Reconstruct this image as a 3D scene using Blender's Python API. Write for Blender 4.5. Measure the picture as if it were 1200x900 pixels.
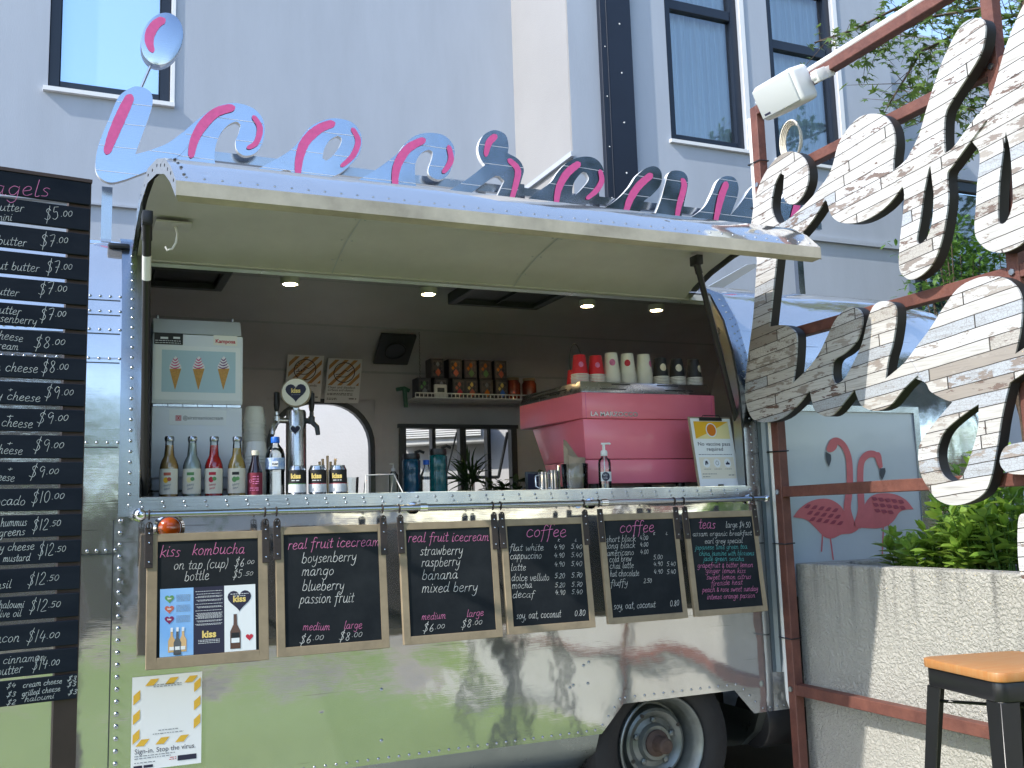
import bpy, bmesh, math, random
from mathutils import Vector, Matrix
from math import radians as R, sin, cos, tan, atan, atan2, pi, sqrt
random.seed(7)
C = bpy.context.scene
for o in list(bpy.data.objects): bpy.data.objects.remove(o)

# ---------------------------------------------------------------- camera
PXF, PCX, PCY, EYE = 1150.0, 600.0, 450.0, 1.36
YAW, PITCH, ROLL = R(24.0), atan(155.0/1150.0), 0.031
fwd = Vector((sin(YAW)*cos(PITCH), cos(YAW)*cos(PITCH), sin(PITCH)))
r0 = Vector((cos(YAW), -sin(YAW), 0))
u0 = r0.cross(fwd)
cam_u = u0*cos(ROLL) + r0*sin(ROLL)
cam_r = r0*cos(ROLL) - u0*sin(ROLL)
CAMLOC = Vector((0, 0, EYE))
cd = bpy.data.cameras.new('camera'); cam = bpy.data.objects.new('camera', cd); C.collection.objects.link(cam)
mw = Matrix((cam_r, cam_u, -fwd)).transposed().to_4x4(); mw.translation = CAMLOC
cam.matrix_world = mw
cd.sensor_width = 36; cd.lens = PXF/1200*36; cd.clip_start = 0.05; cd.clip_end = 600
C.camera = cam

# ---------------------------------------------------------------- sky, sun, exposure
SUN = Vector((-0.75, -0.16, 0.66)).normalized()
SUN_STRENGTH, SKY_STRENGTH, EXPOSURE = 2.0, 0.15, 1.45
w = bpy.data.worlds.new('World'); C.world = w; w.use_nodes = True
nt = w.node_tree; bg = nt.nodes['Background']
sky = nt.nodes.new('ShaderNodeTexSky'); sky.sky_type = 'NISHITA'; sky.sun_disc = False
sky.sun_elevation = math.asin(SUN.z); sky.sun_rotation = atan2(SUN.x, SUN.y)
sky.air_density = 1.0; sky.dust_density = 0.6; sky.ozone_density = 1.0
nt.links.new(sky.outputs[0], bg.inputs[0]); bg.inputs[1].default_value = SKY_STRENGTH
sd = bpy.data.lights.new('sun', 'SUN'); so = bpy.data.objects.new('sun', sd); C.collection.objects.link(so)
sd.energy = SUN_STRENGTH; sd.angle = R(0.6); sd.color = (1.0, 0.95, 0.87)
so.rotation_euler = (-SUN).to_track_quat('-Z', 'Y').to_euler(); so.location = (-6, 4, 12)
C.view_settings.view_transform = 'Standard'; C.view_settings.look = 'None'
C.view_settings.exposure = EXPOSURE; C.view_settings.gamma = 1
C.cycles.max_bounces = 10; C.cycles.transparent_max_bounces = 12; C.cycles.sample_clamp_indirect = 4
C.cycles.use_denoising = True
C.cycles.caustics_reflective = False; C.cycles.caustics_refractive = False

# ---------------------------------------------------------------- measuring helpers: a photo pixel and a plane give a point
def ray(px, py): return (fwd + cam_r*((px-PCX)/PXF) + cam_u*(-(py-PCY)/PXF))
def on_plane(px, py, o, n):
    d = ray(px, py); n = Vector(n); return CAMLOC + d*((Vector(o)-CAMLOC).dot(n)/d.dot(n))
def atY(px, py, Y): return on_plane(px, py, (0, Y, 0), (0, 1, 0))
def atX(px, py, X): return on_plane(px, py, (X, 0, 0), (1, 0, 0))
def frame(o, ex, ey):
    ex = Vector(ex).normalized(); ey = Vector(ey); ey = (ey - ex*ey.dot(ex)).normalized(); n = ex.cross(ey)
    m = Matrix((ex, ey, n)).transposed().to_4x4(); m.translation = Vector(o); return m
def uv_on(M, px, py):
    p = on_plane(px, py, M.translation, M.col[2].to_3d()); q = M.inverted() @ p; return (q.x, q.y)

# ---------------------------------------------------------------- materials
def S(r, g, b):
    f = lambda c: (c/255/12.92) if c/255 <= .04045 else ((c/255+.055)/1.055)**2.4
    return (f(r), f(g), f(b))
def c4(c): return (c[0], c[1], c[2], 1)
MATS = {}
def mat(name, col, rough=.5, metal=0.0, var=0.0, vscale=6, bump=0.0, bscale=40, trans=0.0, emis=None, estr=0, col2=None,
        stretch=None, spec=None, ior=None, rvar=0.0, coat=0.0, translucent=0.0):
    m = bpy.data.materials.new(name); m.use_nodes = True; t = m.node_tree; b = t.nodes['Principled BSDF']
    b.inputs['Base Color'].default_value = c4(col); b.inputs['Roughness'].default_value = rough
    b.inputs['Metallic'].default_value = metal; b.inputs['Transmission Weight'].default_value = trans
    if spec is not None: b.inputs['Specular IOR Level'].default_value = spec
    if ior: b.inputs['IOR'].default_value = ior
    if coat: b.inputs['Coat Weight'].default_value = coat; b.inputs['Coat Roughness'].default_value = .05
    if emis: b.inputs['Emission Color'].default_value = c4(emis); b.inputs['Emission Strength'].default_value = estr
    if var or bump or rvar:
        tc = t.nodes.new('ShaderNodeTexCoord'); mp = t.nodes.new('ShaderNodeMapping')
        t.links.new(tc.outputs['Object'], mp.inputs[0])
        if stretch: mp.inputs['Scale'].default_value = stretch
    if var or rvar:
        n = t.nodes.new('ShaderNodeTexNoise'); n.inputs['Scale'].default_value = vscale; n.inputs['Detail'].default_value = 6
        n.inputs['Roughness'].default_value = .65
        t.links.new(mp.outputs[0], n.inputs['Vector'])
        rp = t.nodes.new('ShaderNodeMapRange'); rp.inputs[1].default_value = .3; rp.inputs[2].default_value = .7
        t.links.new(n.outputs['Fac'], rp.inputs[0])
    if var:
        mx = t.nodes.new('ShaderNodeMix'); mx.data_type = 'RGBA'
        c2 = col2 if col2 else tuple(max(0, c*(1-var)) for c in col)
        mx.inputs['A'].default_value = c4(col); mx.inputs['B'].default_value = c4(c2)
        t.links.new(rp.outputs[0], mx.inputs['Factor']); t.links.new(mx.outputs['Result'], b.inputs['Base Color'])
    if rvar:
        rr = t.nodes.new('ShaderNodeMapRange'); rr.inputs[3].default_value = max(0, rough-rvar); rr.inputs[4].default_value = rough+rvar
        t.links.new(n.outputs['Fac'], rr.inputs[0]); t.links.new(rr.outputs[0], b.inputs['Roughness'])
    if bump:
        n2 = t.nodes.new('ShaderNodeTexNoise'); n2.inputs['Scale'].default_value = bscale; n2.inputs['Detail'].default_value = 3
        t.links.new(mp.outputs[0], n2.inputs['Vector'])
        bp = t.nodes.new('ShaderNodeBump'); bp.inputs['Strength'].default_value = bump; bp.inputs['Distance'].default_value = .05
        t.links.new(n2.outputs['Fac'], bp.inputs['Height']); t.links.new(bp.outputs[0], b.inputs['Normal'])
    if translucent:
        tr = t.nodes.new('ShaderNodeBsdfTranslucent'); ms = t.nodes.new('ShaderNodeMixShader'); ms.inputs[0].default_value = translucent
        tr.inputs[0].default_value = c4(tuple(min(1, c*1.4) for c in col))
        out = t.nodes['Material Output']
        t.links.new(b.outputs[0], ms.inputs[1]); t.links.new(tr.outputs[0], ms.inputs[2]); t.links.new(ms.outputs[0], out.inputs[0])
    MATS[name] = m; return m
def glassy(name, col, amount=.25, rough=.03):
    # thin glass: mostly see-through, with a mirror share that grows at grazing angles
    m = bpy.data.materials.new(name); m.use_nodes = True; t = m.node_tree; out = t.nodes['Material Output']
    t.nodes.remove(t.nodes['Principled BSDF'])
    g = t.nodes.new('ShaderNodeBsdfGlossy'); g.inputs['Roughness'].default_value = rough; g.inputs[0].default_value = (.9, .95, 1, 1)
    tr = t.nodes.new('ShaderNodeBsdfTransparent'); tr.inputs[0].default_value = c4(col)
    fr = t.nodes.new('ShaderNodeFresnel'); fr.inputs[0].default_value = 1.5
    ad = t.nodes.new('ShaderNodeMath'); ad.operation = 'ADD'; ad.inputs[1].default_value = amount; ad.use_clamp = True
    mx = t.nodes.new('ShaderNodeMixShader')
    t.links.new(fr.outputs[0], ad.inputs[0]); t.links.new(ad.outputs[0], mx.inputs[0])
    t.links.new(tr.outputs[0], mx.inputs[1]); t.links.new(g.outputs[0], mx.inputs[2]); t.links.new(mx.outputs[0], out.inputs[0])
    MATS[name] = m; return m

# sheet aluminium: gently buckled, dull patches, fine scratches
def alu(name, col, rough, wav, scr=.10, wscale=2.2, metal=1.0, worn=False):
    m = bpy.data.materials.new(name); m.use_nodes = True; t = m.node_tree; b = t.nodes['Principled BSDF']
    b.inputs['Metallic'].default_value = metal
    tc = t.nodes.new('ShaderNodeTexCoord')
    n = t.nodes.new('ShaderNodeTexNoise'); n.inputs['Scale'].default_value = 5; n.inputs['Detail'].default_value = 8; n.inputs['Roughness'].default_value = .7
    t.links.new(tc.outputs['Object'], n.inputs['Vector'])
    mr = t.nodes.new('ShaderNodeMapRange'); mr.inputs[1].default_value = .3; mr.inputs[2].default_value = .75
    mr.inputs[3].default_value = rough*.7; mr.inputs[4].default_value = rough*1.6
    t.links.new(n.outputs['Fac'], mr.inputs[0]); t.links.new(mr.outputs[0], b.inputs['Roughness'])
    mx = t.nodes.new('ShaderNodeMix'); mx.data_type = 'RGBA'; mx.inputs['A'].default_value = c4(col)
    mx.inputs['B'].default_value = c4(tuple(c*.82 for c in col)); t.links.new(mr.outputs[0], mx.inputs['Factor'])
    t.links.new(n.outputs['Fac'], mx.inputs['Factor']); t.links.new(mx.outputs['Result'], b.inputs['Base Color'])
    w1 = t.nodes.new('ShaderNodeTexNoise'); w1.inputs['Scale'].default_value = wscale; w1.inputs['Detail'].default_value = 1
    t.links.new(tc.outputs['Object'], w1.inputs['Vector'])
    b1 = t.nodes.new('ShaderNodeBump'); b1.inputs['Strength'].default_value = wav; b1.inputs['Distance'].default_value = .1
    t.links.new(w1.outputs['Fac'], b1.inputs['Height'])
    mp = t.nodes.new('ShaderNodeMapping'); mp.inputs['Scale'].default_value = (6, 6, 160); mp.inputs['Rotation'].default_value = (0, .25, 0)
    t.links.new(tc.outputs['Object'], mp.inputs[0])
    w2 = t.nodes.new('ShaderNodeTexNoise'); w2.inputs['Scale'].default_value = 2; w2.inputs['Detail'].default_value = 4
    t.links.new(mp.outputs[0], w2.inputs['Vector'])
    b2 = t.nodes.new('ShaderNodeBump'); b2.inputs['Strength'].default_value = scr; b2.inputs['Distance'].default_value = .004
    t.links.new(w2.outputs['Fac'], b2.inputs['Height']); t.links.new(b1.outputs[0], b2.inputs['Normal'])
    if worn:
        # small dings, long dark scratches and cloudy oxide
        w3 = t.nodes.new('ShaderNodeTexNoise'); w3.inputs['Scale'].default_value = 9; w3.inputs['Detail'].default_value = 2
        t.links.new(tc.outputs['Object'], w3.inputs['Vector'])
        b3 = t.nodes.new('ShaderNodeBump'); b3.inputs['Strength'].default_value = .028; b3.inputs['Distance'].default_value = .05
        t.links.new(w3.outputs['Fac'], b3.inputs['Height']); t.links.new(b2.outputs[0], b3.inputs['Normal'])
        vd = t.nodes.new('ShaderNodeTexVoronoi'); vd.inputs['Scale'].default_value = 4.5; t.links.new(tc.outputs['Object'], vd.inputs['Vector'])
        md = t.nodes.new('ShaderNodeMapRange'); md.inputs[1].default_value = .0; md.inputs[2].default_value = .09; t.links.new(vd.outputs['Distance'], md.inputs[0])
        b4 = t.nodes.new('ShaderNodeBump'); b4.inputs['Strength'].default_value = .35; b4.inputs['Distance'].default_value = .006
        t.links.new(md.outputs[0], b4.inputs['Height']); t.links.new(b3.outputs[0], b4.inputs['Normal']); t.links.new(b4.outputs[0], b.inputs['Normal'])
        last = mx.outputs['Result']
        for rot, sc, th in ((.5, (1.2, 1.2, 26), .715), (-.9, (1.6, 1.6, 30), .725), (.12, (.8, .8, 34), .72)):
            mp2 = t.nodes.new('ShaderNodeMapping'); mp2.inputs['Scale'].default_value = sc; mp2.inputs['Rotation'].default_value = (0, rot, 0)
            t.links.new(tc.outputs['Object'], mp2.inputs[0])
            sn = t.nodes.new('ShaderNodeTexNoise'); sn.inputs['Scale'].default_value = 2.2; sn.inputs['Detail'].default_value = 3; t.links.new(mp2.outputs[0], sn.inputs['Vector'])
            gt = t.nodes.new('ShaderNodeMapRange'); gt.inputs[1].default_value = th; gt.inputs[2].default_value = th+.03; gt.inputs[4].default_value = .55; t.links.new(sn.outputs['Fac'], gt.inputs[0])
            m2 = t.nodes.new('ShaderNodeMix'); m2.data_type = 'RGBA'; t.links.new(last, m2.inputs['A']); m2.inputs['B'].default_value = (.22, .21, .19, 1)
            t.links.new(gt.outputs[0], m2.inputs['Factor']); last = m2.outputs['Result']
        t.links.new(last, b.inputs['Base Color'])
    else: t.links.new(b2.outputs[0], b.inputs['Normal'])
    MATS[name] = m; return m
alu('aluminium', (.80, .81, .82), .06, .22, .025, metal=.86, worn=True)
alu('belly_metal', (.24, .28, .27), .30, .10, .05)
alu('aluminium_trim', (.46, .49, .53), .20, .06, .04)
alu('aluminium_dull', (.46, .49, .51), .34, .08)
alu('sign_steel', (.50, .57, .67), .19, .12, scr=.05)
alu('chrome', (.85, .86, .88), .08, .0, 0)
alu('steel', (.60, .60, .60), .22, .0, .1)

def planks():
    # reclaimed boards: thin rows of board ends in white, cream, grey; paint flaking down to brown wood
    m = bpy.data.materials.new('flaking_boards'); m.use_nodes = True; t = m.node_tree; b = t.nodes['Principled BSDF']
    N = t.nodes.new; L = t.links.new
    tc = N('ShaderNodeTexCoord'); sx = N('ShaderNodeSeparateXYZ'); L(tc.outputs['Object'], sx.inputs[0])
    def mth(op, a, bb=None, cl=False):
        n = N('ShaderNodeMath'); n.operation = op; n.use_clamp = cl
        for i, v in enumerate((a, bb)):
            if v is None: continue
            if hasattr(v, 'is_output'): L(v, n.inputs[i])
            else: n.inputs[i].default_value = v
        return n.outputs[0]
    # slight tilt of the rows
    zt = mth('ADD', sx.outputs['Z'], mth('MULTIPLY', sx.outputs['Y'], .085))
    wob = N('ShaderNodeTexNoise'); wob.inputs['Scale'].default_value = 3; L(tc.outputs['Object'], wob.inputs['Vector'])
    zt = mth('ADD', zt, mth('MULTIPLY', wob.outputs['Fac'], .012))
    row = mth('DIVIDE', zt, .047); ri = mth('FLOOR', row); fr = mth('FRACT', row)
    wn = N('ShaderNodeTexWhiteNoise'); wn.noise_dimensions = '1D'; L(ri, wn.inputs['W'])
    # board ends along the row
    yy = mth('ADD', mth('DIVIDE', sx.outputs['Y'], .7), mth('MULTIPLY', wn.outputs['Value'], 7.0))
    bi = mth('FLOOR', yy); bf = mth('FRACT', yy)
    cv = N('ShaderNodeCombineXYZ'); L(ri, cv.inputs[0]); L(bi, cv.inputs[1])
    wn2 = N('ShaderNodeTexWhiteNoise'); wn2.noise_dimensions = '2D'; L(cv.outputs[0], wn2.inputs['Vector'])
    cr = N('ShaderNodeValToRGB'); L(wn2.outputs['Value'], cr.inputs[0]); cr.color_ramp.interpolation = 'CONSTANT'
    els = cr.color_ramp.elements; els[0].position = 0; els[0].color = (.52, .51, .49, 1); els[1].position = .3; els[1].color = (.49, .48, .46, 1)
    for p, c in ((.45, (.56, .56, .56)), (.66, (.30, .27, .24)), (.74, (.40, .43, .47)), (.84, (.55, .54, .52)), (.93, (.42, .40, .37))):
        e = els.new(p); e.color = c4(c)
    # flaking
    mp = N('ShaderNodeMapping'); mp.inputs['Scale'].default_value = (8, 7, 26); L(tc.outputs['Object'], mp.inputs[0])
    fl = N('ShaderNodeTexNoise'); fl.inputs['Scale'].default_value = 1.6; fl.inputs['Detail'].default_value = 7; fl.inputs['Roughness'].default_value = .7
    L(mp.outputs[0], fl.inputs['Vector'])
    thr = mth('ADD', .56, mth('MULTIPLY', wn2.outputs['Color'], .0)); sepc = N('ShaderNodeSeparateColor'); L(wn2.outputs['Color'], sepc.inputs[0])
    thr = mth('ADD', .51, mth('MULTIPLY', sepc.outputs[1], .16))
    flake = mth('GREATER_THAN', fl.outputs['Fac'], thr)
    mpc = N('ShaderNodeMapping'); mpc.inputs['Scale'].default_value = (30, 45, 70); L(tc.outputs['Object'], mpc.inputs[0])
    vo = N('ShaderNodeTexVoronoi'); vo.feature = 'DISTANCE_TO_EDGE'; vo.inputs['Scale'].default_value = 1.6; L(mpc.outputs[0], vo.inputs['Vector'])
    crack = mth('MULTIPLY', mth('LESS_THAN', vo.outputs['Distance'], .05), mth('GREATER_THAN', sepc.outputs[0], .74))
    mx1 = N('ShaderNodeMix'); mx1.data_type = 'RGBA'; L(cr.outputs[0], mx1.inputs['A']); mx1.inputs['B'].default_value = (.24, .19, .16, 1)
    wd = N('ShaderNodeValToRGB'); L(sepc.outputs[2], wd.inputs[0]); wd.color_ramp.elements[0].color = (.12, .07, .055, 1); wd.color_ramp.elements[1].color = (.36, .33, .30, 1)
    L(wd.outputs[0], mx1.inputs['B'])
    L(flake, mx1.inputs['Factor'])
    mx2 = N('ShaderNodeMix'); mx2.data_type = 'RGBA'; L(mx1.outputs['Result'], mx2.inputs['A']); mx2.inputs['B'].default_value = (.16, .14, .12, 1)
    L(mth('MULTIPLY', crack, .45), mx2.inputs['Factor'])
    seam = mth('MAXIMUM', mth('LESS_THAN', fr, .075), mth('LESS_THAN', bf, .008))
    mx3 = N('ShaderNodeMix'); mx3.data_type = 'RGBA'; L(mx2.outputs['Result'], mx3.inputs['A']); mx3.inputs['B'].default_value = (.03, .025, .022, 1)
    L(seam, mx3.inputs['Factor'])
    # grain and grime along the boards
    mg = N('ShaderNodeMapping'); mg.inputs['Scale'].default_value = (10, 5, 120); L(tc.outputs['Object'], mg.inputs[0])
    gn = N('ShaderNodeTexNoise'); gn.inputs['Scale'].default_value = 1.5; gn.inputs['Detail'].default_value = 5; L(mg.outputs[0], gn.inputs['Vector'])
    gr = N('ShaderNodeMapRange'); gr.inputs[1].default_value = .48; gr.inputs[2].default_value = .75; gr.inputs[4].default_value = .6; L(gn.outputs['Fac'], gr.inputs[0])
    mx4 = N('ShaderNodeMix'); mx4.data_type = 'RGBA'; L(mx3.outputs['Result'], mx4.inputs['A']); mx4.inputs['B'].default_value = (.20, .18, .16, 1)
    L(gr.outputs[0], mx4.inputs['Factor']); L(mx4.outputs['Result'], b.inputs['Base Color'])
    b.inputs['Roughness'].default_value = .6
    bp = N('ShaderNodeBump'); bp.inputs['Strength'].default_value = .5; bp.inputs['Distance'].default_value = .006
    h = mth('SUBTRACT', mth('SUBTRACT', 1.0, mth('MULTIPLY', flake, .4)), mth('MULTIPLY', seam, .8)); L(h, bp.inputs['Height']); L(bp.outputs[0], b.inputs['Normal'])
    MATS['flaking_boards'] = m
planks()

mat('plaster', S(174, 181, 192), .85, var=.13, vscale=1.6, bump=.05, bscale=90, stretch=(1.5, 1.5, .30))
mat('plaster_sun_toned', S(150, 150, 152), .85, var=.08, vscale=1.5, bump=.10, bscale=90)  # plaster darkened in colour so the sun-facing wing end stays muted
mat('white_render', (.50, .50, .50), .85, var=.08, vscale=2, bump=.06, bscale=60)
mat('white_trim', (.78, .78, .78), .6)
mat('navy_frame', S(26, 34, 48), .35)
mat('navy_clad', S(24, 32, 48), .45, var=.2, vscale=3)
mat('curtain', S(225, 236, 246), .9, var=.15, vscale=14, stretch=(6, 6, .3))
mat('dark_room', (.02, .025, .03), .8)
glassy('window_glass', (.84, .94, 1.0), .16)
mat('mirror_glass', (.62, .80, 1.0), .02, metal=.72)
mat('black_plastic', (.012, .012, .013), .4)
mat('black_paint', (.018, .017, .016), .55, var=.3, vscale=9)
mat('rubber', (.014, .014, .015), .75, var=.3, vscale=20, bump=.1)
mat('chalkboard', (.006, .0085, .012), .8, var=.5, vscale=2.6, col2=(.026, .030, .034), spec=.15)
mat('bagel_slat', (.0075, .011, .019), .75, var=.3, vscale=4, spec=.15, col2=(.017, .021, .030), stretch=(1, 1, 3))
mat('mdf', S(156, 139, 114), .75, var=.28, vscale=14, stretch=(1, 1, 1))
mat('leather', S(52, 42, 38), .6, var=.3, vscale=30)
mat('chalk_white', (.80, .80, .78), .9, var=.5, vscale=55)
mat('chalk_pink', S(235, 138, 188), .9, var=.45, vscale=55)
mat('chalk_teal', S(95, 190, 190), .9, var=.45, vscale=55)
mat('rust', S(118, 74, 62), .6, var=.5, vscale=9, bump=.1, bscale=60, col2=S(84, 50, 44))
mat('post_brown', S(70, 52, 46), .6, var=.3, vscale=9)
mat('white_plastic', (.75, .75, .73), .4)
mat('speaker_grey', S(196, 200, 198), .5, bump=.04, bscale=400)
mat('awning_paint', S(204, 204, 198), .5, var=.20, vscale=2.2, bump=.04, bscale=3)
mat('liner_grey', S(204, 205, 210), .6, var=.15, vscale=2)
mat('rib_grey', S(122, 134, 142), .42, metal=.5, var=.2, vscale=3)
mat('lid_grey', S(176, 182, 186), .5)
mat('flap_edge_paint', S(192, 184, 168), .6, var=.3, vscale=6, col2=S(150, 142, 128))
mat('hatch_dark', S(58, 62, 64), .4)
mat('fridge_white', S(222, 226, 232), .35)
mat('poster_blue', S(178, 203, 215), .6)
mat('paper', (.80, .82, .84), .7)
mat('paper_cup', S(232, 230, 222), .6)
mat('cone', S(214, 160, 90), .8, var=.3, vscale=160)
mat('swirl_white', (.85, .80, .82), .6)
mat('swirl_pink', S(205, 70, 130), .6)
mat('swirl_purple', S(110, 60, 120), .6)
mat('print_dark', S(36, 36, 60), .7)
mat('print_black', (.012, .012, .014), .6)
mat('print_grey', S(120, 125, 135), .7)
mat('print_gold', S(232, 205, 120), .6)
mat('print_red', S(190, 40, 62), .7)
mat('print_green', S(98, 150, 92), .7)
mat('print_orange', S(196, 100, 80), .7)
mat('print_plum', S(128, 30, 84), .7)
mat('print_blue', S(104, 164, 232), .6, var=.6, vscale=2.0, col2=S(170, 210, 245))
mat('print_yellow', S(232, 178, 40), .7)
mat('print_paleyellow', S(232, 218, 160), .7)
mat('print_amber', S(214, 120, 22), .7)
mat('stripe_yellow', S(222, 178, 62), .7)
mat('stripe_tan', S(196, 150, 96), .7)
mat('cup_red', S(214, 36, 52), .5)
mat('cup_black', (.018, .019, .024), .55)
mat('pink_paint', S(241, 126, 148), .3, coat=.3)
mat('pink_brush', S(222, 92, 150), .5, var=.18, vscale=40)
mat('teal_plastic', S(12, 96, 100), .2, trans=.35)
mat('blue_plastic', S(20, 78, 104), .2, trans=.35)
mat('cap_blue', S(30, 105, 210), .4)
glassy('clear_glass', (.93, .95, .95), .0)
glassy('pale_glass', (.90, .93, .93), .03)
mat('juice_amber', S(206, 160, 92), .08, coat=.8)
mat('juice_clear', S(188, 200, 190), .08, coat=.8)
mat('juice_red', S(228, 34, 34), .08, coat=.8)
mat('juice_gold', S(214, 176, 92), .08, coat=.8)
mat('juice_dark', S(30, 12, 20), .06, coat=.8)
mat('water', S(190, 205, 212), .05, coat=.8)
mat('label_cream', S(226, 220, 204), .7)
mat('label_maroon', S(130, 42, 62), .7)
mat('label_bluewhite', S(70, 130, 210), .6, var=1, vscale=60, col2=S(225, 235, 245))
mat('brown_glass', S(84, 44, 16), .1)
mat('amber_lens', S(168, 70, 14), .15, coat=1)
mat('kraft', S(176, 158, 138), .85, var=.2, vscale=15)
mat('wood_stick', S(210, 175, 130), .8)
mat('wood_seat', S(172, 130, 84), .45, var=.45, vscale=5, stretch=(2, 18, 2), col2=S(168, 108, 56))
mat('stool_black', (.013, .013, .015), .3, var=.2, vscale=8)
mat('flamingo_board', S(196, 202, 206), .18, var=.08, vscale=2, coat=.5)
mat('flamingo_pink', S(216, 114, 116), .5, var=.12, vscale=20)
mat('flamingo_deep', S(160, 68, 84), .5)
mat('slate_grey', S(70, 74, 82), .5)
mat('stucco', S(182, 180, 172), .9, var=.14, vscale=2.2)
mat('soil', (.03, .022, .016), .95, bump=.4)
mat('leaf_light', S(156, 184, 80), .45, var=.35, vscale=26, translucent=.3, col2=S(80, 124, 44))
mat('leaf_mid', S(92, 128, 52), .5, var=.4, vscale=5, translucent=.3, col2=S(58, 96, 36))
mat('leaf_maple', S(98, 122, 56), .5, var=.5, vscale=3, translucent=.35, col2=S(62, 88, 36))
mat('leaf_dark', S(52, 80, 40), .5, var=.4, vscale=5, translucent=.2)
mat('bark', S(92, 78, 64), .9, var=.4, vscale=12, bump=.3)
mat('lawn', (.23, .30, .075), .9, var=.4, vscale=7, bump=.5, bscale=200, col2=(.15, .225, .045))
mat('bounce_pale', S(205, 202, 195), .9, var=.15, vscale=1.2)
mat('paving', S(152, 141, 122), .9, var=.2, vscale=1.5, bump=.1)
mat('tea_box', S(26, 28, 44), .45)
mat('jam', S(120, 40, 20), .2, var=.4, vscale=30)
mat('tea_window', S(70, 66, 70), .4)
mat('lamp_glow', (1, .9, .7), .5, emis=(1, .86, .62), estr=14)
mat('wheel_paint', S(128, 134, 132), .35, metal=.5, var=.35, vscale=7, col2=S(98, 102, 98))
mat('hub_rust', S(80, 64, 56), .8, var=.4, vscale=30)
mat('green_plastic', S(36, 88, 68), .5)
mat('banana', S(170, 140, 60), .7)
mat('terracotta', S(70, 50, 46), .8)
# stucco relief
def stucco_bump():
    t = MATS['stucco'].node_tree; b = t.nodes['Principled BSDF']; tc = t.nodes.new('ShaderNodeTexCoord')
    v = t.nodes.new('ShaderNodeTexNoise'); v.inputs['Scale'].default_value = 95; v.inputs['Detail'].default_value = 4; v.inputs['Distortion'].default_value = .25
    t.links.new(tc.outputs['Object'], v.inputs['Vector'])
    mr = t.nodes.new('ShaderNodeMapRange'); mr.inputs[1].default_value = .38; mr.inputs[2].default_value = .62; t.links.new(v.outputs['Fac'], mr.inputs[0])
    bp = t.nodes.new('ShaderNodeBump'); bp.inputs['Strength'].default_value = .75; bp.inputs['Distance'].default_value = .010
    t.links.new(mr.outputs[0], bp.inputs['Height']); t.links.new(bp.outputs[0], b.inputs['Normal'])
    # weather streaks running down from the coping
    mp = t.nodes.new('ShaderNodeMapping'); mp.inputs['Scale'].default_value = (12, 12, .7); t.links.new(tc.outputs['Object'], mp.inputs[0])
    n = t.nodes.new('ShaderNodeTexNoise'); n.inputs['Scale'].default_value = 1.5; n.inputs['Detail'].default_value = 5; t.links.new(mp.outputs[0], n.inputs['Vector'])
    sx = t.nodes.new('ShaderNodeSeparateXYZ'); t.links.new(tc.outputs['Object'], sx.inputs[0])
    hz = t.nodes.new('ShaderNodeMapRange'); hz.inputs[1].default_value = .72; hz.inputs[2].default_value = 1.08; t.links.new(sx.outputs['Z'], hz.inputs[0])
    st = t.nodes.new('ShaderNodeMapRange'); st.inputs[1].default_value = .48; st.inputs[2].default_value = .72; t.links.new(n.outputs['Fac'], st.inputs[0])
    mu = t.nodes.new('ShaderNodeMath'); mu.operation = 'MULTIPLY'; t.links.new(hz.outputs[0], mu.inputs[0]); t.links.new(st.outputs[0], mu.inputs[1])
    mx = t.nodes.new('ShaderNodeMix'); mx.data_type = 'RGBA'; src = b.inputs['Base Color'].links[0].from_socket
    t.links.new(src, mx.inputs['A']); mx.inputs['B'].default_value = (.17, .17, .16, 1); t.links.new(mu.outputs[0], mx.inputs['Factor']); t.links.new(mx.outputs['Result'], b.inputs['Base Color'])
stucco_bump()

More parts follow.
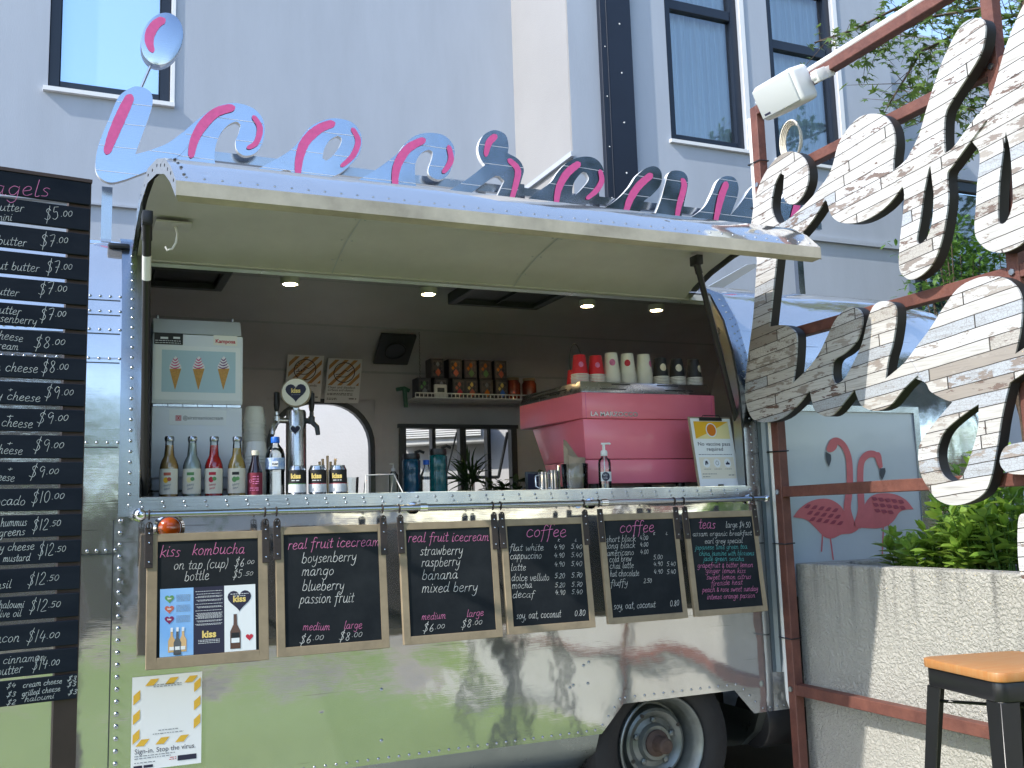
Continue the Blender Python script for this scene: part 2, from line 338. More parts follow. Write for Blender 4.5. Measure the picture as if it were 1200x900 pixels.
# ---------------------------------------------------------------- mesh builder
WL = {}
def wloc(o): return WL.get(o.name, Vector((0, 0, 0)))
class MB:
    def __init__(s, M=None): s.v = []; s.f = []; s.mi = []; s.M = M or Matrix(); s.k = 0
    def add(s, vs, fs, M=None):
        M = s.M @ M if M is not None else s.M
        n = len(s.v); s.v += [M @ Vector(v) for v in vs]; s.f += [tuple(i+n for i in f) for f in fs]; s.mi += [s.k]*len(fs); return s
    def box(s, x0, x1, y0, y1, z0, z1, M=None):
        vs = [(x, y, z) for x in (x0, x1) for y in (y0, y1) for z in (z0, z1)]
        return s.add(vs, [(0, 1, 3, 2), (4, 6, 7, 5), (0, 4, 5, 1), (2, 3, 7, 6), (0, 2, 6, 4), (1, 5, 7, 3)], M)
    def quad(s, a, b, c, d): return s.add([a, b, c, d], [(0, 1, 2, 3)])
    def rect(s, u0, u1, v0, v1, z=0.0): return s.add([(u0, v0, z), (u1, v0, z), (u1, v1, z), (u0, v1, z)], [(0, 1, 2, 3)])
    def poly(s, pts, z=0.0): return s.add([(p[0], p[1], z) for p in pts], [tuple(range(len(pts)))])
    def prism(s, pts, z0, z1):
        n = len(pts); a = sum(pts[i][0]*pts[(i+1) % n][1]-pts[(i+1) % n][0]*pts[i][1] for i in range(n))
        if a < 0: pts = pts[::-1]
        vs = [(p[0], p[1], z0) for p in pts]+[(p[0], p[1], z1) for p in pts]
        return s.add(vs, [tuple(range(n-1, -1, -1)), tuple(range(n, 2*n))]+[(i, (i+1) % n, (i+1) % n+n, i+n) for i in range(n)])
    def tube(s, pts, r, n=8, cap=True):
        pts = [Vector(p) for p in pts]; rs = r if isinstance(r, (list, tuple)) else [r]*len(pts)
        vs = []; fs = []; up = None
        for i, p in enumerate(pts):
            d = (pts[min(i+1, len(pts)-1)]-pts[max(i-1, 0)]).normalized()
            if up is None:
                up = Vector((0, 0, 1)) if abs(d.z) < .9 else Vector((1, 0, 0))
            a = d.cross(up)
            if a.length < 1e-4: a = d.orthogonal()
            a.normalize(); b = a.cross(d).normalized(); up = b
            for j in range(n):
                t = 2*pi*j/n; vs.append(p+a*cos(t)*rs[i]+b*sin(t)*rs[i])
        for i in range(len(pts)-1):
            for j in range(n):
                k = (j+1) % n; fs.append((i*n+j, i*n+k, (i+1)*n+k, (i+1)*n+j))
        if cap: fs += [tuple(range(n-1, -1, -1)), tuple(range((len(pts)-1)*n, len(pts)*n))]
        return s.add(vs, fs)
    def lathe(s, c, prof, n=20, axis=None):
        # prof: (radius, height) from bottom to top
        q = Matrix.Translation(Vector(c))
        if axis is not None: q = q @ Vector((0, 0, 1)).rotation_difference(Vector(axis)).to_matrix().to_4x4()
        vs = []; fs = []
        for r, z in prof:
            for j in range(n): vs.append((r*cos(2*pi*j/n), r*sin(2*pi*j/n), z))
        for i in range(len(prof)-1):
            for j in range(n):
                k = (j+1) % n; fs.append((i*n+j, i*n+k, (i+1)*n+k, (i+1)*n+j))
        if prof[0][0] > 1e-5: fs.append(tuple(range(n-1, -1, -1)))
        if prof[-1][0] > 1e-5: fs.append(tuple(range((len(prof)-1)*n, len(prof)*n)))
        return s.add(vs, fs, q)
    def dome(s, p, nrm, r, flat=.55):
        return s.lathe(p, [(r, 0), (r*.85, r*flat*.6), (r*.4, r*flat), (0.0001, r*flat*1.02)], 8, nrm)
    def ball(s, c, r, n=10, sq=(1, 1, 1)):
        vs = []; fs = []; m = n//2
        for i in range(m+1):
            t = pi*i/m
            for j in range(n): vs.append((c[0]+r*sq[0]*sin(t)*cos(2*pi*j/n), c[1]+r*sq[1]*sin(t)*sin(2*pi*j/n), c[2]-r*sq[2]*cos(t)))
        for i in range(m):
            for j in range(n): k = (j+1) % n; fs.append((i*n+j, i*n+k, (i+1)*n+k, (i+1)*n+j))
        return s.add(vs, fs)
    def ribbon(s, pts, w, z=0.0):
        pts = [Vector((p[0], p[1])) for p in pts]; n = len(pts)
        if n < 2: return s
        vs = []
        for i, p in enumerate(pts):
            d = pts[min(i+1, n-1)]-pts[max(i-1, 0)]
            if d.length < 1e-9: d = Vector((1, 0))
            d.normalize(); q = Vector((-d.y, d.x)); ww = w[i] if isinstance(w, list) else w
            ext = d*ww*.4*(-1 if i == 0 else 1 if i == n-1 else 0)
            vs += [(p.x+q.x*ww/2+ext.x, p.y+q.y*ww/2+ext.y, z), (p.x-q.x*ww/2+ext.x, p.y-q.y*ww/2+ext.y, z)]
        return s.add(vs, [(2*i, 2*i+1, 2*i+3, 2*i+2) for i in range(n-1)])
    def build(s, name, mats, parent=None, smooth=None, bevel=0, seg=2, origin=None, keep_normals=False):
        if not isinstance(mats, (list, tuple)): mats = [mats]
        me = bpy.data.meshes.new(name)
        if parent is not None: off = wloc(parent)
        elif origin is not None: off = Vector(origin)
        else:
            lo = [min(v[i] for v in s.v) for i in range(3)]; hi = [max(v[i] for v in s.v) for i in range(3)]
            off = Vector(((lo[0]+hi[0])/2, (lo[1]+hi[1])/2, lo[2]))
        me.from_pydata([v-off for v in s.v], [], s.f)
        for m in mats: me.materials.append(MATS[m])
        if len(mats) > 1: me.polygons.foreach_set('material_index', s.mi)
        bm = bmesh.new(); bm.from_mesh(me)
        bmesh.ops.remove_doubles(bm, verts=bm.verts, dist=1e-6)
        if not keep_normals: bmesh.ops.recalc_face_normals(bm, faces=bm.faces)
        if bevel:
            ed = [e for e in bm.edges if len(e.link_faces) == 2 and e.calc_face_angle(0) > .6]
            bmesh.ops.bevel(bm, geom=ed, offset=bevel, segments=seg, profile=.5, affect='EDGES', clamp_overlap=True)
        bm.to_mesh(me); bm.free()
        if smooth is None: smooth = 35
        if smooth:
            me.polygons.foreach_set('use_smooth', [True]*len(me.polygons)); me.set_sharp_from_angle(angle=R(smooth))
        me.update()
        o = bpy.data.objects.new(name, me); C.collection.objects.link(o)
        if parent is not None: o.parent = parent; WL[o.name] = Vector(off)
        else: o.location = off; WL[o.name] = Vector(off)
        return o
def tag(o, label=None, cat=None, group=None, kind=None):
    if label: o['label'] = label
    if cat: o['category'] = cat
    if group: o['group'] = group
    if kind: o['kind'] = kind
    return o
def thing(name, label, cat, loc, group=None):
    o = bpy.data.objects.new(name, None); C.collection.objects.link(o); o.location = loc; o.empty_display_size = .1
    WL[o.name] = Vector(loc); tag(o, label, cat, group); return o
def dup(root, loc, label=None, rotz=0):
    def cp(o, parent):
        c = o.copy(); C.collection.objects.link(c)
        if parent is not None: c.parent = parent
        for ch in [x for x in C.objects if x.parent == o]: cp(ch, c)
        return c
    r = cp(root, None); r.location = loc; r.rotation_euler = (0, 0, rotz)
    if label: r['label'] = label
    return r

# flat filled outline (holes allowed) -> mesh data in local xy, given depth
def filled(loops, depth=0.0, bev=0.0):
    cu = bpy.data.curves.new('outline', 'CURVE'); cu.dimensions = '2D'; cu.fill_mode = 'BOTH'; cu.extrude = depth/2
    cu.bevel_depth = bev; cu.bevel_resolution = 1
    for lp in loops:
        sp = cu.splines.new('POLY'); sp.points.add(len(lp)-1)
        for i, p in enumerate(lp): sp.points[i].co = (p[0], p[1], 0, 1)
        sp.use_cyclic_u = True
    o = bpy.data.objects.new('outline', cu); C.collection.objects.link(o)
    dg = bpy.context.evaluated_depsgraph_get(); me = bpy.data.meshes.new_from_object(o.evaluated_get(dg))
    vs = [v.co.copy() for v in me.vertices]; fs = [tuple(p.vertices) for p in me.polygons]
    bpy.data.objects.remove(o); bpy.data.curves.remove(cu); bpy.data.meshes.remove(me); return vs, fs
def text_mesh(txt, size, align='LEFT', bold=0.0, shear=0.0, width=None):
    cu = bpy.data.curves.new('text', 'FONT'); cu.body = txt; cu.size = size; cu.align_x = align; cu.shear = shear; cu.offset = bold
    cu.resolution_u = 3
    o = bpy.data.objects.new('text', cu); C.collection.objects.link(o)
    dg = bpy.context.evaluated_depsgraph_get(); me = bpy.data.meshes.new_from_object(o.evaluated_get(dg))
    vs = [v.co.copy() for v in me.vertices]; fs = [tuple(p.vertices) for p in me.polygons]
    bpy.data.objects.remove(o); bpy.data.curves.remove(cu); bpy.data.meshes.remove(me)
    if width and vs:
        x0 = min(v.x for v in vs); x1 = max(v.x for v in vs); k = width/max(1e-6, x1-x0); ax = x0 if align == 'LEFT' else 0
        for v in vs: v.x = ax+(v.x-ax)*k
    return vs, fs
def put_text(mb, txt, size, u, v, z, align='LEFT', bold=0.0, shear=0.0, width=None):
    vs, fs = text_mesh(txt, size, align, bold, shear, width); mb.add([(p.x+u, p.y+v, z) for p in vs], fs)
def smooth_line(pts, closed=False, k=5):
    out = []; n = len(pts); P = [Vector((p[0], p[1])) for p in pts]
    rng = range(n if closed else n-1)
    for i in rng:
        p0 = P[(i-1) % n] if closed or i > 0 else P[0]; p1 = P[i]; p2 = P[(i+1) % n]; p3 = P[(i+2) % n] if closed or i+2 < n else P[-1]
        if closed:
            d0, d1, d2 = p1-p0, p2-p1, p3-p2
            if d0.length > 1e-9 and d1.length > 1e-9 and d0.angle(d1) > 1.15: p0 = p1-(p2-p1)
            if d2.length > 1e-9 and d1.length > 1e-9 and d1.angle(d2) > 1.15: p3 = p2+(p2-p1)
        for j in range(k):
            t = j/k
            q = .5*((2*p1)+(p2-p0)*t+(2*p0-5*p1+4*p2-p3)*t*t+(3*p1-p0-3*p2+p3)*t*t*t); out.append((q.x, q.y))
    if not closed: out.append(tuple(P[-1]))
    return out
def heart(cx, cy, s):
    pts = []
    for i in range(28):
        t = 2*pi*i/28; x = 16*sin(t)**3; y = 13*cos(t)-5*cos(2*t)-2*cos(3*t)-cos(4*t); pts.append((cx+x*s/34, cy+y*s/34))
    return pts
def ell(cx, cy, rx, ry, n=28): return [(cx+rx*cos(2*pi*i/n), cy+ry*sin(2*pi*i/n)) for i in range(n)]

# ---------------------------------------------------------------- handwriting: pen strokes, x-height 4, ascender 7
G = {
'a': (4.0, [[(3, 3.6), (1.6, 4), (.4, 2.6), (.4, .8), (1.4, 0), (2.6, 1.2), (3.1, 3.8)], [(3.1, 3.8), (2.9, .9), (3.3, 0), (4, .5)]]),
'b': (3.7, [[(1, 7), (.6, 3), (.4, .3)], [(.4, 2.2), (1.6, 3.9), (3, 3.2), (3, 1), (1.8, 0), (.5, .5)]]),
'c': (3.4, [[(3.1, 3.3), (1.8, 4), (.5, 2.6), (.6, .7), (1.8, 0), (3.3, .8)]]),
'd': (4.1, [[(3, 3.4), (1.6, 4), (.4, 2.4), (.6, .5), (1.6, 0), (3, 1.6)], [(3.7, 7), (3.1, 2), (3.2, .2), (4, .4)]]),
'e': (3.3, [[(.6, 1.9), (2.5, 2.5), (2.6, 3.7), (1.5, 4), (.4, 2.4), (.7, .5), (1.8, 0), (3.2, .8)]]),
'f': (2.7, [[(3.3, 6.3), (2.3, 7), (1.4, 5.6), (1, 0), (.5, -2.5)], [(-.2, 3.8), (2.7, 4.1)]]),
'g': (3.7, [[(3, 3.5), (1.6, 4), (.4, 2.6), (.8, .6), (2, .4), (3, 2.2), (3.2, 4)], [(3.2, 4), (2.7, -1.6), (1.4, -3), (.2, -2)]]),
'h': (3.8, [[(1, 7), (.4, 0)], [(.5, 2), (1.8, 3.9), (2.8, 3.4), (2.6, .7), (3.1, 0), (3.8, .5)]]),
'i': (1.6, [[(.7, 4), (.4, .7), (.8, 0), (1.5, .5)], [(.95, 5.5), (1.15, 5.9)]]),
'j': (1.8, [[(1.3, 4), (.9, -2), (0, -3)], [(1.5, 5.5), (1.7, 5.9)]]),
'k': (3.3, [[(1, 7), (.4, 0)], [(3, 4), (.7, 2), (1.7, 1.6), (3.1, 0)]]),
'l': (1.7, [[(1.1, 7), (.5, 1), (.9, 0), (1.7, .4)]]),
'm': (5.2, [[(.6, 4), (.3, 0)], [(.4, 2.3), (1.6, 4), (2.3, 3.3), (2.1, 0)], [(2.2, 2.3), (3.5, 4), (4.2, 3.2), (4, .6), (4.5, 0), (5, .5)]]),
'n': (3.7, [[(.6, 4), (.3, 0)], [(.4, 2.3), (1.7, 4), (2.7, 3.3), (2.5, .6), (3, 0), (3.6, .5)]]),
'o': (3.5, [[(1.9, 4), (.5, 2.8), (.6, .7), (1.7, 0), (2.9, 1.2), (2.9, 3), (1.9, 4)]]),
'p': (3.6, [[(.9, 4), (.2, -3)], [(.6, 2.2), (1.8, 4), (3, 3.2), (2.8, .9), (1.6, 0), (.6, .8)]]),
'q': (3.6, [[(3, 3.5), (1.6, 4), (.4, 2.6), (.8, .6), (2, .4), (3.1, 4)], [(3.1, 4), (2.7, -3)]]),
'r': (2.7, [[(.7, 4), (.4, 0)], [(.5, 2.4), (1.5, 3.9), (2.6, 3.7)]]),
's': (2.8, [[(2.6, 3.5), (1.5, 4), (.7, 3), (2.1, 1.5), (1.8, .3), (.2, .3)]]),
't': (2.3, [[(1.4, 6.2), (.9, .8), (1.4, 0), (2.3, .5)], [(0, 4), (2.4, 4.3)]]),
'u': (3.7, [[(.6, 4), (.4, 1), (1.2, 0), (2.5, 1.2), (3, 4)], [(3, 4), (2.8, .8), (3.2, 0), (3.8, .5)]]),
'v': (3.1, [[(.3, 4), (1.3, 0), (3, 4)]]),
'w': (4.5, [[(.3, 4), (1, 0), (2.3, 3.2), (3, 0), (4.3, 4)]]),
'x': (3.2, [[(.4, 4), (2.8, 0)], [(2.9, 4), (.2, 0)]]),
'y': (3.4, [[(.5, 4), (.5, 1.6), (1.4, .8), (2.6, 2), (3.1, 4)], [(3.1, 4), (2.4, -1.4), (1.1, -3), (0, -2.2)]]),
'z': (3.1, [[(.4, 4), (2.8, 4), (.3, 0), (2.9, 0)]]),
'0': (3.3, [[(1.8, 6), (.5, 4.4), (.5, 1.2), (1.5, 0), (2.7, 1.6), (2.8, 4.6), (1.8, 6)]]),
'1': (1.8, [[(1.2, 6), (.6, 0)]]),
'2': (3.3, [[(.6, 4.6), (1.6, 6), (2.8, 5), (2.2, 3), (.3, 0), (3, .1)]]),
'3': (3.2, [[(.6, 5.4), (2, 6), (2.7, 4.6), (1.2, 3.2), (2.7, 1.8), (1.8, 0), (.3, .6)]]),
'4': (3.4, [[(1.4, 6), (.4, 2.3), (3.1, 2.6)], [(2.6, 4.2), (2, 0)]]),
'5': (3.3, [[(1, 6), (.7, 3.6), (2.2, 3.7), (2.6, 1.4), (1.4, 0), (.2, .5)], [(1, 6), (3, 6.1)]]),
'6': (3.2, [[(2.3, 6), (.7, 3), (.6, .8), (1.7, 0), (2.7, 1.4), (1.9, 2.9), (.6, 1.8)]]),
'7': (3.0, [[(.4, 5.9), (2.9, 6), (1.1, 0)], [(.8, 3), (2.6, 3.1)]]),
'8': (3.2, [[(2.5, 5.2), (1.6, 6), (.7, 4.8), (2.5, 1.6), (1.5, 0), (.4, 1.3), (2.2, 4), (2.5, 5.2)]]),
'9': (3.2, [[(2.6, 5.2), (1.5, 6), (.5, 4.4), (1.4, 3), (2.7, 4.4), (2.2, 0)]]),
'$': (3.6, [[(3.1, 5), (2, 6), (.9, 4.8), (2.7, 2), (1.6, .2), (0, .9)], [(2.6, 7.4), (1.0, -1.6)]]),
'.': (1.3, [[(.5, .1), (.75, .2)]]), ':': (1.6, [[(.6, 2.4), (.85, 2.5)]]), ',': (1.4, [[(.8, .5), (.3, -1.1)]]),
'(': (1.9, [[(1.7, 7), (.5, 3), (1, -1)]]), ')': (1.9, [[(.7, 7), (1.3, 3), (.1, -1)]]),
'+': (3.2, [[(1.6, 3.6), (1.4, .6)], [(.2, 2), (2.9, 2.2)]]), '-': (2.4, [[(.3, 2), (2, 2)]]),
'&': (3.4, [[(3, 0), (.9, 4.4), (1.6, 5.4), (2.2, 4.4), (.5, 1.6), (1.4, 0), (3, 2.2)]]), "'": (1, [[(.6, 7), (.5, 5.6)]]),
'L': (2.8, [[(1, 6), (.4, .1), (2.4, .2)]]), 'S': (3, [[(2.7, 5.2), (1.6, 6), (.8, 4.6), (2.4, 1.8), (1.4, 0), (.2, .8)]]),
'R': (3.2, [[(.8, 6), (.4, 0)], [(.8, 6), (2.6, 5.4), (.7, 3.1), (2.8, 0)]]),
'^': (2.4, [[(.4, 2.0), (1.2, 1.0), (2.1, 2.1)]]),
}
def hand_strokes(txt):
    x = 0; out = []
    for ch in txt:
        if ch == ' ': x += 2.6; continue
        a, st = G.get(ch, (2, []))
        jy = random.uniform(-.25, .25); sc = random.uniform(.94, 1.06)
        for s in st: out.append([(x+(px*sc)+py*.16, py*sc+jy) for px, py in s])
        x += a*sc+.35
    return out, x
def hand(mb, M, txt, p0, p1, xh, w=.36, z=.0016, uv=None):
    """write txt along the photo's baseline p0-p1 on the panel M; xh is the x-height in photo pixels"""
    uv = uv or (lambda x, y: uv_on(M, x, y))
    a = Vector(uv(*p0)); b = Vector(uv(*p1)); L = (b-a).length
    c = Vector(uv(p0[0], p0[1]-xh)); u = (c-a).length/4
    st, wd = hand_strokes(txt); kx = L/wd; ex = (b-a).normalized(); ey = Vector((-ex.y, ex.x))
    for s in st:
        q = smooth_line(s, False, 4) if len(s) > 2 else s
        pts = [(a.x+ex.x*x*kx+ey.x*y*u, a.y+ex.y*x*kx+ey.y*y*u) for x, y in q]
        ws = [max(.0011, u*w*.88*random.uniform(.9, 1.1))]*len(pts)
        mb.ribbon(pts, ws, z)
def scribble(mb, u0, u1, v, h, z, n=None):
    """a line of print too small to read: short dashes"""
    x = u0
    while x < u1:
        l = min(random.uniform(1.0, 3.2)*h, u1-x); mb.rect(x, x+l, v, v+h*.62, z); x += l+h*.7
# ================================================================ SETTING
def sheet(name, m, x0, x1, y0, y1, z, n=1, kind='structure'):
    mb = MB(); mb.quad((x0, y0, z), (x1, y0, z), (x1, y1, z), (x0, y1, z)); o = mb.build(name, m); tag(o, kind=kind); return o
sheet('ground', 'paving', -150, 150, -150, 150, 0)
sheet('lawn', 'lawn', -4.2, 3.02, -2.9, 2.85, .004)
sheet('bounce_apron', 'bounce_pale', -7, 3.02, 2.85, 6.0, .008)  # unseen pale strip, added to bounce neutral light onto the awning underside

# ---- apartment building behind the trailer
Y0 = 3.75
BL, BRT, BX, BTOP = 7.60, 6.53, 3.49, 6.3
bld = thing('apartment_building', 'pale grey rendered apartment building with navy framed windows behind the trailer', 'building', (0, BL, 0))
def wall_with_holes(name, m, X0, X1, Z0, Z1, Y, holes, depth, parent):
    """front face at Y with rectangular openings whose reveals run back by depth"""
    mb = MB(); xs = sorted({X0, X1, *[h[0] for h in holes], *[h[1] for h in holes]}); zs = sorted({Z0, Z1, *[h[2] for h in holes], *[h[3] for h in holes]})
    for i in range(len(xs)-1):
        for j in range(len(zs)-1):
            cx, cz = (xs[i]+xs[i+1])/2, (zs[j]+zs[j+1])/2
            if any(h[0] < cx < h[1] and h[2] < cz < h[3] for h in holes): continue
            mb.quad((xs[i], Y, zs[j]), (xs[i+1], Y, zs[j]), (xs[i+1], Y, zs[j+1]), (xs[i], Y, zs[j+1]))
    for x0, x1, z0, z1 in holes:
        for a, b in (((x0, z0), (x1, z0)), ((x1, z0), (x1, z1)), ((x1, z1), (x0, z1)), ((x0, z1), (x0, z0))):
            mb.quad((a[0], Y, a[1]), (b[0], Y, b[1]), (b[0], Y+depth, b[1]), (a[0], Y+depth, a[1]))
    return mb.build(name, m, parent, smooth=0)
def px_rect(x0, x1, yb, Y, xb):
    a = atY(x0, yb, Y).x; b = atY(x1, yb, Y).x; z = atY(xb, yb, Y).z; return a, b, z
# window holes
wl0, wl1, wlz = atY(56, 100, BL).x, atY(199.5, 115, BL).x, atY(130, 112, BL).z
wa0, wa1, waz = atY(784.5, 120, BRT).x, atY(874, 150, BRT).x, atY(830, 170, BRT).z
wb0, wb1, wbz = atY(905.5, 120, BRT).x, atY(985, 150, BRT).x, atY(945, 191, BRT).z
wall_with_holes('facade_wall', 'plaster', -9, BX, 0, BTOP, BL, [(wl0, wl1, wlz, 6.1)], .14, bld)
wall_with_holes('wing_wall', 'plaster', BX, 6.9, 0, BTOP, BRT, [(wa0, wa1, waz, 6.1), (wb0, wb1, wbz, 6.1)], .12, bld)
m = MB()   # the wing's end walls, each with a drip groove left between two panels
gx = atX(667, 100, BX).y
m.quad((BX, BL, 0), (BX, gx+.012, 0), (BX, gx+.012, BTOP), (BX, BL, BTOP)); m.quad((BX, gx-.012, 0), (BX, BRT, 0), (BX, BRT, BTOP), (BX, gx-.012, BTOP))
m.quad((BX, gx+.012, 0), (BX+.015, gx, 0), (BX+.015, gx, BTOP), (BX, gx+.012, BTOP)); m.quad((BX+.015, gx, 0), (BX, gx-.012, 0), (BX, gx-.012, BTOP), (BX+.015, gx, BTOP))
m.build('wing_end_wall', 'plaster_sun_toned', bld, smooth=0)
m = MB(); m.quad((6.9, BRT, 0), (6.9, 7.2, 0), (6.9, 7.2, BTOP), (6.9, BRT, BTOP)); m.build('wing_end_wall', 'plaster', bld, smooth=0)
wall_with_holes('recessed_wall', 'plaster', 6.9, 22, 0, BTOP, 7.2, [(7.7, 12.0, 2.9, 4.75)], .12, bld)
m = MB()
m.box(-9, BX-.001, BL-.03, BL-.0, 3.72, 3.735); m.box(BX-.6, BX-.03, BL-.012, BL, 4.12, 4.14)
m.box(BX+.0, 6.9, BRT-.03, BRT, 3.66, 3.70); m.box(BX-.03, BX, BRT-.03, BL, 4.13, 4.17)
m.build('drip_ledge', 'plaster', bld, smooth=0)
m = MB(); m.box(-9, BX-.001, BL+.01, 9.6, BTOP-.02, BTOP+.1); m.box(BX-.001, 6.9, BRT+.01, 9.6, BTOP-.018, BTOP+.1); m.build('roof_slab', 'plaster_sun_toned', bld, smooth=0)
# left window: dark frame, mirror-bright pane
def window(x0, x1, z0, z1, Y, fw, name, transom=None, pane='window_glass', mid=None):
    mb = MB(); y0, y1 = Y+.03, Y+.10
    mb.box(x0, x0+fw, y0, y1, z0, z1); mb.box(x1-fw, x1, y0, y1, z0, z1); mb.box(x0+fw, x1-fw, y0, y1, z0, z0+fw); mb.box(x0+fw, x1-fw, y0, y1, z1-fw, z1)
    if transom: mb.box(x0+fw, x1-fw, y0+.006, y1, transom, transom+fw*1.3)
    f = mb.build(name, 'navy_frame', bld, smooth=0, bevel=.006, seg=1)
    mb = MB(); mb.quad((x0+fw, Y+.07, z0+fw), (x1-fw, Y+.07, z0+fw), (x1-fw, Y+.07, z1-fw), (x0+fw, Y+.07, z1-fw)); mb.build('pane', pane, f, smooth=0)
    return f
window(wl0, wl1, wlz, 6.08, BL, .075, 'window_frame', None, 'mirror_glass')
mb = MB(); mb.box(wl0-.03, wl1+.03, BL-.04, BL+.02, wlz-.035, wlz-.003); mb.box(wl1+.003, wl1+.03, BL-.015, BL+.02, wlz-.003, 6.08); mb.build('window_sill', 'white_trim', bld, smooth=0)
def curtain(x0, x1, z0, z1, Y, parent):
    mb = MB(); n = 90; a = []
    for i in range(n+1):
        x = x0+(x1-x0)*i/n; a.append((x, Y+.022*sin(i*.95)+.012*sin(i*.37+1)))
    for i in range(n):
        mb.quad((a[i][0], a[i][1], z0), (a[i+1][0], a[i+1][1], z0), (a[i+1][0], a[i+1][1], z1), (a[i][0], a[i][1], z1))
    mb.build('curtain', 'curtain', parent, smooth=80, keep_normals=True)
for x0, x1, z0, tr in ((wa0, wa1, waz, atY(826, 16, BRT).z), (wb0, wb1, wbz, atY(945, 62, BRT).z)):
    f = window(x0, x1, z0, 6.08, BRT, .07, 'window_frame', tr)
    curtain(x0+.04, x1-.02, z0+.02, 6.05, BRT+.155, f)
    mb = MB(); mb.box(x0-.1, x1+.1, BRT+.5, BRT+.55, z0-.2, 6.2); mb.build('room_wall', 'curtain', f, smooth=0)
    mb = MB(); mb.box(x0-.02, x1+.06, BRT-.03, BRT+.03, z0-.03, z0-.002); mb.box(x1+.002, x1+.05, BRT-.012, BRT+.03, z0-.002, 6.08); mb.build('window_sill', 'white_trim', f, smooth=0)
# navy cladding strip with fasteners
nx0, nx1 = atY(703, 100, BRT).x, atY(739, 100, BRT).x
mb = MB(); mb.box(nx0, nx1, BRT-.05, BRT, 0, 6.25); mb.box(nx0+.055, nx0+.062, BRT-.053, BRT-.05, 0, 6.25)
s = mb.build('cladding_strip', 'navy_clad', bld, smooth=0, bevel=.004, seg=1)
mb = MB()
for k in range(9): mb.dome((nx0+.18, BRT-.05, 3.2+k*.42), (0, -1, 0), .008); mb.dome((nx0+.035, BRT-.05, 3.4+k*.42), (0, -1, 0), .006)
mb.build('screw', 'white_plastic', s)
# recessed dark door-window
f = window(7.7, 12.0, 2.9, 4.73, 7.2, .1, 'window_frame', None, 'window_glass')
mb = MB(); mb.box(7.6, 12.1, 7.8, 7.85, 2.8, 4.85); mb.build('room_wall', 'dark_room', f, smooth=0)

# ---- white rendered fence wall behind the trailer's rear windows, slant invented to catch the sun
MWW = Matrix.Translation((2.1, 6.70, 0)) @ Matrix.Rotation(R(-35), 4, 'Z')
mb = MB(MWW); mb.box(-1.02, 1.16, 0, .1, 0, 2.35); o = mb.build('white_wall', 'white_render', smooth=0, bevel=.01)
tag(o, 'white rendered wall seen bright through the rear windows of the trailer', 'wall')
ac = thing('air_conditioner', 'white louvred air conditioner unit outside the rear louvre window of the trailer', 'air conditioner', (2.5, 6.3, 1.88))
ax0, ax1 = .02, .66; az0, az1 = 1.87, 2.04
mb = MB(MWW); mb.box(ax0, ax1, -.16, -.001, az0, az1); mb.build('casing', 'white_plastic', ac, bevel=.01)
mb = MB(MWW)
for k in range(8):
    z = az0+.045+k*(az1-az0-.05)/8; mb.box(ax0+.02, ax1-.03, -.185, -.161, z, z+.009)
mb.build('louvre_grille', 'white_plastic', ac, smooth=0)

# ================================================================ TRAILER
W = 2.1; X0, X1 = .20, 2.85
tr = thing('food_trailer', 'polished aluminium food trailer with its long side flap propped open over the counter', 'trailer', (2.0, Y0+W/2, 0))
half = [(.0, .45), (.0, .56), (.0, .95), (0, 1.40), (0, 1.468), (.0, 1.72), (.010, 1.92), (.04, 2.10), (.10, 2.27), (.20, 2.42), (.40, 2.515), (.70, 2.585), (1.05, 2.615)]
prof = half+[(W-y, z) for y, z in half[-2::-1]]
NP = len(prof)
RW = [(1.0, 1.65), (1.83, 2.60)]   # rear windows in X
xsb = sorted({-2.2, -1.4, -.7, -.3, X0, 1.0, 1.3, 1.65, 1.83, 2.03, 2.14, 2.35, 2.60, 2.71, 2.81, X1, 2.92, 3.05, 3.5, 3.94, 4.1})
rows_far = {NP-1-i: i for i in range(len(half))}
def body_point(x, j, zmul=1):
    y, z = prof[j]; s = sz = 1.0
    if x > 4.1: t = (x-4.1)/1.0; s = (max(0, 1-t**2.4))**(1/2.4); sz = s**.55
    if x < -2.2: t = (-2.2-x)/1.0; s = (max(0, 1-t**2.4))**(1/2.4); sz = s**.55
    return (x, Y0+W/2+(y-W/2)*s, 1.05+(z-1.05)*sz if z > 1.05 else 1.05+(z-1.05)*(.6+.4*sz))
ends = [.25, .5, .7, .84, .93, .98, .997]
xs_all = [-2.2-e for e in ends[::-1]]+xsb+[4.1+e for e in ends]
mb = MB(); idx = {}
for i, x in enumerate(xs_all):
    for j in range(NP): idx[i, j] = len(mb.v); mb.v.append(Vector(body_point(x, j)))
def hole(xc, j):
    y, z = prof[j]; z2 = prof[j+1][1]; near = j < len(half)-1
    if near:
        if X0 < xc < X1 and 4 <= j < 9: return True           # serving opening
        if j == 0 and 2.03 < xc < 2.81: return True            # wheel arch
    else:
        zz = min(z, z2)
        if RW[0][0] < xc < RW[0][1] and 1.40 <= zz and max(z, z2) <= 2.11: return True
        if RW[1][0] < xc < RW[1][1] and 1.46 <= zz and max(z, z2) <= 1.93: return True
    return False
for i in range(len(xs_all)-1):
    xc = (xs_all[i]+xs_all[i+1])/2
    for j in range(NP-1):
        if hole(xc, j): continue
        mb.f.append((idx[i, j], idx[i+1, j], idx[i+1, j+1], idx[i, j+1])); mb.mi.append(0)
iA = xs_all.index(2.03); iB = xs_all.index(2.14); iC = xs_all.index(2.71); iD = xs_all.index(2.81)
mb.f += [(idx[iA, 0], idx[iB, 1], idx[iA, 1]), (idx[iD, 0], idx[iD, 1], idx[iC, 1])]; mb.mi += [0, 0]
shell_mb = mb
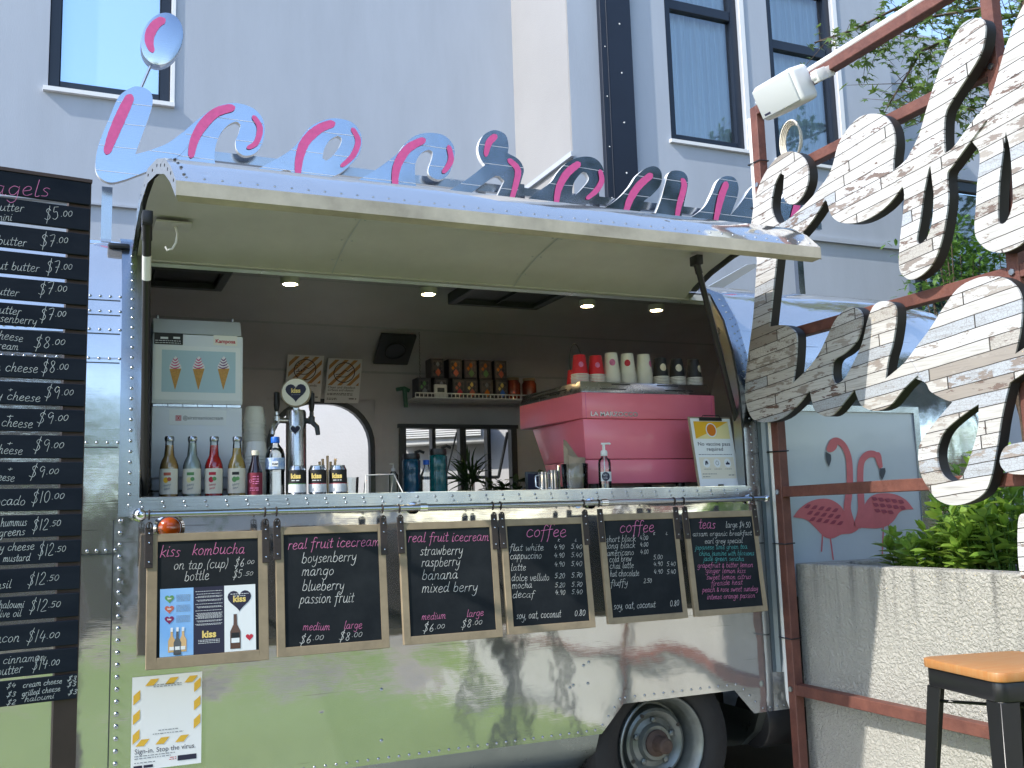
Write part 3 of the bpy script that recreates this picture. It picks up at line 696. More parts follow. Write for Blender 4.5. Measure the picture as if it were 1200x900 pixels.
# inner lining, 4.5 cm inside the skin
def lin(x, j, d=.045):
    a = Vector(prof[max(0, j-1)]); b = Vector(prof[min(NP-1, j+1)]); t = (b-a).normalized(); n = Vector((t.y, -t.x))
    y, z = prof[j]; return (x, Y0+y+n.x*d, z+n.y*d)
mb = MB(); idx2 = {}; xsl = [x for x in xsb if -1.5 < x <= 4.1]
for i, x in enumerate(xsl):
    for j in range(NP): idx2[i, j] = len(mb.v); mb.v.append(Vector(lin(x, j)))
for i in range(len(xsl)-1):
    xc = (xsl[i]+xsl[i+1])/2
    for j in range(NP-1):
        if hole(xc, j) and j > 0: continue
        if j == 0: continue
        mb.f.append((idx2[i, j], idx2[i+1, j], idx2[i+1, j+1], idx2[i, j+1])); mb.mi.append(0)
# end walls and floor
for x in (xsl[0]+.001, xsl[-1]-.001):
    i = 0 if x < 0 else len(xsl)-1
    mb.f.append(tuple(idx2[i, j] for j in range(1, NP-1))); mb.mi.append(0)
mb.quad((xsl[0], Y0+.04, .56), (4.1, Y0+.04, .56), (4.1, Y0+W-.04, .56), (xsl[0], Y0+W-.04, .56))
liner = mb.build('inner_lining', 'liner_grey', tr, smooth=50)
mb = MB()
for j in (10, 12, 14, 16):                                      # riveted seams along the ceiling lining
    a = Vector(lin(0, j, .0475)); n_ = (Vector((0, Y0+W/2, 1.5))-a).normalized(); sd = Vector((0, n_.z, -n_.y))
    mb.quad((-1, a.y-sd.y*.008, a.z-sd.z*.008), (4.0, a.y-sd.y*.008, a.z-sd.z*.008), (4.0, a.y+sd.y*.008, a.z+sd.z*.008), (-1, a.y+sd.y*.008, a.z+sd.z*.008))
    for k in range(60):
        if k % 2 == 0: mb.dome((.1+k*.05, a.y, a.z), n_, .004)
mb.build('lining_seam', 'lid_grey', tr, smooth=0)
# belly pan and chassis under the skirt
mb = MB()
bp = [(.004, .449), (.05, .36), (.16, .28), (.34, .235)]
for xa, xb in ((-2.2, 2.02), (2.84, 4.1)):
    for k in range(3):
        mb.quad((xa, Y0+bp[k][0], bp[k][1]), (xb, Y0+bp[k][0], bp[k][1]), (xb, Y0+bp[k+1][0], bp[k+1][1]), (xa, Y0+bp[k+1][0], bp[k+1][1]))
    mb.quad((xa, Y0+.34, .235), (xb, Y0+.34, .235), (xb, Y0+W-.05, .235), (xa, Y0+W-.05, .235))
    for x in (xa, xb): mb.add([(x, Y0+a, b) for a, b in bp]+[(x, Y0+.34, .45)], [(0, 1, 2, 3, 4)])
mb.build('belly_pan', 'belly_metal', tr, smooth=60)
mb = MB(); mb.box(2.0, 2.86, Y0+.30, Y0+W-.3, .28, .56); mb.box(2.0, 2.86, Y0+.02, Y0+.30, .60, .62)
mb.build('wheel_housing', 'black_plastic', tr, smooth=0)
# wheel
def wheel(cx, cy, cz, out):
    tp = [(.22, -.09), (.29, -.10), (.335, -.085), (.352, -.05), (.352, .05), (.335, .085), (.29, .098), (.235, .09), (.215, .07), (.22, -.09)]
    m1 = MB(); m1.lathe((cx, cy, cz), tp, 56, (0, out, 0))
    for k in range(70):
        a = 2*pi*k/70
        for yy in (-.035, 0, .035):
            M = Matrix.Translation((cx, cy+yy*out, cz)) @ Matrix.Rotation(a, 4, 'Y')
            m1.box(-.010, .010, -.012, .012, .350, .357, M)
    t = m1.build('tyre', 'rubber', wh, smooth=40)
    m2 = MB(); rp = [(.05, .034), (.072, .036), (.082, .014), (.104, .006), (.118, .020), (.134, .030), (.146, .024), (.152, -.006), (.158, -.022), (.166, -.022), (.172, .010), (.178, .040), (.184, .056), (.190, .062), (.198, .084), (.207, .090), (.212, .086), (.208, .06), (.20, -.08), (.0001, -.08)]
    m2.lathe((cx, cy, cz), rp, 56, (0, out, 0)); rim = m2.build('rim', 'wheel_paint', wh, smooth=40)
    m3 = MB(); m3.lathe((cx, cy, cz), [(.058, .02), (.056, .045), (.036, .055), (.033, .112), (.026, .120), (.0001, .122)], 24, (0, out, 0))
    m3.build('hub', 'hub_rust', wh)
    m4 = MB(); m5 = MB()
    for k in range(5):
        a = 2*pi*k/5+.3; px_, pz_ = cx+.094*cos(a), cz+.094*sin(a)
        m4.lathe((px_, cy+.008*out, pz_), [(.014, 0), (.014, .012), (.008, .016), (.0001, .017)], 6, (0, out, 0))
    m4.build('wheel_nut', 'wheel_paint', wh)
    for k in range(4):
        a = 2*pi*k/4+.5; px_, pz_ = cx+.135*cos(a), cz+.135*sin(a)
        m5.lathe((px_, cy+.025*out, pz_), [(.009, 0), (.009, .0065), (.0001, .0066)], 10, (0, out, 0))
    m5.build('rim_hole', 'black_plastic', wh)
wc = atY(768, 853, Y0+.10)
wh = MB().add([], [])
mbw = MB(); mbw.tube([(wc.x, Y0+.10, .355), (wc.x, Y0+W-.2, .355)], .035, 12); wh = mbw.build('axle', 'black_plastic', tr)
wheel(wc.x, Y0+.13, .358, -1)
# far wheel
mb = MB(); mb.lathe((wc.x, Y0+W-.14, .356), [(.0001, -.09), (.30, -.09), (.352, -.05), (.352, .05), (.30, .09), (.0001, .09)], 40, (0, 1, 0)); mb.build('far_tyre', 'rubber', wh)

# ---- riveted trim round the serving opening
def strip_on_profile(xa, xb, j0, j1, lift, mb):
    for j in range(j0, j1):
        def pt(x, jj):
            a = Vector(prof[max(0, jj-1)]); b = Vector(prof[min(NP-1, jj+1)]); t = (b-a).normalized(); n = Vector((-t.y, t.x))
            y, z = prof[jj]; return (x, Y0+y+n.x*lift, z+n.y*lift)
        mb.quad(pt(xa, j), pt(xb, j), pt(xb, j+1), pt(xa, j+1))
def along_profile(z):
    for j in range(len(half)-1):
        if half[j][1] <= z <= half[j+1][1]:
            t = (z-half[j][1])/max(1e-6, half[j+1][1]-half[j][1]); y = half[j][0]+t*(half[j+1][0]-half[j][0])
            dn = Vector((half[j+1][0]-half[j][0], half[j+1][1]-half[j][1])).normalized(); return Y0+y, Vector((0, -dn.y, dn.x))
    return Y0, Vector((0, -1, 0))
mb = MB(); strip_on_profile(X0-.065, X0+.004, 3, 10, .005, mb)
for k in range(26):
    z = 1.44+k*.038
    if z > 2.4: break
    y, n = along_profile(z); mb.dome(Vector((X0-.028, y, z))+n*.005, n, .0065)
mb.build('left_jamb_trim', 'aluminium_trim', tr, smooth=50)
mb = MB(); strip_on_profile(X1-.004, X1+.07, 3, 10, .005, mb)
for k in range(26):
    z = 1.44+k*.038
    if z > 2.4: break
    y, n = along_profile(z); mb.dome(Vector((X1+.035, y, z))+n*.005, n, .0055); mb.dome(Vector((X1+.062, y, z+.018))+n*.005, n, .004)
mb.build('right_jamb_trim', 'aluminium_trim', tr, smooth=50)
# reveal between the outer skin and the lining, all round the opening
mb = MB()
for x in (X0, X1):
    for j in range(4, 9):
        a, b = prof[j], prof[j+1]; e = .012 if x == X0 else -.012
        mb.quad((x+e, Y0+a[0], a[1]), (x+e, Y0+b[0], b[1]), Vector(lin(x+e, j+1, .06)), Vector(lin(x+e, j, .06)))
a = prof[9]; mb.quad((X0, Y0+a[0]+.002, a[1]-.004), (X1, Y0+a[0]+.002, a[1]-.004), Vector(lin(X1, 9, .06)), Vector(lin(X0, 9, .06)))
mb.build('opening_reveal', 'aluminium_dull', tr, smooth=40, keep_normals=True)
# counter edge
mb = MB(); mb.box(X0-.03, X1+.06, Y0-.012, Y0+.05, 1.395, 1.466)
for k in range(38):
    x = X0+.01+k*.0735
    if x > X1+.03: break
    mb.dome((x, Y0-.012, 1.449), (0, -1, 0), .0058); mb.dome((x+.006, Y0-.012, 1.432), (0, -1, 0), .0050)
    if k % 3 == 1: mb.dome((x+.03, Y0-.012, 1.412), (0, -1, 0), .0045)
mb.build('counter_edge', 'aluminium_trim', tr, smooth=50, bevel=.0)
mb = MB(); mb.box(X0-.35, 3.9, Y0+.052, Y0+.56, 1.425, 1.465); mb.build('counter_top', 'steel', tr, smooth=0)
mb = MB(); mb.box(.0, 3.6, Y0+W-.62, Y0+W-.06, 1.28, 1.32); mb.box(.0, 3.6, Y0+W-.6, Y0+W-.56, .6, 1.28); mb.build('rear_counter', 'liner_grey', tr, smooth=0)
# inner top rail of the opening (dark soffit strip under the hinge)
mb = MB(); mb.box(X0, X1, Y0+.20, Y0+.25, 2.385, 2.412); mb.build('hinge_beam', 'awning_paint', tr, smooth=0)
# seams, rivets of the skin
mb = shell_mb; sm = shell_mb; mb.k = 1
def rivrow(x0, x1, z, step, r=.0055):
    n = max(2, int((x1-x0)/step))
    for k in range(n+1):
        x = x0+(x1-x0)*k/n; y, nn = along_profile(z); mb.dome(Vector((x, y, z))+nn*.001, nn, r)
def seam(x0, x1, z):
    y, nn = along_profile(z); a = Vector((x0, y, z))+nn*.0015; b = Vector((x1, y, z))+nn*.0015
    up = Vector((0, nn.z, -nn.y)) if abs(nn.y) > .1 else Vector((0, 1, 0)); up = Vector((1, 0, 0)).cross(nn).normalized()
    sm.k = 2; sm.quad(a-up*.002, b-up*.002, b+up*.002, a+up*.002); sm.k = 1
xl0, xl1 = -.35, X0-.07
for yy in (346, 365, 388, 423, 522): 
    z = atY(130, yy, Y0+.02).z
    if z < 2.41: rivrow(xl0, xl1, z+.008, .034); seam(xl0, xl1, z-.008)
z = atY(130, 645, Y0).z; rivrow(xl0, xl1, z, .03, .007); seam(xl0, xl1, z-.012)
for k in range(24):                                            # big rivets down the left edge of the long panel
    z = 1.385-k*.041; mb.dome((X0-.055, Y0-.001, z), (0, -1, 0), .0085)
    if z < .50: break
sm.k = 2; sm.quad((X0-.080, Y0-.002, .46), (X0-.076, Y0-.002, .46), (X0-.076, Y0-.002, 1.39), (X0-.080, Y0-.002, 1.39))
sm.k = 1
rivrow(X0-.02, 2.00, .468, .040, .0058)                        # skirt
for k in range(4): mb.dome((2.035+k*.03, Y0-.001, .485+k*.032), (0, -1, 0), .0058)
rivrow(2.15, 2.72, .585, .045, .0058)
for k in range(3): mb.dome((2.76+k*.03, Y0-.001, .56-k*.03), (0, -1, 0), .0058)
rivrow(2.86, 3.02, .468, .04, .005)
for px_, py_ in ((447, 808), (447, 868), (689, 801), (672, 803), (668, 806), (684, 780), (690, 776), (742, 690)):
    p = atY(px_, py_, Y0); mb.dome((p.x, Y0-.001, p.z), (0, -1, 0), .007)
rivrow(3.96, 4.1, 1.62, .03, .004)
shell = mb.build('body_shell', ['aluminium', 'aluminium_trim', 'hatch_dark'], tr, smooth=50)
# ribbed vertical door panel behind the post, right of the opening
mb = MB(); p = [(2.925, 0), (2.945, .0), (2.955, .02), (2.975, .02), (2.985, .0), (3.005, 0), (3.015, .02), (3.032, .02), (3.04, 0)]
for i in range(len(p)-1):
    a, b = p[i], p[i+1]
    mb.quad((a[0], Y0-.004-a[1], .62), (b[0], Y0-.004-b[1], .62), (b[0], Y0-.004-b[1], 1.98), (a[0], Y0-.004-a[1], 1.98))
mb.build('ribbed_panel', 'rib_grey', tr, smooth=30)
# round holding tank hanging at the corner by the wheel
mb = MB(); mb.tube([(2.88, Y0+.12, .40), (3.35, Y0+.12, .40)], .13, 20); mb.build('water_tank', 'black_plastic', tr, bevel=.01)
# orange clearance lamp by the counter, half behind the first board
def lamp(x, y, z, n, r):
    m1 = MB(); m1.lathe((x, y, z), [(r*1.35, 0), (r*1.35, .008), (r*1.1, .014), (r*1.02, .008)], 28, n); b = m1.build('marker_lamp_bezel', 'chrome', tr)
    m2 = MB(); m2.lathe((x, y, z), [(r, .004), (r*.95, .018), (r*.7, .030), (r*.3, .036), (.0001, .037)], 28, n); m2.build('marker_lamp_lens', 'amber_lens', b)
p = atY(198, 619, Y0); lamp(p.x, Y0, p.z, (0, -1, 0), .040)
lamp(4.03, Y0-.0, 1.355, (0, -1, 0), .035)
# small stickers of grey-blue discs behind the boards are left as bare metal
# ---- rail that carries the boards
mb = MB(); zr, yr = 1.405, Y0-.13
xr0, xr1 = atY(166, 603, yr).x, atY(897, 582, yr).x
mb.tube([(xr0, yr, zr), (xr1, yr, zr)], .0115, 14); rail = mb.build('counter_rail', 'aluminium_trim', tr, smooth=60)
mb = MB()
for x in (xr0, (xr0+xr1)*.40, (xr0+xr1)*.66, xr1):
    mb.tube([(x, yr, zr), (x, Y0, zr)], .010, 10); mb.lathe((x, Y0-.012, zr), [(.024, 0), (.024, .006), (.012, .012), (.0001, .012)], 16, (0, -1, 0))
mb.ball((xr0-.004, yr, zr), .021, 12); mb.ball((xr1+.004, yr, zr), .017, 12)
for x in ((xr0+xr1)*.40, (xr0+xr1)*.66): mb.tube([(x-.015, yr, zr), (x+.015, yr, zr)], .0155, 12)
mb.build('rail_bracket', 'chrome', rail)

# ---- hinged flap
AP = [(3.95, 2.425), (3.86, 2.458), (3.70, 2.496), (3.50, 2.521), (3.30, 2.527), (3.15, 2.509), (3.03, 2.470), (2.94, 2.415), (2.86, 2.345)]
def ax(i): 
    t = (3.95-AP[i][0])/(3.95-2.86); return .168+.022*t+.048*max(0, t-.55)/.45*1.0, 2.72-.135*t
mb = MB(); ns = 16
def flap(mb, dz, inset, dn=0):
    ids = []
    for i, (y, z) in enumerate(AP):
        xa, xb = ax(i); xa += inset; xb -= inset; row = []
        for k in range(ns+1):
            x = xa+(xb-xa)*k/ns; row.append(len(mb.v)); mb.v.append(Vector((x, y, z-dz)))
        ids.append(row)
    for i in range(len(AP)-1):
        for k in range(ns): mb.f.append((ids[i][k], ids[i][k+1], ids[i+1][k+1], ids[i+1][k])); mb.mi.append(0)
flap(mb, 0, 0)
for i in range(len(AP)-1):                                      # side flanges
    for s in (0, 1):
        a, b = ax(i)[s], ax(i+1)[s]
        mb.quad((a, AP[i][0], AP[i][1]), (b, AP[i+1][0], AP[i+1][1]), (b, AP[i+1][0], AP[i+1][1]-.05), (a, AP[i][0], AP[i][1]-.05))
fl = mb.build('side_flap', 'aluminium', tr, smooth=40)
mb = MB(); flap(mb, .034, .022)
mb.build('flap_lining', 'awning_paint', fl, smooth=40)
mb = MB()
for xs_ in (.95, 1.78):                                         # sheet joints with their screws
    for i in range(len(AP)-1):
        a, b = AP[i], AP[i+1]; mb.quad((xs_, a[0], a[1]-.0365), (xs_+.005, a[0], a[1]-.0365), (xs_+.005, b[0], b[1]-.0365), (xs_, b[0], b[1]-.0365))
    for i in range(1, len(AP)-1):
        for dx in (-.018, .022): mb.dome((xs_+dx, AP[i][0], AP[i][1]-.035), (0, 0, -1), .005)
mb.build('lining_joint', 'lid_grey', fl, smooth=0)
mb = MB(); xa, xb = ax(len(AP)-1)
mb.add([(xa, 2.859, 2.345), (xb, 2.859, 2.345), (xb, 2.859, 2.302), (xa, 2.859, 2.302), (xa+.01, 2.90, 2.296), (xb-.01, 2.90, 2.296), (xb-.02, 2.94, 2.37), (xa+.02, 2.94, 2.37)], [(0, 1, 2, 3), (3, 2, 5, 4), (4, 5, 6, 7)])
mb.build('flap_edge', 'flap_edge_paint', fl, smooth=20)
mb = MB()
for k in range(46):                                             # rivets along the front of the skin
    x = xa+.03+k*(xb-xa-.06)/45; mb.dome((x, 2.885, 2.367), (0, -.55, .8), .0048)
for i in range(2, 16):
    t = i/16; j = int(t*(len(AP)-1)); u = t*(len(AP)-1)-j; y = AP[j][0]+(AP[j+1][0]-AP[j][0])*u; z = AP[j][1]+(AP[j+1][1]-AP[j][1])*u
    xe = ax(j)[0]+(ax(j+1)[0]-ax(j)[0])*u; mb.dome((xe+.03, y, z+.001), (0, 0, 1), .005)
    mb.lathe((xe-.0005, y, z-.022), [(.006, 0), (.0001, .0008)], 8, (-1, 0, 0))
mb.build('flap_rivets', 'aluminium_trim', fl)
mb = MB()                                                       # stay bracket, cable plate with a loop of white cable
q = (.30, 3.55, 2.43); mb.box(.235, .36, 3.62, 3.74, 2.448, 2.455)
mb.build('cable_plate', 'awning_paint', fl, smooth=0)
mb = MB(); mb.tube([(.305, 3.67, 2.45), (.312, 3.66, 2.42), (.308, 3.66, 2.385), (.295, 3.66, 2.36), (.278, 3.66, 2.355), (.272, 3.66, 2.368)], .0045, 6); mb.build('cable_loop', 'white_plastic', fl)
mb = MB(); mb.box(.262, .282, 2.99, 2.995, 2.33, 2.39); mb.build('latch_plate', 'aluminium_trim', fl, smooth=0)
def strut(top, bot):
    m1 = MB(); t = Vector(top); b = Vector(bot); mid = t.lerp(b, .46)
    m1.tube([t.lerp(b, .04), b], .0135, 12); c = m1.build('gas_strut', 'black_plastic', tr, smooth=60)
    m2 = MB(); m2.tube([t, t.lerp(b, .06)], .0165, 12); m2.build('strut_cap', 'black_plastic', c, smooth=60)
    m3 = MB(); m3.tube([t.lerp(b, .11), t.lerp(b, .19)], .0139, 12); m3.build('strut_label', 'white_plastic' if top[0] < 1 else 'black_plastic', c, smooth=60)
    m4 = MB(); m4.box(t.x-.016, t.x+.016, t.y-.03, t.y+.03, t.z-.015, t.z+.028); m4.build('strut_bracket', 'black_plastic', c, bevel=.004)
tp = atY(172.5, 252, 3.18); bt = atY(169, 590, Y0+.05); strut((tp.x, 3.18, tp.z-.02), (bt.x, Y0+.05, 1.48))
tp = atY(817, 322, 3.50); bt = atY(867, 508, 3.83); strut((tp.x, 3.50, 2.44), (bt.x, 3.83, bt.z))

mb = MB(); mb.box(.085, .165, 3.94, 3.98, 2.425, 2.446); mb.build('hinge_cap', 'black_plastic', tr, bevel=.008)
P4 = [atY(816, 344, 4.6), atY(838, 343, 4.6), atY(893, 309, 4.5), atY(876, 310, 4.5)]
mb = MB(); up_ = Vector((0, .012, .004)); mb.add(P4+[p+up_ for p in P4], [(0, 1, 2, 3), (7, 6, 5, 4), (0, 4, 5, 1), (1, 5, 6, 2), (2, 6, 7, 3), (3, 7, 4, 0)]); mb.build('roof_vent_lid', 'white_plastic', tr, smooth=0)
# ---- inside: lamps, hatches, frames of the rear windows
for px_, py_ in ((340, 331), (502, 343), (688, 357), (769, 362)):
    p = on_plane(px_, py_, (0, 0, 2.49), (0, 0, 1)); 
    jz = 2.50
    m1 = MB(); m1.lathe((p.x, p.y, 2.512), [(.045, 0), (.045, -.03), (.034, -.032), (.034, -.01)], 20); b = m1.build('ceiling_lamp', 'white_plastic', tr)
    m2 = MB(); m2.lathe((p.x, p.y, 2.4825), [(.0001, 0), (.033, 0)], 18); m2.build('lamp_disc', 'lamp_glow', b)
def hatch(xa, xb, ya, yb, z, inner):
    m1 = MB(); m1.box(xa, xb, ya, ya+.04, z-.03, z+.03); m1.box(xa, xb, yb-.04, yb, z-.03, z+.03); m1.box(xa, xa+.04, ya+.04, yb-.04, z-.03, z+.03); m1.box(xb-.04, xb, ya+.04, yb-.04, z-.03, z+.03)
    b = m1.build('roof_hatch', 'hatch_dark', tr, smooth=0, bevel=.004, seg=1)
    m2 = MB(); m2.box(xa+.04, xb-.04, ya+.04, yb-.04, z-.005, z+.02); m2.box((xa+xb)/2-.004, (xa+xb)/2+.004, ya+.04, yb-.04, z-.02, z-.006); m2.build('hatch_cover', inner, b, smooth=0)
p = on_plane(270, 322, (0, 0, 2.46), (0, 0, 1)); hatch(p.x-.62, p.x, 4.28, 4.66, 2.475, 'black_plastic')
p = on_plane(597, 347, (0, 0, 2.49), (0, 0, 1)); hatch(p.x-.26, p.x+.26, p.y-.22, p.y+.22, 2.505, 'hatch_dark')
# arched rear window frame: rectangle with a round-topped opening
YR = Y0+W-.05
def arch(x0, x1, z0, z1, r, n=9):
    pts = [(x0, z0), (x1, z0)]
    for k in range(n+1): a = pi/2*k/n; pts.append((x1-r+r*cos(a), z1-r+r*sin(a)))
    for k in range(n+1): a = pi/2+pi/2*k/n; pts.append((x0+r+r*cos(a), z1-r+r*sin(a)))
    return pts
MR = frame((0, YR, 0), (1, 0, 0), (0, 0, 1))
def plate(outer, inner, d, name, m, parent):
    vs, fs = filled([outer, inner], d); b = MB(MR); b.add(vs, fs); return b.build(name, m, parent, smooth=30)
plate([(.96, 1.34), (1.70, 1.34), (1.70, 2.16), (.96, 2.16)], arch(1.03, 1.625, 1.36, 2.065, .26), .02, 'rear_window_surround', 'liner_grey', tr)
wf = plate(arch(1.005, 1.65, 1.35, 2.09, .28), arch(1.035, 1.62, 1.37, 2.06, .255), .05, 'arched_window_frame', 'black_plastic', tr)
rx0, rx1, rz0, rz1 = 1.84, 2.59, 1.46, 1.96
m = MB()
fx = [atY(q, 530, YR).x for q in (471, 507, 539.5, 571.5, 601)]
m.box(fx[0]-.03, fx[4]+.03, YR-.03, YR+.03, 1.92, 1.945); m.box(fx[0]-.03, fx[4]+.03, YR-.03, YR+.03, 1.44, 1.47)
for i, x in enumerate(fx): m.box(x-.012 if i not in (0, 4) else x-.02, x+.012 if i not in (0, 4) else x+.02, YR-.028, YR+.028, 1.47, 1.92)
m.box(fx[2]+.014, fx[2]+.03, YR-.028, YR+.028, 1.47, 1.92)
lf = m.build('louvre_window_frame', 'hatch_dark', tr, smooth=0)
m = MB()                                                        # the outward-tilting sash with its stay
m.quad((fx[0]+.02, YR+.03, 1.90), (fx[4]-.02, YR+.03, 1.90), (fx[4]-.02, YR+.20, 1.62), (fx[0]+.02, YR+.20, 1.62)); m.build('tilted_pane', 'clear_glass', lf, smooth=0)
m = MB(); m.tube([(fx[0]+.02, YR+.20, 1.62), (fx[4]-.02, YR+.20, 1.62)], .012, 6); m.tube([(fx[4]-.02, YR+.03, 1.90), (fx[4]-.02, YR+.20, 1.62)], .011, 6); m.tube([(fx[2]-.03, YR+.20, 1.62), (fx[2]-.01, YR+.03, 1.90)], .006, 6); m.build('sash_bar', 'hatch_dark', lf)
# painted flamingo panel on the side skin, past the opening
fp0, fp1 = atY(919, 560, Y0-.02).x, atY(1075, 560, Y0-.02).x; fpt = atY(1000, 483, Y0-.02).z
MF = frame((0, Y0-.012, 0), (1, 0, 0), (0, 0, 1))
m = MB(MF); m.prism([(fp0, .95), (fp1, .95), (fp1, fpt), (fp0, fpt)], -.01, .010); panel = m.build('flamingo_panel', 'flamingo_board', tr, smooth=0)
m = MB(MF); m.prism([(fp1, .95), (fp1+.035, .95), (fp1+.035, fpt+.03), (fp1, fpt+.03)], -.01, .02); m.prism([(fp0, fpt), (fp1, fpt), (fp1, fpt+.03), (fp0, fpt+.03)], -.01, .02); m.build('panel_frame', 'aluminium_trim', panel, smooth=0)
def px_loop(M, pts, sm=True, k=4):
    q = [uv_on(M, *p) for p in pts]; return smooth_line(q, True, k) if sm else q
zc = lambda x, y: (x/3.462+860, y/3.462+440)
body1 = [zc(*p) for p in ((233, 575), (260, 540), (310, 508), (370, 500), (415, 520), (440, 550), (455, 585), (475, 600), (500, 590), (500, 620), (470, 640), (430, 645), (395, 660), (360, 655), (320, 615), (285, 585))]
body2 = [zc(*p) for p in ((722, 543), (690, 505), (645, 482), (590, 478), (550, 490), (525, 520), (518, 555), (500, 590), (500, 618), (540, 620), (575, 620), (610, 612), (640, 590), (665, 555), (690, 545))]
neck1 = [(467, 600), (452, 540), (458, 480), (462, 420), (458, 340), (440, 290), (415, 268), (395, 270), (384, 290)]
neck2 = [(495, 600), (508, 550), (506, 480), (504, 410), (510, 350), (535, 322), (565, 322), (580, 345)]
m = MB(MF); m.poly(px_loop(MF, body1), .0125); m.poly(px_loop(MF, body2), .0125)
for nk in (neck1, neck2):
    q = smooth_line([uv_on(MF, *zc(*p)) for p in nk], False, 6); n = len(q); m.ribbon(q, [.046*(1-.35*i/n) for i in range(n)], .0145)
for hd in (((372, 282), (383, 262), (400, 258), (412, 270), (408, 295), (392, 310), (375, 312), (366, 300)), ((560, 315), (578, 312), (588, 325), (592, 350), (595, 372), (583, 380), (570, 355))):
    m.poly(px_loop(MF, [zc(*p) for p in hd]), .0155)
for a, b in (((352, 640), (348, 712)), ((383, 655), (395, 745)), ((598, 618), (594, 730)), ((618, 600), (632, 680))):
    m.ribbon([uv_on(MF, *zc(*a)), uv_on(MF, *zc(*b))], .008, .0135)
m.build('flamingo_painting', 'flamingo_pink', panel, smooth=0)
m = MB(MF)
for bk in (((362, 310), (384, 322), (385, 345), (376, 372), (366, 345)), ((583, 378), (604, 376), (605, 395), (592, 425), (583, 405))): m.poly(px_loop(MF, [zc(*p) for p in bk]), .0165)
m.build('beak', 'slate_grey', panel, smooth=0)
m = MB(MF)
for k in range(15):
    x, y = 290+k % 5*28+k//5*10, 530+k//5*26+(k % 5)*4
    m.poly(px_loop(MF, [zc(*p) for p in ((x-14, y+8), (x, y-6), (x+14, y-6), (x+4, y+8))]), .0150)
    if k in (13, 14): continue
    x, y = 560+k % 5*27+k//5*6, 500+k//5*24+(k % 5)*3
    m.poly(px_loop(MF, [zc(*p) for p in ((x-12, y-6), (x+6, y-6), (x+14, y+6), (x-2, y+8))]), .0150)
m.build('wing_feathers', 'flamingo_deep', panel, smooth=0)
# shallow pressed ribs and a white waste hose at the front corner
m = MB(); m.tube([(2.99, Y0-.03, .95), (2.985, Y0-.03, .72), (2.97, Y0-.03, .62)], .012, 8); m.build('drain_hose', 'white_plastic', tr)
# ================================================================ ROOF SIGN
YS = 4.50
MS = frame((0, YS, 0), (1, 0, 0), (0, 0, 1))
rs = thing('roof_sign', 'polished steel script lettering with pink brush strokes reading icecream above the trailer', 'roof sign', (1.5, YS, 2.55))
ICE = [
 ('letter_i', [[(148.6,111),(160,107),(174,112),(178,123),(175,138),(166,163),(157.5,186),(175,181),(195,173),(213,160),(224,168),(210,186),(185,200),(161,209.5),(143,216),(128,218.5),(116,212),(111.5,200),(115,176),(128,143),(138,120)]]),
 ('letter_c', [[(178,186),(200,172),(222,152),(243,135.5),(258.5,128),(276,126),(294,131.6),(305,143),(308,158.5),(304.5,174),(297,184),(285,187),(276,181),(274,171),(277.6,161),(280,151),(275,147.5),(266,151),(257,161),(251,176),(250,194),(256,208),(270,216),(300,212),(310,222),(280,232),(245,232),(224,222),(214,200),(205,190)]]),
 ('letter_e', [[(285,218),(300,203),(325,189),(343,176),(358,156),(373.5,147),(389,143.6),(407.5,147.5),(417.5,157.5),(420.7,170),(417.5,185),(407.5,197.5),(395,207.5),(380,214),(372,220),(385,232),(420,230),(425,240),(385,248),(350,240),(338,225),(341,208),(330,204)], [(374.7,190),(377,179),(383.7,168.7),(392.6,163.6),(397,167),(396,173),(392.5,180),(385,188.8),(379,193)]]),
 ('letter_c', [[(392,232),(410,218.7),(430,207.5),(450,193.7),(462.5,183.7),(472.5,171),(485,162.5),(500,160),(515,162.5),(525,171),(528.7,182.5),(526,197.5),(520,210),(510,214.5),(500,210),(498,202.5),(502,190),(503,182),(498,180),(490,183.7),(483.7,193.7),(482.5,207.5),(486,229),(500,240),(520,240),(522,250),(485,256),(458,248),(450,232),(451,219),(437,222),(420,234)]]),
 ('letter_r', [[(495,246),(512,232.5),(530,222.5),(550,208.7),(563.7,197.5),(559,191),(555.7,180),(558,168.7),(565,160.5),(576,157),(587.5,162.5),(591,175),(590,183.7),(602.5,191),(608.7,202.5),(606,215),(598,243),(594,262),(572,258),(576,238),(586,216),(577,210),(560,221),(540,236),(520,250)]]),
 ('letter_e', [[(588,256),(620,232),(640,217.5),(648,206),(659,194.5),(672,188.5),(686,187.6),(696.5,193),(702.5,205),(701,220),(692,235),(679,245),(670,250),(690,262),(690,275),(660,272),(643,260),(640,244),(628,248),(610,262)], [(665,232),(666,222),(669.5,214),(677,205.6),(682,206.5),(684.5,214),(678,223),(670,231)]]),
 ('letter_a', [[(672,268),(693.5,253),(716,238),(731,223),(740,209.5),(752,200.5),(762.5,199),(769,206.5),(768,220),(758,232),(748,240),(744,252),(743,270),(757,262),(767,241),(773,220),(777.5,206.5),(786.5,203.5),(796,206.5),(800,217),(795.5,241),(791,262),(788,280),(735,284),(716,276),(716,262),(700,268)]]),
 ('letter_m', [[(775,276),(797,262),(818,247),(828,230),(834.5,215.5),(843.5,210),(854,211.6),(859,222),(857,236),(849,256),(862,240),(874,223),(886,216),(897,220),(901,234),(895,256),(908,238),(920,222),(932,216),(944,222),(947,238),(938,268),(932,292),(905,290),(908,270),(890,288),(860,290),(862,270),(840,284),(820,284),(823,262),(800,276)]]),
]
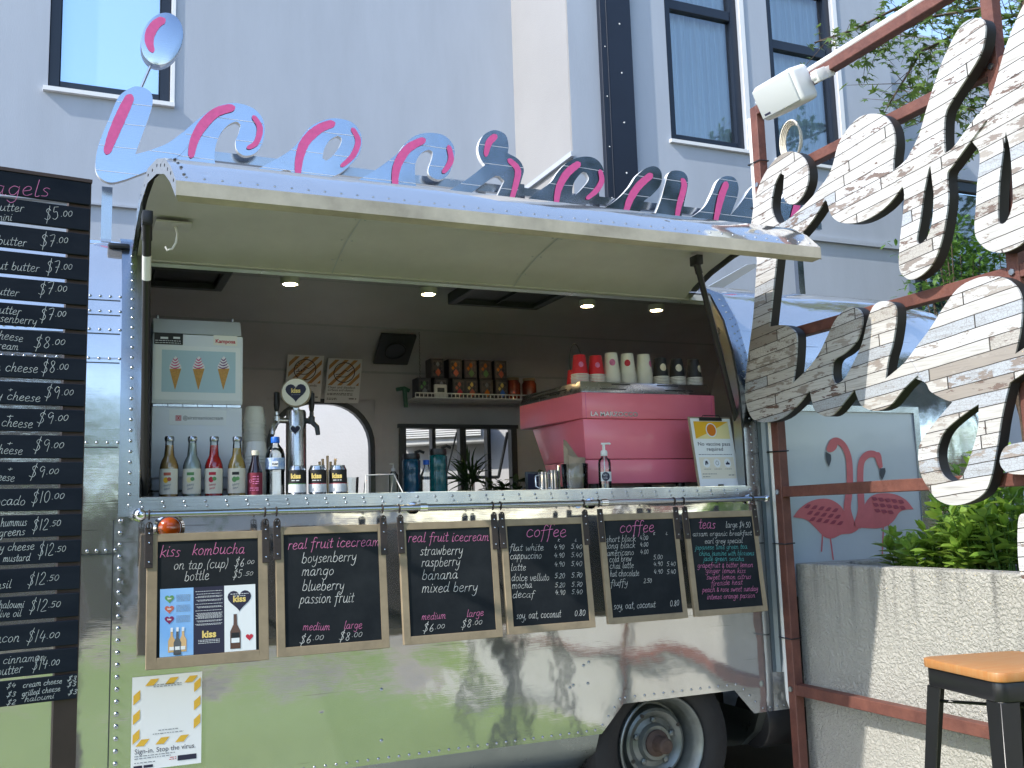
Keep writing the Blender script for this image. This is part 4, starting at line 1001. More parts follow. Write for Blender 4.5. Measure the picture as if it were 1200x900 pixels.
for i, (nm, loops) in enumerate(ICE):
    ll = [smooth_line([uv_on(MS, *p) for p in lp], True, 4) for lp in loops]
    vs, fs = filled(ll, .030, .0)
    m = MB(MS); m.add([(v.x, v.y, v.z+.0405-.003*(i % 2)) for v in vs], fs); m.mi = [0 if max(vs[q].z for q in f)-min(vs[q].z for q in f) < 1e-5 else 1 for f in fs]; o = m.build(nm, ['sign_steel', 'white_trim'], rs, smooth=30)  # steel sides coloured white to stand in for sunlit edges
    k = MB(MS); lo = min(p[1] for p in ll[0]); hi = max(p[1] for p in ll[0]); v = lo+.05     # weld seams where the sheet strips meet
    while v < hi-.03:
        xs_ = []
        for lp in ll:
            for a, b in zip(lp, lp[1:]+lp[:1]):
                va, vb = v+.03*a[0]*0, v
                if (a[1]-v)*(b[1]-v) < 0: xs_.append(a[0]+(b[0]-a[0])*(v-a[1])/(b[1]-a[1]))
        xs_.sort()
        for a, b in zip(xs_[::2], xs_[1::2]):
            if b-a > .02: k.ribbon([(a+.003, v), ((a+b)/2, v+random.uniform(-.002, .002)), (b-.003, v+random.uniform(-.003, .003))], .0022, .0568-.003*(i % 2))
        v += random.uniform(.095, .125)
    if k.v: k.build('weld_seam', 'white_trim', o, smooth=0)
dot = [uv_on(MS, 189+23.5*cos(t)+4*sin(t), 52-30*sin(t)-0*cos(t)) for t in [2*pi*i/40 for i in range(40)]]
vs, fs = filled([dot], .05, .003); m = MB(MS); m.add([(v.x, v.y, v.z+.028) for v in vs], fs); m.build('letter_dot', 'sign_steel', rs, smooth=30)
PK = [([(192,29),(182,35),(175,46),(174,57),(178,68)], 11), ([(153,117),(142,140),(131,166),(124,186)], 12), ([(273,131),(252,137),(236,152),(226,170),(222,190)], 11), ([(294,141),(302,155),(298,172),(287,179)], 7),
 ([(389,149),(371,156),(355,171),(348,190),(346,210)], 11), ([(409,155),(416,170),(410,187),(396,200)], 7), ([(494,168),(475,178),(463,195),(459,212),(460,228)], 10), ([(521,175),(524,190),(520,200),(514,207)], 7),
 ([(577,163),(568,172),(564,188)], 8), ([(590,191),(601,202),(600,217),(592,245)], 8), ([(674,195),(659,207),(649,225),(646,246)], 9), ([(697,203),(699,216),(692,228),(681,237)], 7),
 ([(758,208),(742,222),(731,240),(725,262)], 9), ([(792,213),(795,222),(789,245),(786,262)], 8), ([(845,217),(838,235),(831,265)], 9), ([(892,222),(886,240),(880,262)], 8), ([(936,222),(926,245),(918,275)], 9)]
for pts, wpx in PK:
    m = MB(MS)
    q = smooth_line([uv_on(MS, *p) for p in pts], False, 12); n = len(q); dc_ = [0]
    for a, b in zip(q, q[1:]): dc_.append(dc_[-1]+(Vector(b)-Vector(a)).length)
    ref = 1150/ (q[0][0]*.407+YS*.9135)
    W0 = wpx/ref; rnd = lambda d: sqrt(max(.02, 1-(1-min(1, d/(W0*.5)))**2))
    m.ribbon(q, [W0*(.8+.25*sin(pi*min(1, (i+2)/n)))*(1 - .22*(i/n)**3)*rnd(dc_[i])*rnd(dc_[-1]-dc_[i])*random.uniform(.96, 1.04) for i in range(n)], .0585)
    m.build('brush_stroke', 'pink_brush', rs, smooth=0)
# seams across the letters
m = MB()
zr = 3.05
m.box(.32, 4.1, YS+.012, YS+.036, zr-.022, zr+.022); m.build('sign_rail', 'aluminium_trim', rs, smooth=0)
for px_ in (125, 383, 566, 612, 746, 935, 700):
    q = atY(px_, 250, YS+.03); k = MB(); k.box(q.x-.022, q.x+.022, YS+.038, YS+.07, 2.54, zr+.05 if px_ != 125 else 2.86); k.build('sign_post', 'aluminium_trim', rs, smooth=0)
a = uv_on(MS, 163, 110); b = uv_on(MS, 178, 80); k = MB(); k.tube([(a[0], YS-.02, a[1]), (b[0], YS-.02, b[1]+.02)], .006, 8); k.build('dot_rod', 'aluminium_trim', rs)

# ================================================================ TIMBER LETTER SIGN ON ITS RUSTED FRAME
XS = 2.88
# local frame of the lettering: x runs toward the camera (-Y), y up, face looks to -X
MC = frame((XS, 0, 0), (0, -1, 0), (0, 0, 1))
sg = thing('timber_sign', 'large sign of flaking white board letters reading coffee bar on a rusted steel frame', 'sign', (XS+.06, 2.4, 0))
LET = [
 ('letter_c', [[(929,177.6),(939.4,182),(946.7,193.5),(948,211),(942.3,228),(933.7,238),(925,239),(919,231),(919,216.6),(920,205.5),(915,203),(908.5,217),(904.8,240),(907.7,254),(915,262),(932,251),(952.4,231),(966,214),(978,232),(970,232),(955,255),(935,279.5),(912,297),(890,298),(879,285),(881.5,260),(886,231),(894.7,208),(906,190.6),(917.8,180.5)]]),
 ('letter_o', [[(962,222),(975.5,200),(984,170),(996,150),(1010,137),(1026,133.5),(1039,137),(1048,150),(1050.6,167.5),(1049,185),(1048.3,200.7),(1062,189),(1078,168),(1086,186),(1063,214),(1045,237.5),(1027.5,252),(1007,261),(987,261),(975.5,252),(971,237.5)]]),
 ('letter_f', [[(1052,212),(1066,186),(1079.5,159),(1088,130),(1100,92),(1111,63.5),(1126,34.7),(1137,24.5),(1149,21.7),(1156,26),(1157.5,40),(1152,63.5),(1137,89.5),(1120,115.5),(1111,133),(1109,156),(1110,180.5),(1120,173),(1137,150),(1149,134),(1158,142),(1137,170),(1120,193.5),(1112.7,205),(1114,231),(1111,258),(1105.5,284),(1097,307),(1085,321),(1071,328),(1060.7,322.8),(1056.4,312.6),(1057,286.7),(1060.7,252),(1062,223)], [(1093,193.5),(1096,219.5),(1097,229),(1095.4,258),(1089.6,278),(1081,286.7),(1077,282),(1081,258),(1085,229),(1089.6,205)]]),
 ('letter_f', [[(1138,160),(1149,133),(1163,110),(1172,81),(1180.6,52),(1192,23),(1203,2),(1216,-12),(1228,-8),(1232,10),(1224,60),(1216,110),(1220,150),(1238,130),(1250,150),(1226,190),(1220,230),(1212,262),(1200,284),(1183.5,294),(1170.5,296),(1157.5,292.4),(1146,281),(1143,266.4),(1144.5,243),(1146,217),(1149,180)], [(1179.7,154.5),(1185,179),(1188,229),(1186,246),(1180.6,259),(1175,263),(1170.5,258),(1171,229),(1173,202)]]),
 ('letter_b', [[(889,300),(912,300),(903,383),(918,381),(929,385),(935,393.5),(934.5,419.5),(932,440),(931,449),(946.7,434),(958,422),(966,450),(952,456),(938,473),(918,490),(897.5,495),(883,490),(876,473),(874.4,455.5),(879,412),(884.5,369)]]),
 ('letter_a', [[(944,440),(961,416.6),(970,399),(981,376),(993,363),(1003,360),(1011.6,366),(1013,379),(1007,399),(993,413.7),(980,422.4),(977.5,437),(980,448),(985.6,449),(993,442.6),(1001.5,428),(1013,402),(1020,373),(1027.5,357.4),(1039,353),(1050.6,357.4),(1053,373),(1049,402),(1043.4,422.4),(1040.5,444),(1056.4,431),(1068,420),(1084,447),(1078,440),(1062,455.5),(1045,475.8),(1027.5,481.5),(1013,475.8),(1006.7,464),(1004.4,456),(993,470),(981,484.4),(970,488),(958,481.5),(954,470),(951,456)]]),
 ('letter_r', [[(1052,438),(1073.7,408),(1091,385),(1105.5,362),(1123,338.6),(1143,327),(1163,323.6),(1180.6,327),(1193.6,338.6),(1198.5,356),(1196.5,388),(1190.7,415),(1206,404),(1222,386),(1232,400),(1215,428),(1200,438),(1186.4,447),(1183,453),(1175,487),(1169,525),(1163,556.6),(1154.6,577),(1137,588.4),(1117,592),(1099.7,585.5),(1088,571),(1079.5,553.7),(1077,536.4),(1079.5,519),(1091,501.7),(1105.5,484.4),(1117,471.4),(1105.5,467),(1091,458.4),(1083,447)], [(1148,473.4),(1147,501.7),(1138.7,533.5),(1128.6,558),(1117,564),(1105.5,556.6),(1099.7,542),(1099.7,525),(1108.4,504.6),(1128.6,487)]]),
 ('letter_tail', [[(1174,536),(1181,523),(1200,518),(1240,512),(1240,556),(1200,556),(1183,554),(1175,546)]]),
 ('letter_tail', [[(1196,612),(1204,600),(1230,590),(1240,690),(1206,690),(1197,664)]]),
]
for i, (nm, loops) in enumerate(LET):
    ll = [smooth_line([uv_on(MC, *p) for p in lp], True, 4) for lp in loops]
    off = .004*(i % 3)
    vs, fs = filled(ll, .045)
    m = MB(MC); m.add([(v.x, v.y, v.z-.0225-.004+off) for v in vs], fs); core = m.build(nm, 'black_paint', sg, smooth=30)
    vs, fs = filled(ll, .008); m = MB(MC); m.add([(v.x, v.y, v.z+.0005+off) for v in vs], fs); m.build('board_face', 'flaking_boards', core, smooth=0)
XF = 2.965
pz = [atX(949, 189, XF).z, atX(938, 389, XF).z, atX(908, 577, XF).z, atX(937, 808, XF).z]
yl = atX(905, 400, XF).y; ztop = atX(893, 128, XF).z
T = .024
def bar(a, b, name='frame_bar', mt='rust'):
    m = MB(); lo = [min(a[i], b[i])-T for i in range(3)]; hi = [max(a[i], b[i])+T for i in range(3)]
    for i in range(3):
        if abs(a[i]-b[i]) > .2: lo[i] += T; hi[i] -= T
    m.box(lo[0], hi[0], lo[1], hi[1], lo[2], hi[2]); return m.build(name, mt, sg, smooth=0, bevel=.003, seg=1)
bar((XF, yl, -T), (XF, yl, ztop+T), 'frame_post', 'rust')
yr2 = atX(1168, 80, XF).y
bar((XF, yr2, -T), (XF, yr2, 4.1), 'frame_post', 'rust')
bar((XF, yl-T, ztop), (XF, yr2+T, ztop), 'frame_rail'); bar((XF, yr2-T, ztop+.0), (XF, .8, ztop+.0), 'frame_rail')
for z in pz: 
    bar((XF+.002, yl-T, z), (XF+.002, yr2+T, z), 'frame_rail'); bar((XF+.002, yr2-T, z), (XF+.002, .9, z), 'frame_rail')
m = MB()
for z in pz:
    for y in (yl, yr2): m.lathe((XF-T, y, z), [(.012, 0), (.012, .008), (.0001, .0085)], 6, (-1, 0, 0))
m.build('frame_bolt', 'aluminium_dull', sg)
m = MB(); zt = ztop+T+.016                                      # white conduit strapped along the top and down the post
m.tube([(XF-.005, yl-.02, zt), (XF-.005, 1.0, zt)], .016, 10); m.tube([(XF-.01, yl+T+.016, ztop-.02), (XF-.01, yl+T+.016, pz[3]+.02), (XF-.01, yl+T+.014, pz[3]-.05), (XF, yl+T-.01, pz[3]-.12), (XF+.02, yl-.02, .02)], .014, 10)
m.build('conduit', 'white_plastic', sg, smooth=60)
m = MB()
for z in (ztop-.25, pz[0]-.1, 1.62, 1.2, .78): m.tube([(XF-T-.004, yl+T+.034, z), (XF-T-.004, yl-T-.003, z-.003), (XF+T+.004, yl-T-.003, z), (XF+T+.004, yl+T+.034, z), (XF-T-.004, yl+T+.034, z)], .003, 5)
for y in (yr2+.09, ): m.tube([(XF-T-.004, y, ztop-T-.003), (XF-T-.004, y, zt+.02), (XF+T+.004, y, zt+.02), (XF+T+.004, y, ztop-T-.003), (XF-T-.004, y, ztop-T-.003)], .003, 5)
m.build('cable_tie', 'black_plastic', sg)
# cable coil hung on the frame post
ck = MB(); cc = atX(911, 169, XF)
for k in range(4):
    r = .088-.005*k; ck.tube([(XF+.03+.006*k, cc.y-.055+r*cos(t)*.8, cc.z+r*sin(t)*1.1) for t in [2*pi*i/24 for i in range(25)]], .0045, 6, False)
tag(ck.build('cable_coil', 'label_cream', smooth=60), 'coil of cream cable tied to the rusted post under the outdoor speaker', 'cable')
# speaker on the frame's top rail
sp = atX(926, 106, XF-.12)
spk = thing('outdoor_speaker', 'off white outdoor speaker bracketed to the top rail of the rusted sign frame', 'speaker', (sp.x, sp.y, sp.z-.08))
MSp = Matrix.Translation(sp) @ Matrix.Rotation(R(4), 4, 'Z') @ Matrix.Rotation(R(-26), 4, 'Y') @ Matrix.Diagonal((1.25, 1.22, 1.18, 1))
m = MB(MSp); m.prism([(-.075, -.105), (-.075, .105), (.03, .085), (.055, .05), (.055, -.05), (.03, -.085)], -.068, .068); m.build('cabinet', 'white_plastic', spk, bevel=.024, seg=4)
m = MB(MSp); m.box(-.084, -.072, -.092, .092, -.056, .056); m.build('grille', 'speaker_grey', spk, bevel=.005, seg=3)
m = MB(MSp); m.box(-.0, .05, -.135, -.108, -.022, .022); m.lathe((.02, -.106, .0), [(.024, 0), (.024, .02), (.01, .022)], 16, (0, -1, 0)); m.box(.04, .10, -.125, -.10, -.02, .02); m.build('bracket', 'white_plastic', spk, bevel=.003)
m = MB(MSp @ frame((-.0835, 0, 0), (0, -1, 0), (0, 0, 1))); m.rect(-.075, -.045, -.048, -.040, .0008); m.build('badge', 'print_dark', spk, smooth=0)

# ================================================================ BAGEL PRICE BOARD
eb = Vector((.989, .148, 0)).normalized()
pr = on_plane(97, 500, (0.02, 3.0, 0), (-eb.y, eb.x, 0))
MBg = frame((pr.x, pr.y, 0), eb, (0, 0, 1))
bb = thing('price_board', 'tall board of navy slats with handwritten bagel prices in front of the trailer end', 'menu board', (pr.x-.5, pr.y, 0))
ur = uv_on(MBg, 106.5, 212)[0]
def vy(y): return uv_on(MBg, 95, y)[1]
cuts = [213, 241, 271.5, 301, 330.5, 359.5, 389, 418.5, 448, 478.5, 508.5, 539.3, 569.5, 599.8, 630, 660.5, 692, 724, 756, 787, 819]
slats = []
for i in range(20):
    v1 = vy(cuts[i]+(2.2 if i else 0)); v0 = vy(cuts[i+1]-(2.2 if i < 17 else 1.2)); m = MB(MBg); m.box(-1.15, ur, v0, v1, -.012, 0)
    slats.append(m.build('slat', 'bagel_slat', bb, smooth=0, bevel=.0015, seg=1))
m = MB(MBg); m.box(ur-.055, ur+.004, 0, vy(209), -.05, -.0125); m.box(-1.12, -1.06, 0, vy(209), -.05, -.0125); m.build('board_post', 'post_brown', bb, smooth=0)
m = MB(MBg); m.box(-1.15, ur+.004, vy(213)+.0005, vy(209), -.014, .003); m.build('top_batten', 'post_brown', bb, smooth=0)
mw_, mp_ = MB(MBg), MB(MBg)
def hb(t, x0, y0, x1, y1, xh, w=.34): hand(mw_, MBg, t, (x0+.5-3*(y0-212)/588, y0), (x1+.5-3*(y1-212)/588, y1), xh, w)
hand(mp_, MBg, 'bagels', (-26, 227), (59, 231), 11, .24)
R1 = [(253, '5'), (284, '7'), (315, '7'), (343, '7'), (373, '7'), (405, '8'), (434, '8'), (465, '9'), (494, '9'), (526, '9'), (556, '9')]
PRX = [(52, 85, 258), (47, 80, 289), (54, 85, 320), (45, 79, 345.5), (47, 78, 375), (40, 77, 408), (49, 81, 437), (53, 87, 467), (44, 81, 497), (40, 76, 529), (35, 70, 559.5)]
for (yy, d), (x0, x1, yb) in zip(R1, PRX):
    xm = x0+(x1-x0)*.60; hb('$'+d, x0, yb, xm-2, yb-.5, 9, .24); hb('.00', xm-1, yb-4, x1, yb-4, 4.2, .5)
for x0, x1, yb, d, c in ((38, 77, 590, '10', '00'), (39, 73, 622, '12', '50'), (46, 79, 652, '12', '50'), (34, 71, 686, '12', '50'), (36, 73, 717, '12', '50'), (33, 72, 753, '14', '00'), (40, 72, 785, '14', '00')):
    xm = x0+(x1-x0)*.60; hb('$'+d, x0, yb, xm-1, yb-1.5, 9, .24); hb('.'+c, xm, yb-5, x1, yb-6, 4.2, .5)
for t, x0, y0, x1, y1, xh in (('butter', -8, 246, 28, 248.5, 5.5), ('panini', -14, 257, 14, 259, 5), ('peanut butter', -50, 283, 31, 289, 6), ('hazelnut butter', -40, 312, 46, 319, 6), ('butter', -10, 344, 22, 348, 5.5), ('butter', -8, 366, 25, 369.5, 5.5), ('boysenberry', -18, 375, 43, 381, 5.5),
    ('cheese', -8, 396, 27, 401, 5.5), ('cream', -8, 408, 22, 410.5, 5), ('bacon cheese', -36, 433, 45, 437, 6.5), ('+', 10, 459, 16, 459, 4), ('tasty cheese', -28, 466, 48, 471, 6), ('+', 8, 490, 17, 490, 4), ('cheese', 2, 499, 39, 502, 6), ('+', 9, 522, 16, 522, 4), ('cheese', -8, 530, 27, 533.5, 6),
    ('+', 10, 552, 16, 552, 4), ('cheese', -14, 562, 18, 564.5, 5.5), ('avocado', -20, 592, 31, 592, 6.5), ('hummus', 2, 617, 33, 616, 5.5), ('greens', 0, 629, 31, 626.5, 5.5), ('tasty cheese', -18, 647, 42, 644, 5.5), ('mustard', 5, 658.5, 37, 657, 5), ('basil', -10, 690.5, 15, 689, 5.5),
    ('haloumi', 0, 713, 30, 712, 5), ('olive oil', -6, 724, 27, 722, 5), ('bacon', -12, 753.5, 25, 752, 6.5), ('jam , cinnamon', -26, 781, 55, 773.5, 5.5), ('butter', -2, 791.5, 29, 788, 6), ('$4', 10, 806.5, 21, 805, 3.6), ('$3', 10, 816.5, 21, 815.5, 3.6), ('$2', 10, 826, 21, 825, 3.6),
    ('cream cheese', 29, 806, 75, 800.5, 3.8), ('grilled cheese', 28, 816, 73, 809.5, 3.8), ('haloumi', 31, 822.5, 66, 818, 3.8), ('$3', 81, 797.5, 92, 797, 3.4), ('$3', 81, 805, 92, 803.5, 3.4), ('$3', 82, 814, 93, 813, 3.4)):
    hb(t, x0, y0, x1, y1, xh, .36)
mw_.build('chalk_lettering', 'chalk_white', bb, smooth=0); mp_.build('chalk_heading', 'chalk_pink', bb, smooth=0)

# ================================================================ SIX HANGING CHALKBOARDS
eyb = Vector((0, .106, .9944)); MBd = frame((0, 3.612, 1.34), (1, 0, 0), eyb)
BD = [((177.5, 626), (311.5, 621.5), (316.5, 772), (165, 787)), ((324, 618), (450, 614.5), (457, 758.5), (323, 771)), ((469, 614), (580.5, 608.5), (588.5, 746), (471, 756.5)),
      ((590, 610.5), (686, 604), (698, 734), (591, 745)), ((704.7, 603), (792.5, 600), (806, 723), (709, 733)), ((804.4, 602), (884.7, 596), (899, 715), (810.5, 724))]
LB = ['chalkboard in a beige frame headed kiss kombucha with a leaflet stuck on it', 'chalkboard listing real fruit icecream in boysenberry, mango, blueberry and passion fruit', 'chalkboard listing real fruit icecream in strawberry, raspberry, banana and mixed berry',
      'coffee chalkboard listing flat white, cappuccino, latte, mocha and decaf', 'coffee chalkboard listing short black, long black, cold brew and hot chocolate', 'chalkboard listing teas in white, teal and pink chalk beside the rusted post']
boards = []; RC0 = []
for i, q in enumerate(BD):
    c = [uv_on(MBd, *p) for p in q]
    u0, u1 = (c[0][0]+c[3][0])/2, (c[1][0]+c[2][0])/2; v1 = (c[0][1]+c[1][1])/2; v0 = (c[2][1]+c[3][1])/2
    RC0.append((u0, u1, v0, v1))
    o3 = MBd @ Vector(((u0+u1)/2, v0, 0))
    b = thing('hanging_chalkboard', LB[i], 'chalkboard', o3, 'chalkboards hanging below the serving counter'); boards.append(b)
    fw = (.033, .028, .026, .025, .022, .022)[i]; m = MB(MBd)
    m.box(u0, u0+fw, v0, v1, -.014, .004); m.box(u1-fw, u1, v0, v1, -.014, .004); m.box(u0+fw, u1-fw, v0, v0+fw*1.1, -.014, .004); m.box(u0+fw, u1-fw, v1-.027, v1, -.014, .004)
    m.build('board_frame', 'mdf', b, smooth=0, bevel=.0015, seg=1)
    m = MB(MBd); m.box(u0+fw-.004, u1-fw+.004, v0+fw, v1-.024, -.012, 0); m.build('slate', 'chalkboard', b, smooth=0)
    for s, u in ((0, u0+.006), (1, u1-.006)):
        m = MB(MBd); m.box(u-.013, u+.013, v1-.115, v1+.022, .0045, .0085); st = m.build('strap', 'leather', b, smooth=0, bevel=.001, seg=1)
        m = MB(MBd)
        for vv in (v1+.002, v1-.03, v1-.095): m.lathe((u, vv, .0085), [(.0035, 0), (.0025, .0025), (.0001, .003)], 8)
        m.build('stud', 'chrome', st)
        top = MBd @ Vector((u, v1+.012, .006)); yy = 3.62; m = MB()
        m.tube([top, (top.x, top.y, 1.372), (top.x+.004, top.y-.004, 1.378)], .0028, 6)
        m.tube([(top.x, yy-.0145*sin(t), 1.4035+.0150*cos(t)) for t in [pi*.95*(k/7-.0)*1.35-.9 for k in range(8)]], .003, 6)
        m.tube([(top.x+.010*cos(t), top.y-.003, 1.365+.013*sin(t)) for t in [2*pi*k/10 for k in range(11)]], .0024, 6, False)
        m.build('hook', 'leather', b)
W_ = [MB(MBd) for _ in range(6)]; P_ = [MB(MBd) for _ in range(6)]; T_ = MB(MBd)
def z1(x, y): return (x/3.636+150, y/3.636+580)
def z2(x, y): return (x/4.444+450, y/4.444+560)
def z3(x, y): return (x/4.444+680, y/4.444+560)
RC = []
def quad_map(i):
    q = [Vector(p) for p in BD[i]]; u0, u1, v0, v1 = RC[i]
    def f(x, y):
        s, t = .5, .5; P = Vector((x, y))
        for _ in range(8):
            top = q[0].lerp(q[1], s) if 0 <= s <= 1 else q[0]+(q[1]-q[0])*s; bot = q[3]+(q[2]-q[3])*s; c = top+(bot-top)*t
            ds = (q[1]-q[0])*(1-t)+(q[2]-q[3])*t; dt = bot-top; e = P-c; D = ds.x*dt.y-ds.y*dt.x
            s += (e.x*dt.y-e.y*dt.x)/D; t += (ds.x*e.y-ds.y*e.x)/D
        return (u0+(u1-u0)*(.5+(s-.5)*.95), v1+(v0-v1)*(.5+(t-.5)*.965))
    return f
def wr(B, i, f, t, x0, y0, x1, y1, xh, w=.36): hand(B[i], MBd, t, f(x0, y0), f(x1, y1), xh, w, uv=QM[i])
RC = RC0; QM = [quad_map(i) for i in range(6)]
wr(P_, 0, z1, 'kiss', 133, 262, 220, 258, 8); wr(P_, 0, z1, 'kombucha', 270, 252, 502, 245, 8)
wr(W_, 0, z1, 'on tap (cup)', 188, 318, 428, 308, 7); wr(W_, 0, z1, '$6', 455, 306, 500, 303, 6.5, .4); wr(W_, 0, z1, '.00', 503, 292, 545, 290, 3, .55); wr(W_, 0, z1, 'bottle', 232, 370, 342, 362, 7); wr(W_, 0, z1, '$5', 447, 355, 490, 352, 6, .4); wr(W_, 0, z1, '.50', 495, 344, 540, 341, 3, .55)
wr(P_, 1, z1, 'real fruit icecream', 672, 228, 1082, 212, 7.5)
for t, x0, y0, x1, y1 in (('boysenberry', 730, 290, 975, 280), ('mango', 730, 346, 873, 342), ('blueberry', 730, 415, 918, 408), ('passion fruit', 718, 470, 962, 462)): wr(W_, 1, z1, t, x0, y0, x1, y1, 7.5)
wr(P_, 1, z1, 'medium', 730, 588, 852, 584, 5.5); wr(P_, 1, z1, 'large', 915, 580, 1000, 576, 5.5)
for x0, y0, d in ((715, 645, '$6'), (892, 630, '$8')): wr(W_, 1, z1, d, x0, y0, x0+52, y0-3, 6.5, .4); wr(W_, 1, z1, '.00', x0+58, y0-16, x0+108, y0-18, 3.6, .5)
wr(P_, 2, z2, 'real fruit icecream', 118, 335, 558, 318, 7)
for t, x0, y0, x1, y1 in (('strawberry', 180, 404, 412, 396), ('raspberry', 185, 466, 395, 460), ('banana', 185, 538, 382, 528), ('mixed berry', 183, 608, 490, 594)): wr(W_, 2, z2, t, x0, y0, x1, y1, 7)
wr(P_, 2, z2, 'medium', 178, 752, 310, 744, 5); wr(P_, 2, z2, 'large', 425, 733, 522, 726, 5)
for x0, y0, d in ((183, 815, '$6'), (393, 792, '$8')): wr(W_, 2, z2, d, x0, y0, x0+60, y0-4, 6, .4); wr(W_, 2, z2, '.00', x0+64, y0-16, x0+120, y0-20, 3.4, .5)
wr(P_, 3, z2, 'coffee', 738, 308, 955, 298, 9); wr(W_, 3, z2, 'R', 905, 326, 918, 325, 2, .5); wr(W_, 3, z2, 'L', 998, 322, 1012, 321, 2, .5)
for t, x1, y, a_, b_ in (('flat white', 830, 385, '4.90', '5.40'), ('cappuccino', 818, 430, '4.90', '5.40'), ('latte', 732, 495, '4.90', '5.40'), ('dolce velluto', 855, 548, '5.20', '5.70'), ('mocha', 760, 590, '5.20', '5.70'), ('decaf', 770, 640, '4.90', '5.40')):
    wr(W_, 3, z2, t, 650, y, x1, y-8, 5.0); ya = {385: 370, 430: 415, 495: 464, 548: 526, 590: 576, 640: 616}[y]; wr(W_, 3, z2, a_, 885, ya, 942, ya-2, 3.8, .48); wr(W_, 3, z2, b_, 977, ya-6, 1040, ya-8, 3.8, .48)
wr(W_, 3, z2, 'soy, oat, coconut', 665, 752, 915, 734, 5.2); wr(W_, 3, z2, '0.80', 992, 726, 1056, 722, 4.6, .45)
wr(P_, 4, z3, 'coffee', 203, 282, 390, 275, 8.5); wr(W_, 4, z3, 'S', 326, 296, 336, 295, 2, .5); wr(W_, 4, z3, 'R', 382, 294, 394, 293, 2, .5); wr(W_, 4, z3, 'L', 450, 292, 463, 291, 2, .5)
for t, x1, y, ps in (('short black', 288, 334, ('4.00', 0)), ('long black', 284, 370, ('4.00', 0)), ('americano', 276, 410, ('4.00', 0)), ('cold brew', 262, 444, (0, '5.00')), ('chai latte', 272, 480, (0, '4.90', '5.40')), ('hot chocolate', 300, 522, (0, '4.90', '5.40')), ('fluffy', 236, 575, (0,))):
    wr(W_, 4, z3, t, 132 if y < 420 else 142, y, x1, y-6, 4.5)
    if ps[0]: wr(W_, 4, z3, ps[0], 310, y-12, 355, y-14, 3.4, .48)
    if len(ps) > 1 and ps[1]: wr(W_, 4, z3, ps[1], 380, y-18, 432, y-20, 3.4, .48)
    if len(ps) > 2: wr(W_, 4, z3, ps[2], 453, y-18, 505, y-20, 3.4, .48)
wr(W_, 4, z3, '2.50', 322, 554, 368, 552, 3.4, .48); wr(W_, 4, z3, 'soy, oat, coconut', 152, 700, 385, 682, 4.8); wr(W_, 4, z3, '0.80', 468, 675, 522, 670, 4.4, .45)
wr(P_, 5, z3, 'teas', 618, 264, 706, 262, 7); wr(W_, 5, z3, 'large $4.50', 760, 254, 895, 246, 4.4, .42)
wr(W_, 5, z3, 'assam organic breakfast', 585, 308, 900, 290, 3.6, .44); wr(W_, 5, z3, 'earl grey special', 645, 345, 850, 334, 3.6, .44)
for t, x0, y0, x1, y1 in (('japanese lime green tea', 592, 380, 875, 365), ('china jasmine with blossoms', 612, 412, 912, 400), ('jade green sencha', 632, 440, 855, 432)): hand(T_, MBd, t, z3(x0, y0), z3(x1, y1), 3.5, .44, uv=QM[5])
for t, x0, y0, x1, y1 in (('grapefruit & bitter lemon', 600, 478, 905, 464), ('ginger lemon kiss', 642, 505, 862, 498), ('sweet lemon citrus', 645, 540, 892, 528), ('fireside heat', 668, 572, 843, 560), ('peach & rose sweet sunday', 618, 608, 930, 592), ('intense orange passion', 642, 646, 912, 628)): wr(P_, 5, z3, t, x0, y0, x1, y1, 3.6, .44)
for i, b in enumerate(boards):
    if P_[i].v: P_[i].build('pink_chalk_writing', 'chalk_pink', b, smooth=0)
    W_[i].build('white_chalk_writing', 'chalk_white', b, smooth=0)
T_.build('teal_chalk_writing', 'chalk_teal', boards[5], smooth=0)
# leaflet stuck on the first board
L0 = [uv_on(MBd, *p) for p in ((188.5, 691), (299, 684), (299, 761), (186, 771))]
lu0, lu1, lv1, lv0 = (L0[0][0]+L0[3][0])/2, L0[1][0], (L0[0][1]+L0[1][1])/2, (L0[2][1]+L0[3][1])/2
o3 = MBd @ Vector(((lu0+lu1)/2, lv0, .002)); lf = thing('leaflet', 'three panel blue, navy and white leaflet stuck on the kombucha chalkboard', 'leaflet', o3)
lw = (lu1-lu0); cA, cB = lu0+lw*.342, lu0+lw*.665; H = lv1-lv0
ML = MBd @ Matrix.Translation((0, 0, .002))
for nm, a, b, mt in (('blue_panel', lu0, cA, 'print_blue'), ('navy_panel', cA, cB, 'print_dark'), ('white_panel', cB, lu1, 'paper')):
    m = MB(ML); m.rect(a, b, lv0, lv1, .0); m.build(nm, mt, lf, smooth=0)
def bottle_flat(m, cx, v, h, z): 
    w = h*.30; m.poly([(cx-w/2, v), (cx+w/2, v), (cx+w/2, v+h*.50), (cx+w*.18, v+h*.70), (cx+w*.16, v+h), (cx-w*.16, v+h), (cx-w*.18, v+h*.70), (cx-w/2, v+h*.50)], z)
for k, mt in enumerate(('print_green', 'print_orange', 'print_plum')):
    m = MB(ML); c = (lu0+lw*.095, lv1-H*(.15+.155*k)); m.poly(heart(c[0], c[1], lw*.10), .0008); m.build('heart_emblem', mt, lf, smooth=0)
    m = MB(ML); put_text(m, 'kiss', .0085, c[0], c[1]-.0015, .0014, 'CENTER', .0003); m.build('heart_lettering', 'paper', lf, smooth=0)
m = MB(ML)
for k in range(3):
    for r in range(6): scribble(m, lu0+lw*.165, lu0+lw*.31, lv1-H*(.105+.155*k+.018*r), .0022, .0008)
m.build('small_print', 'print_grey', lf, smooth=0)
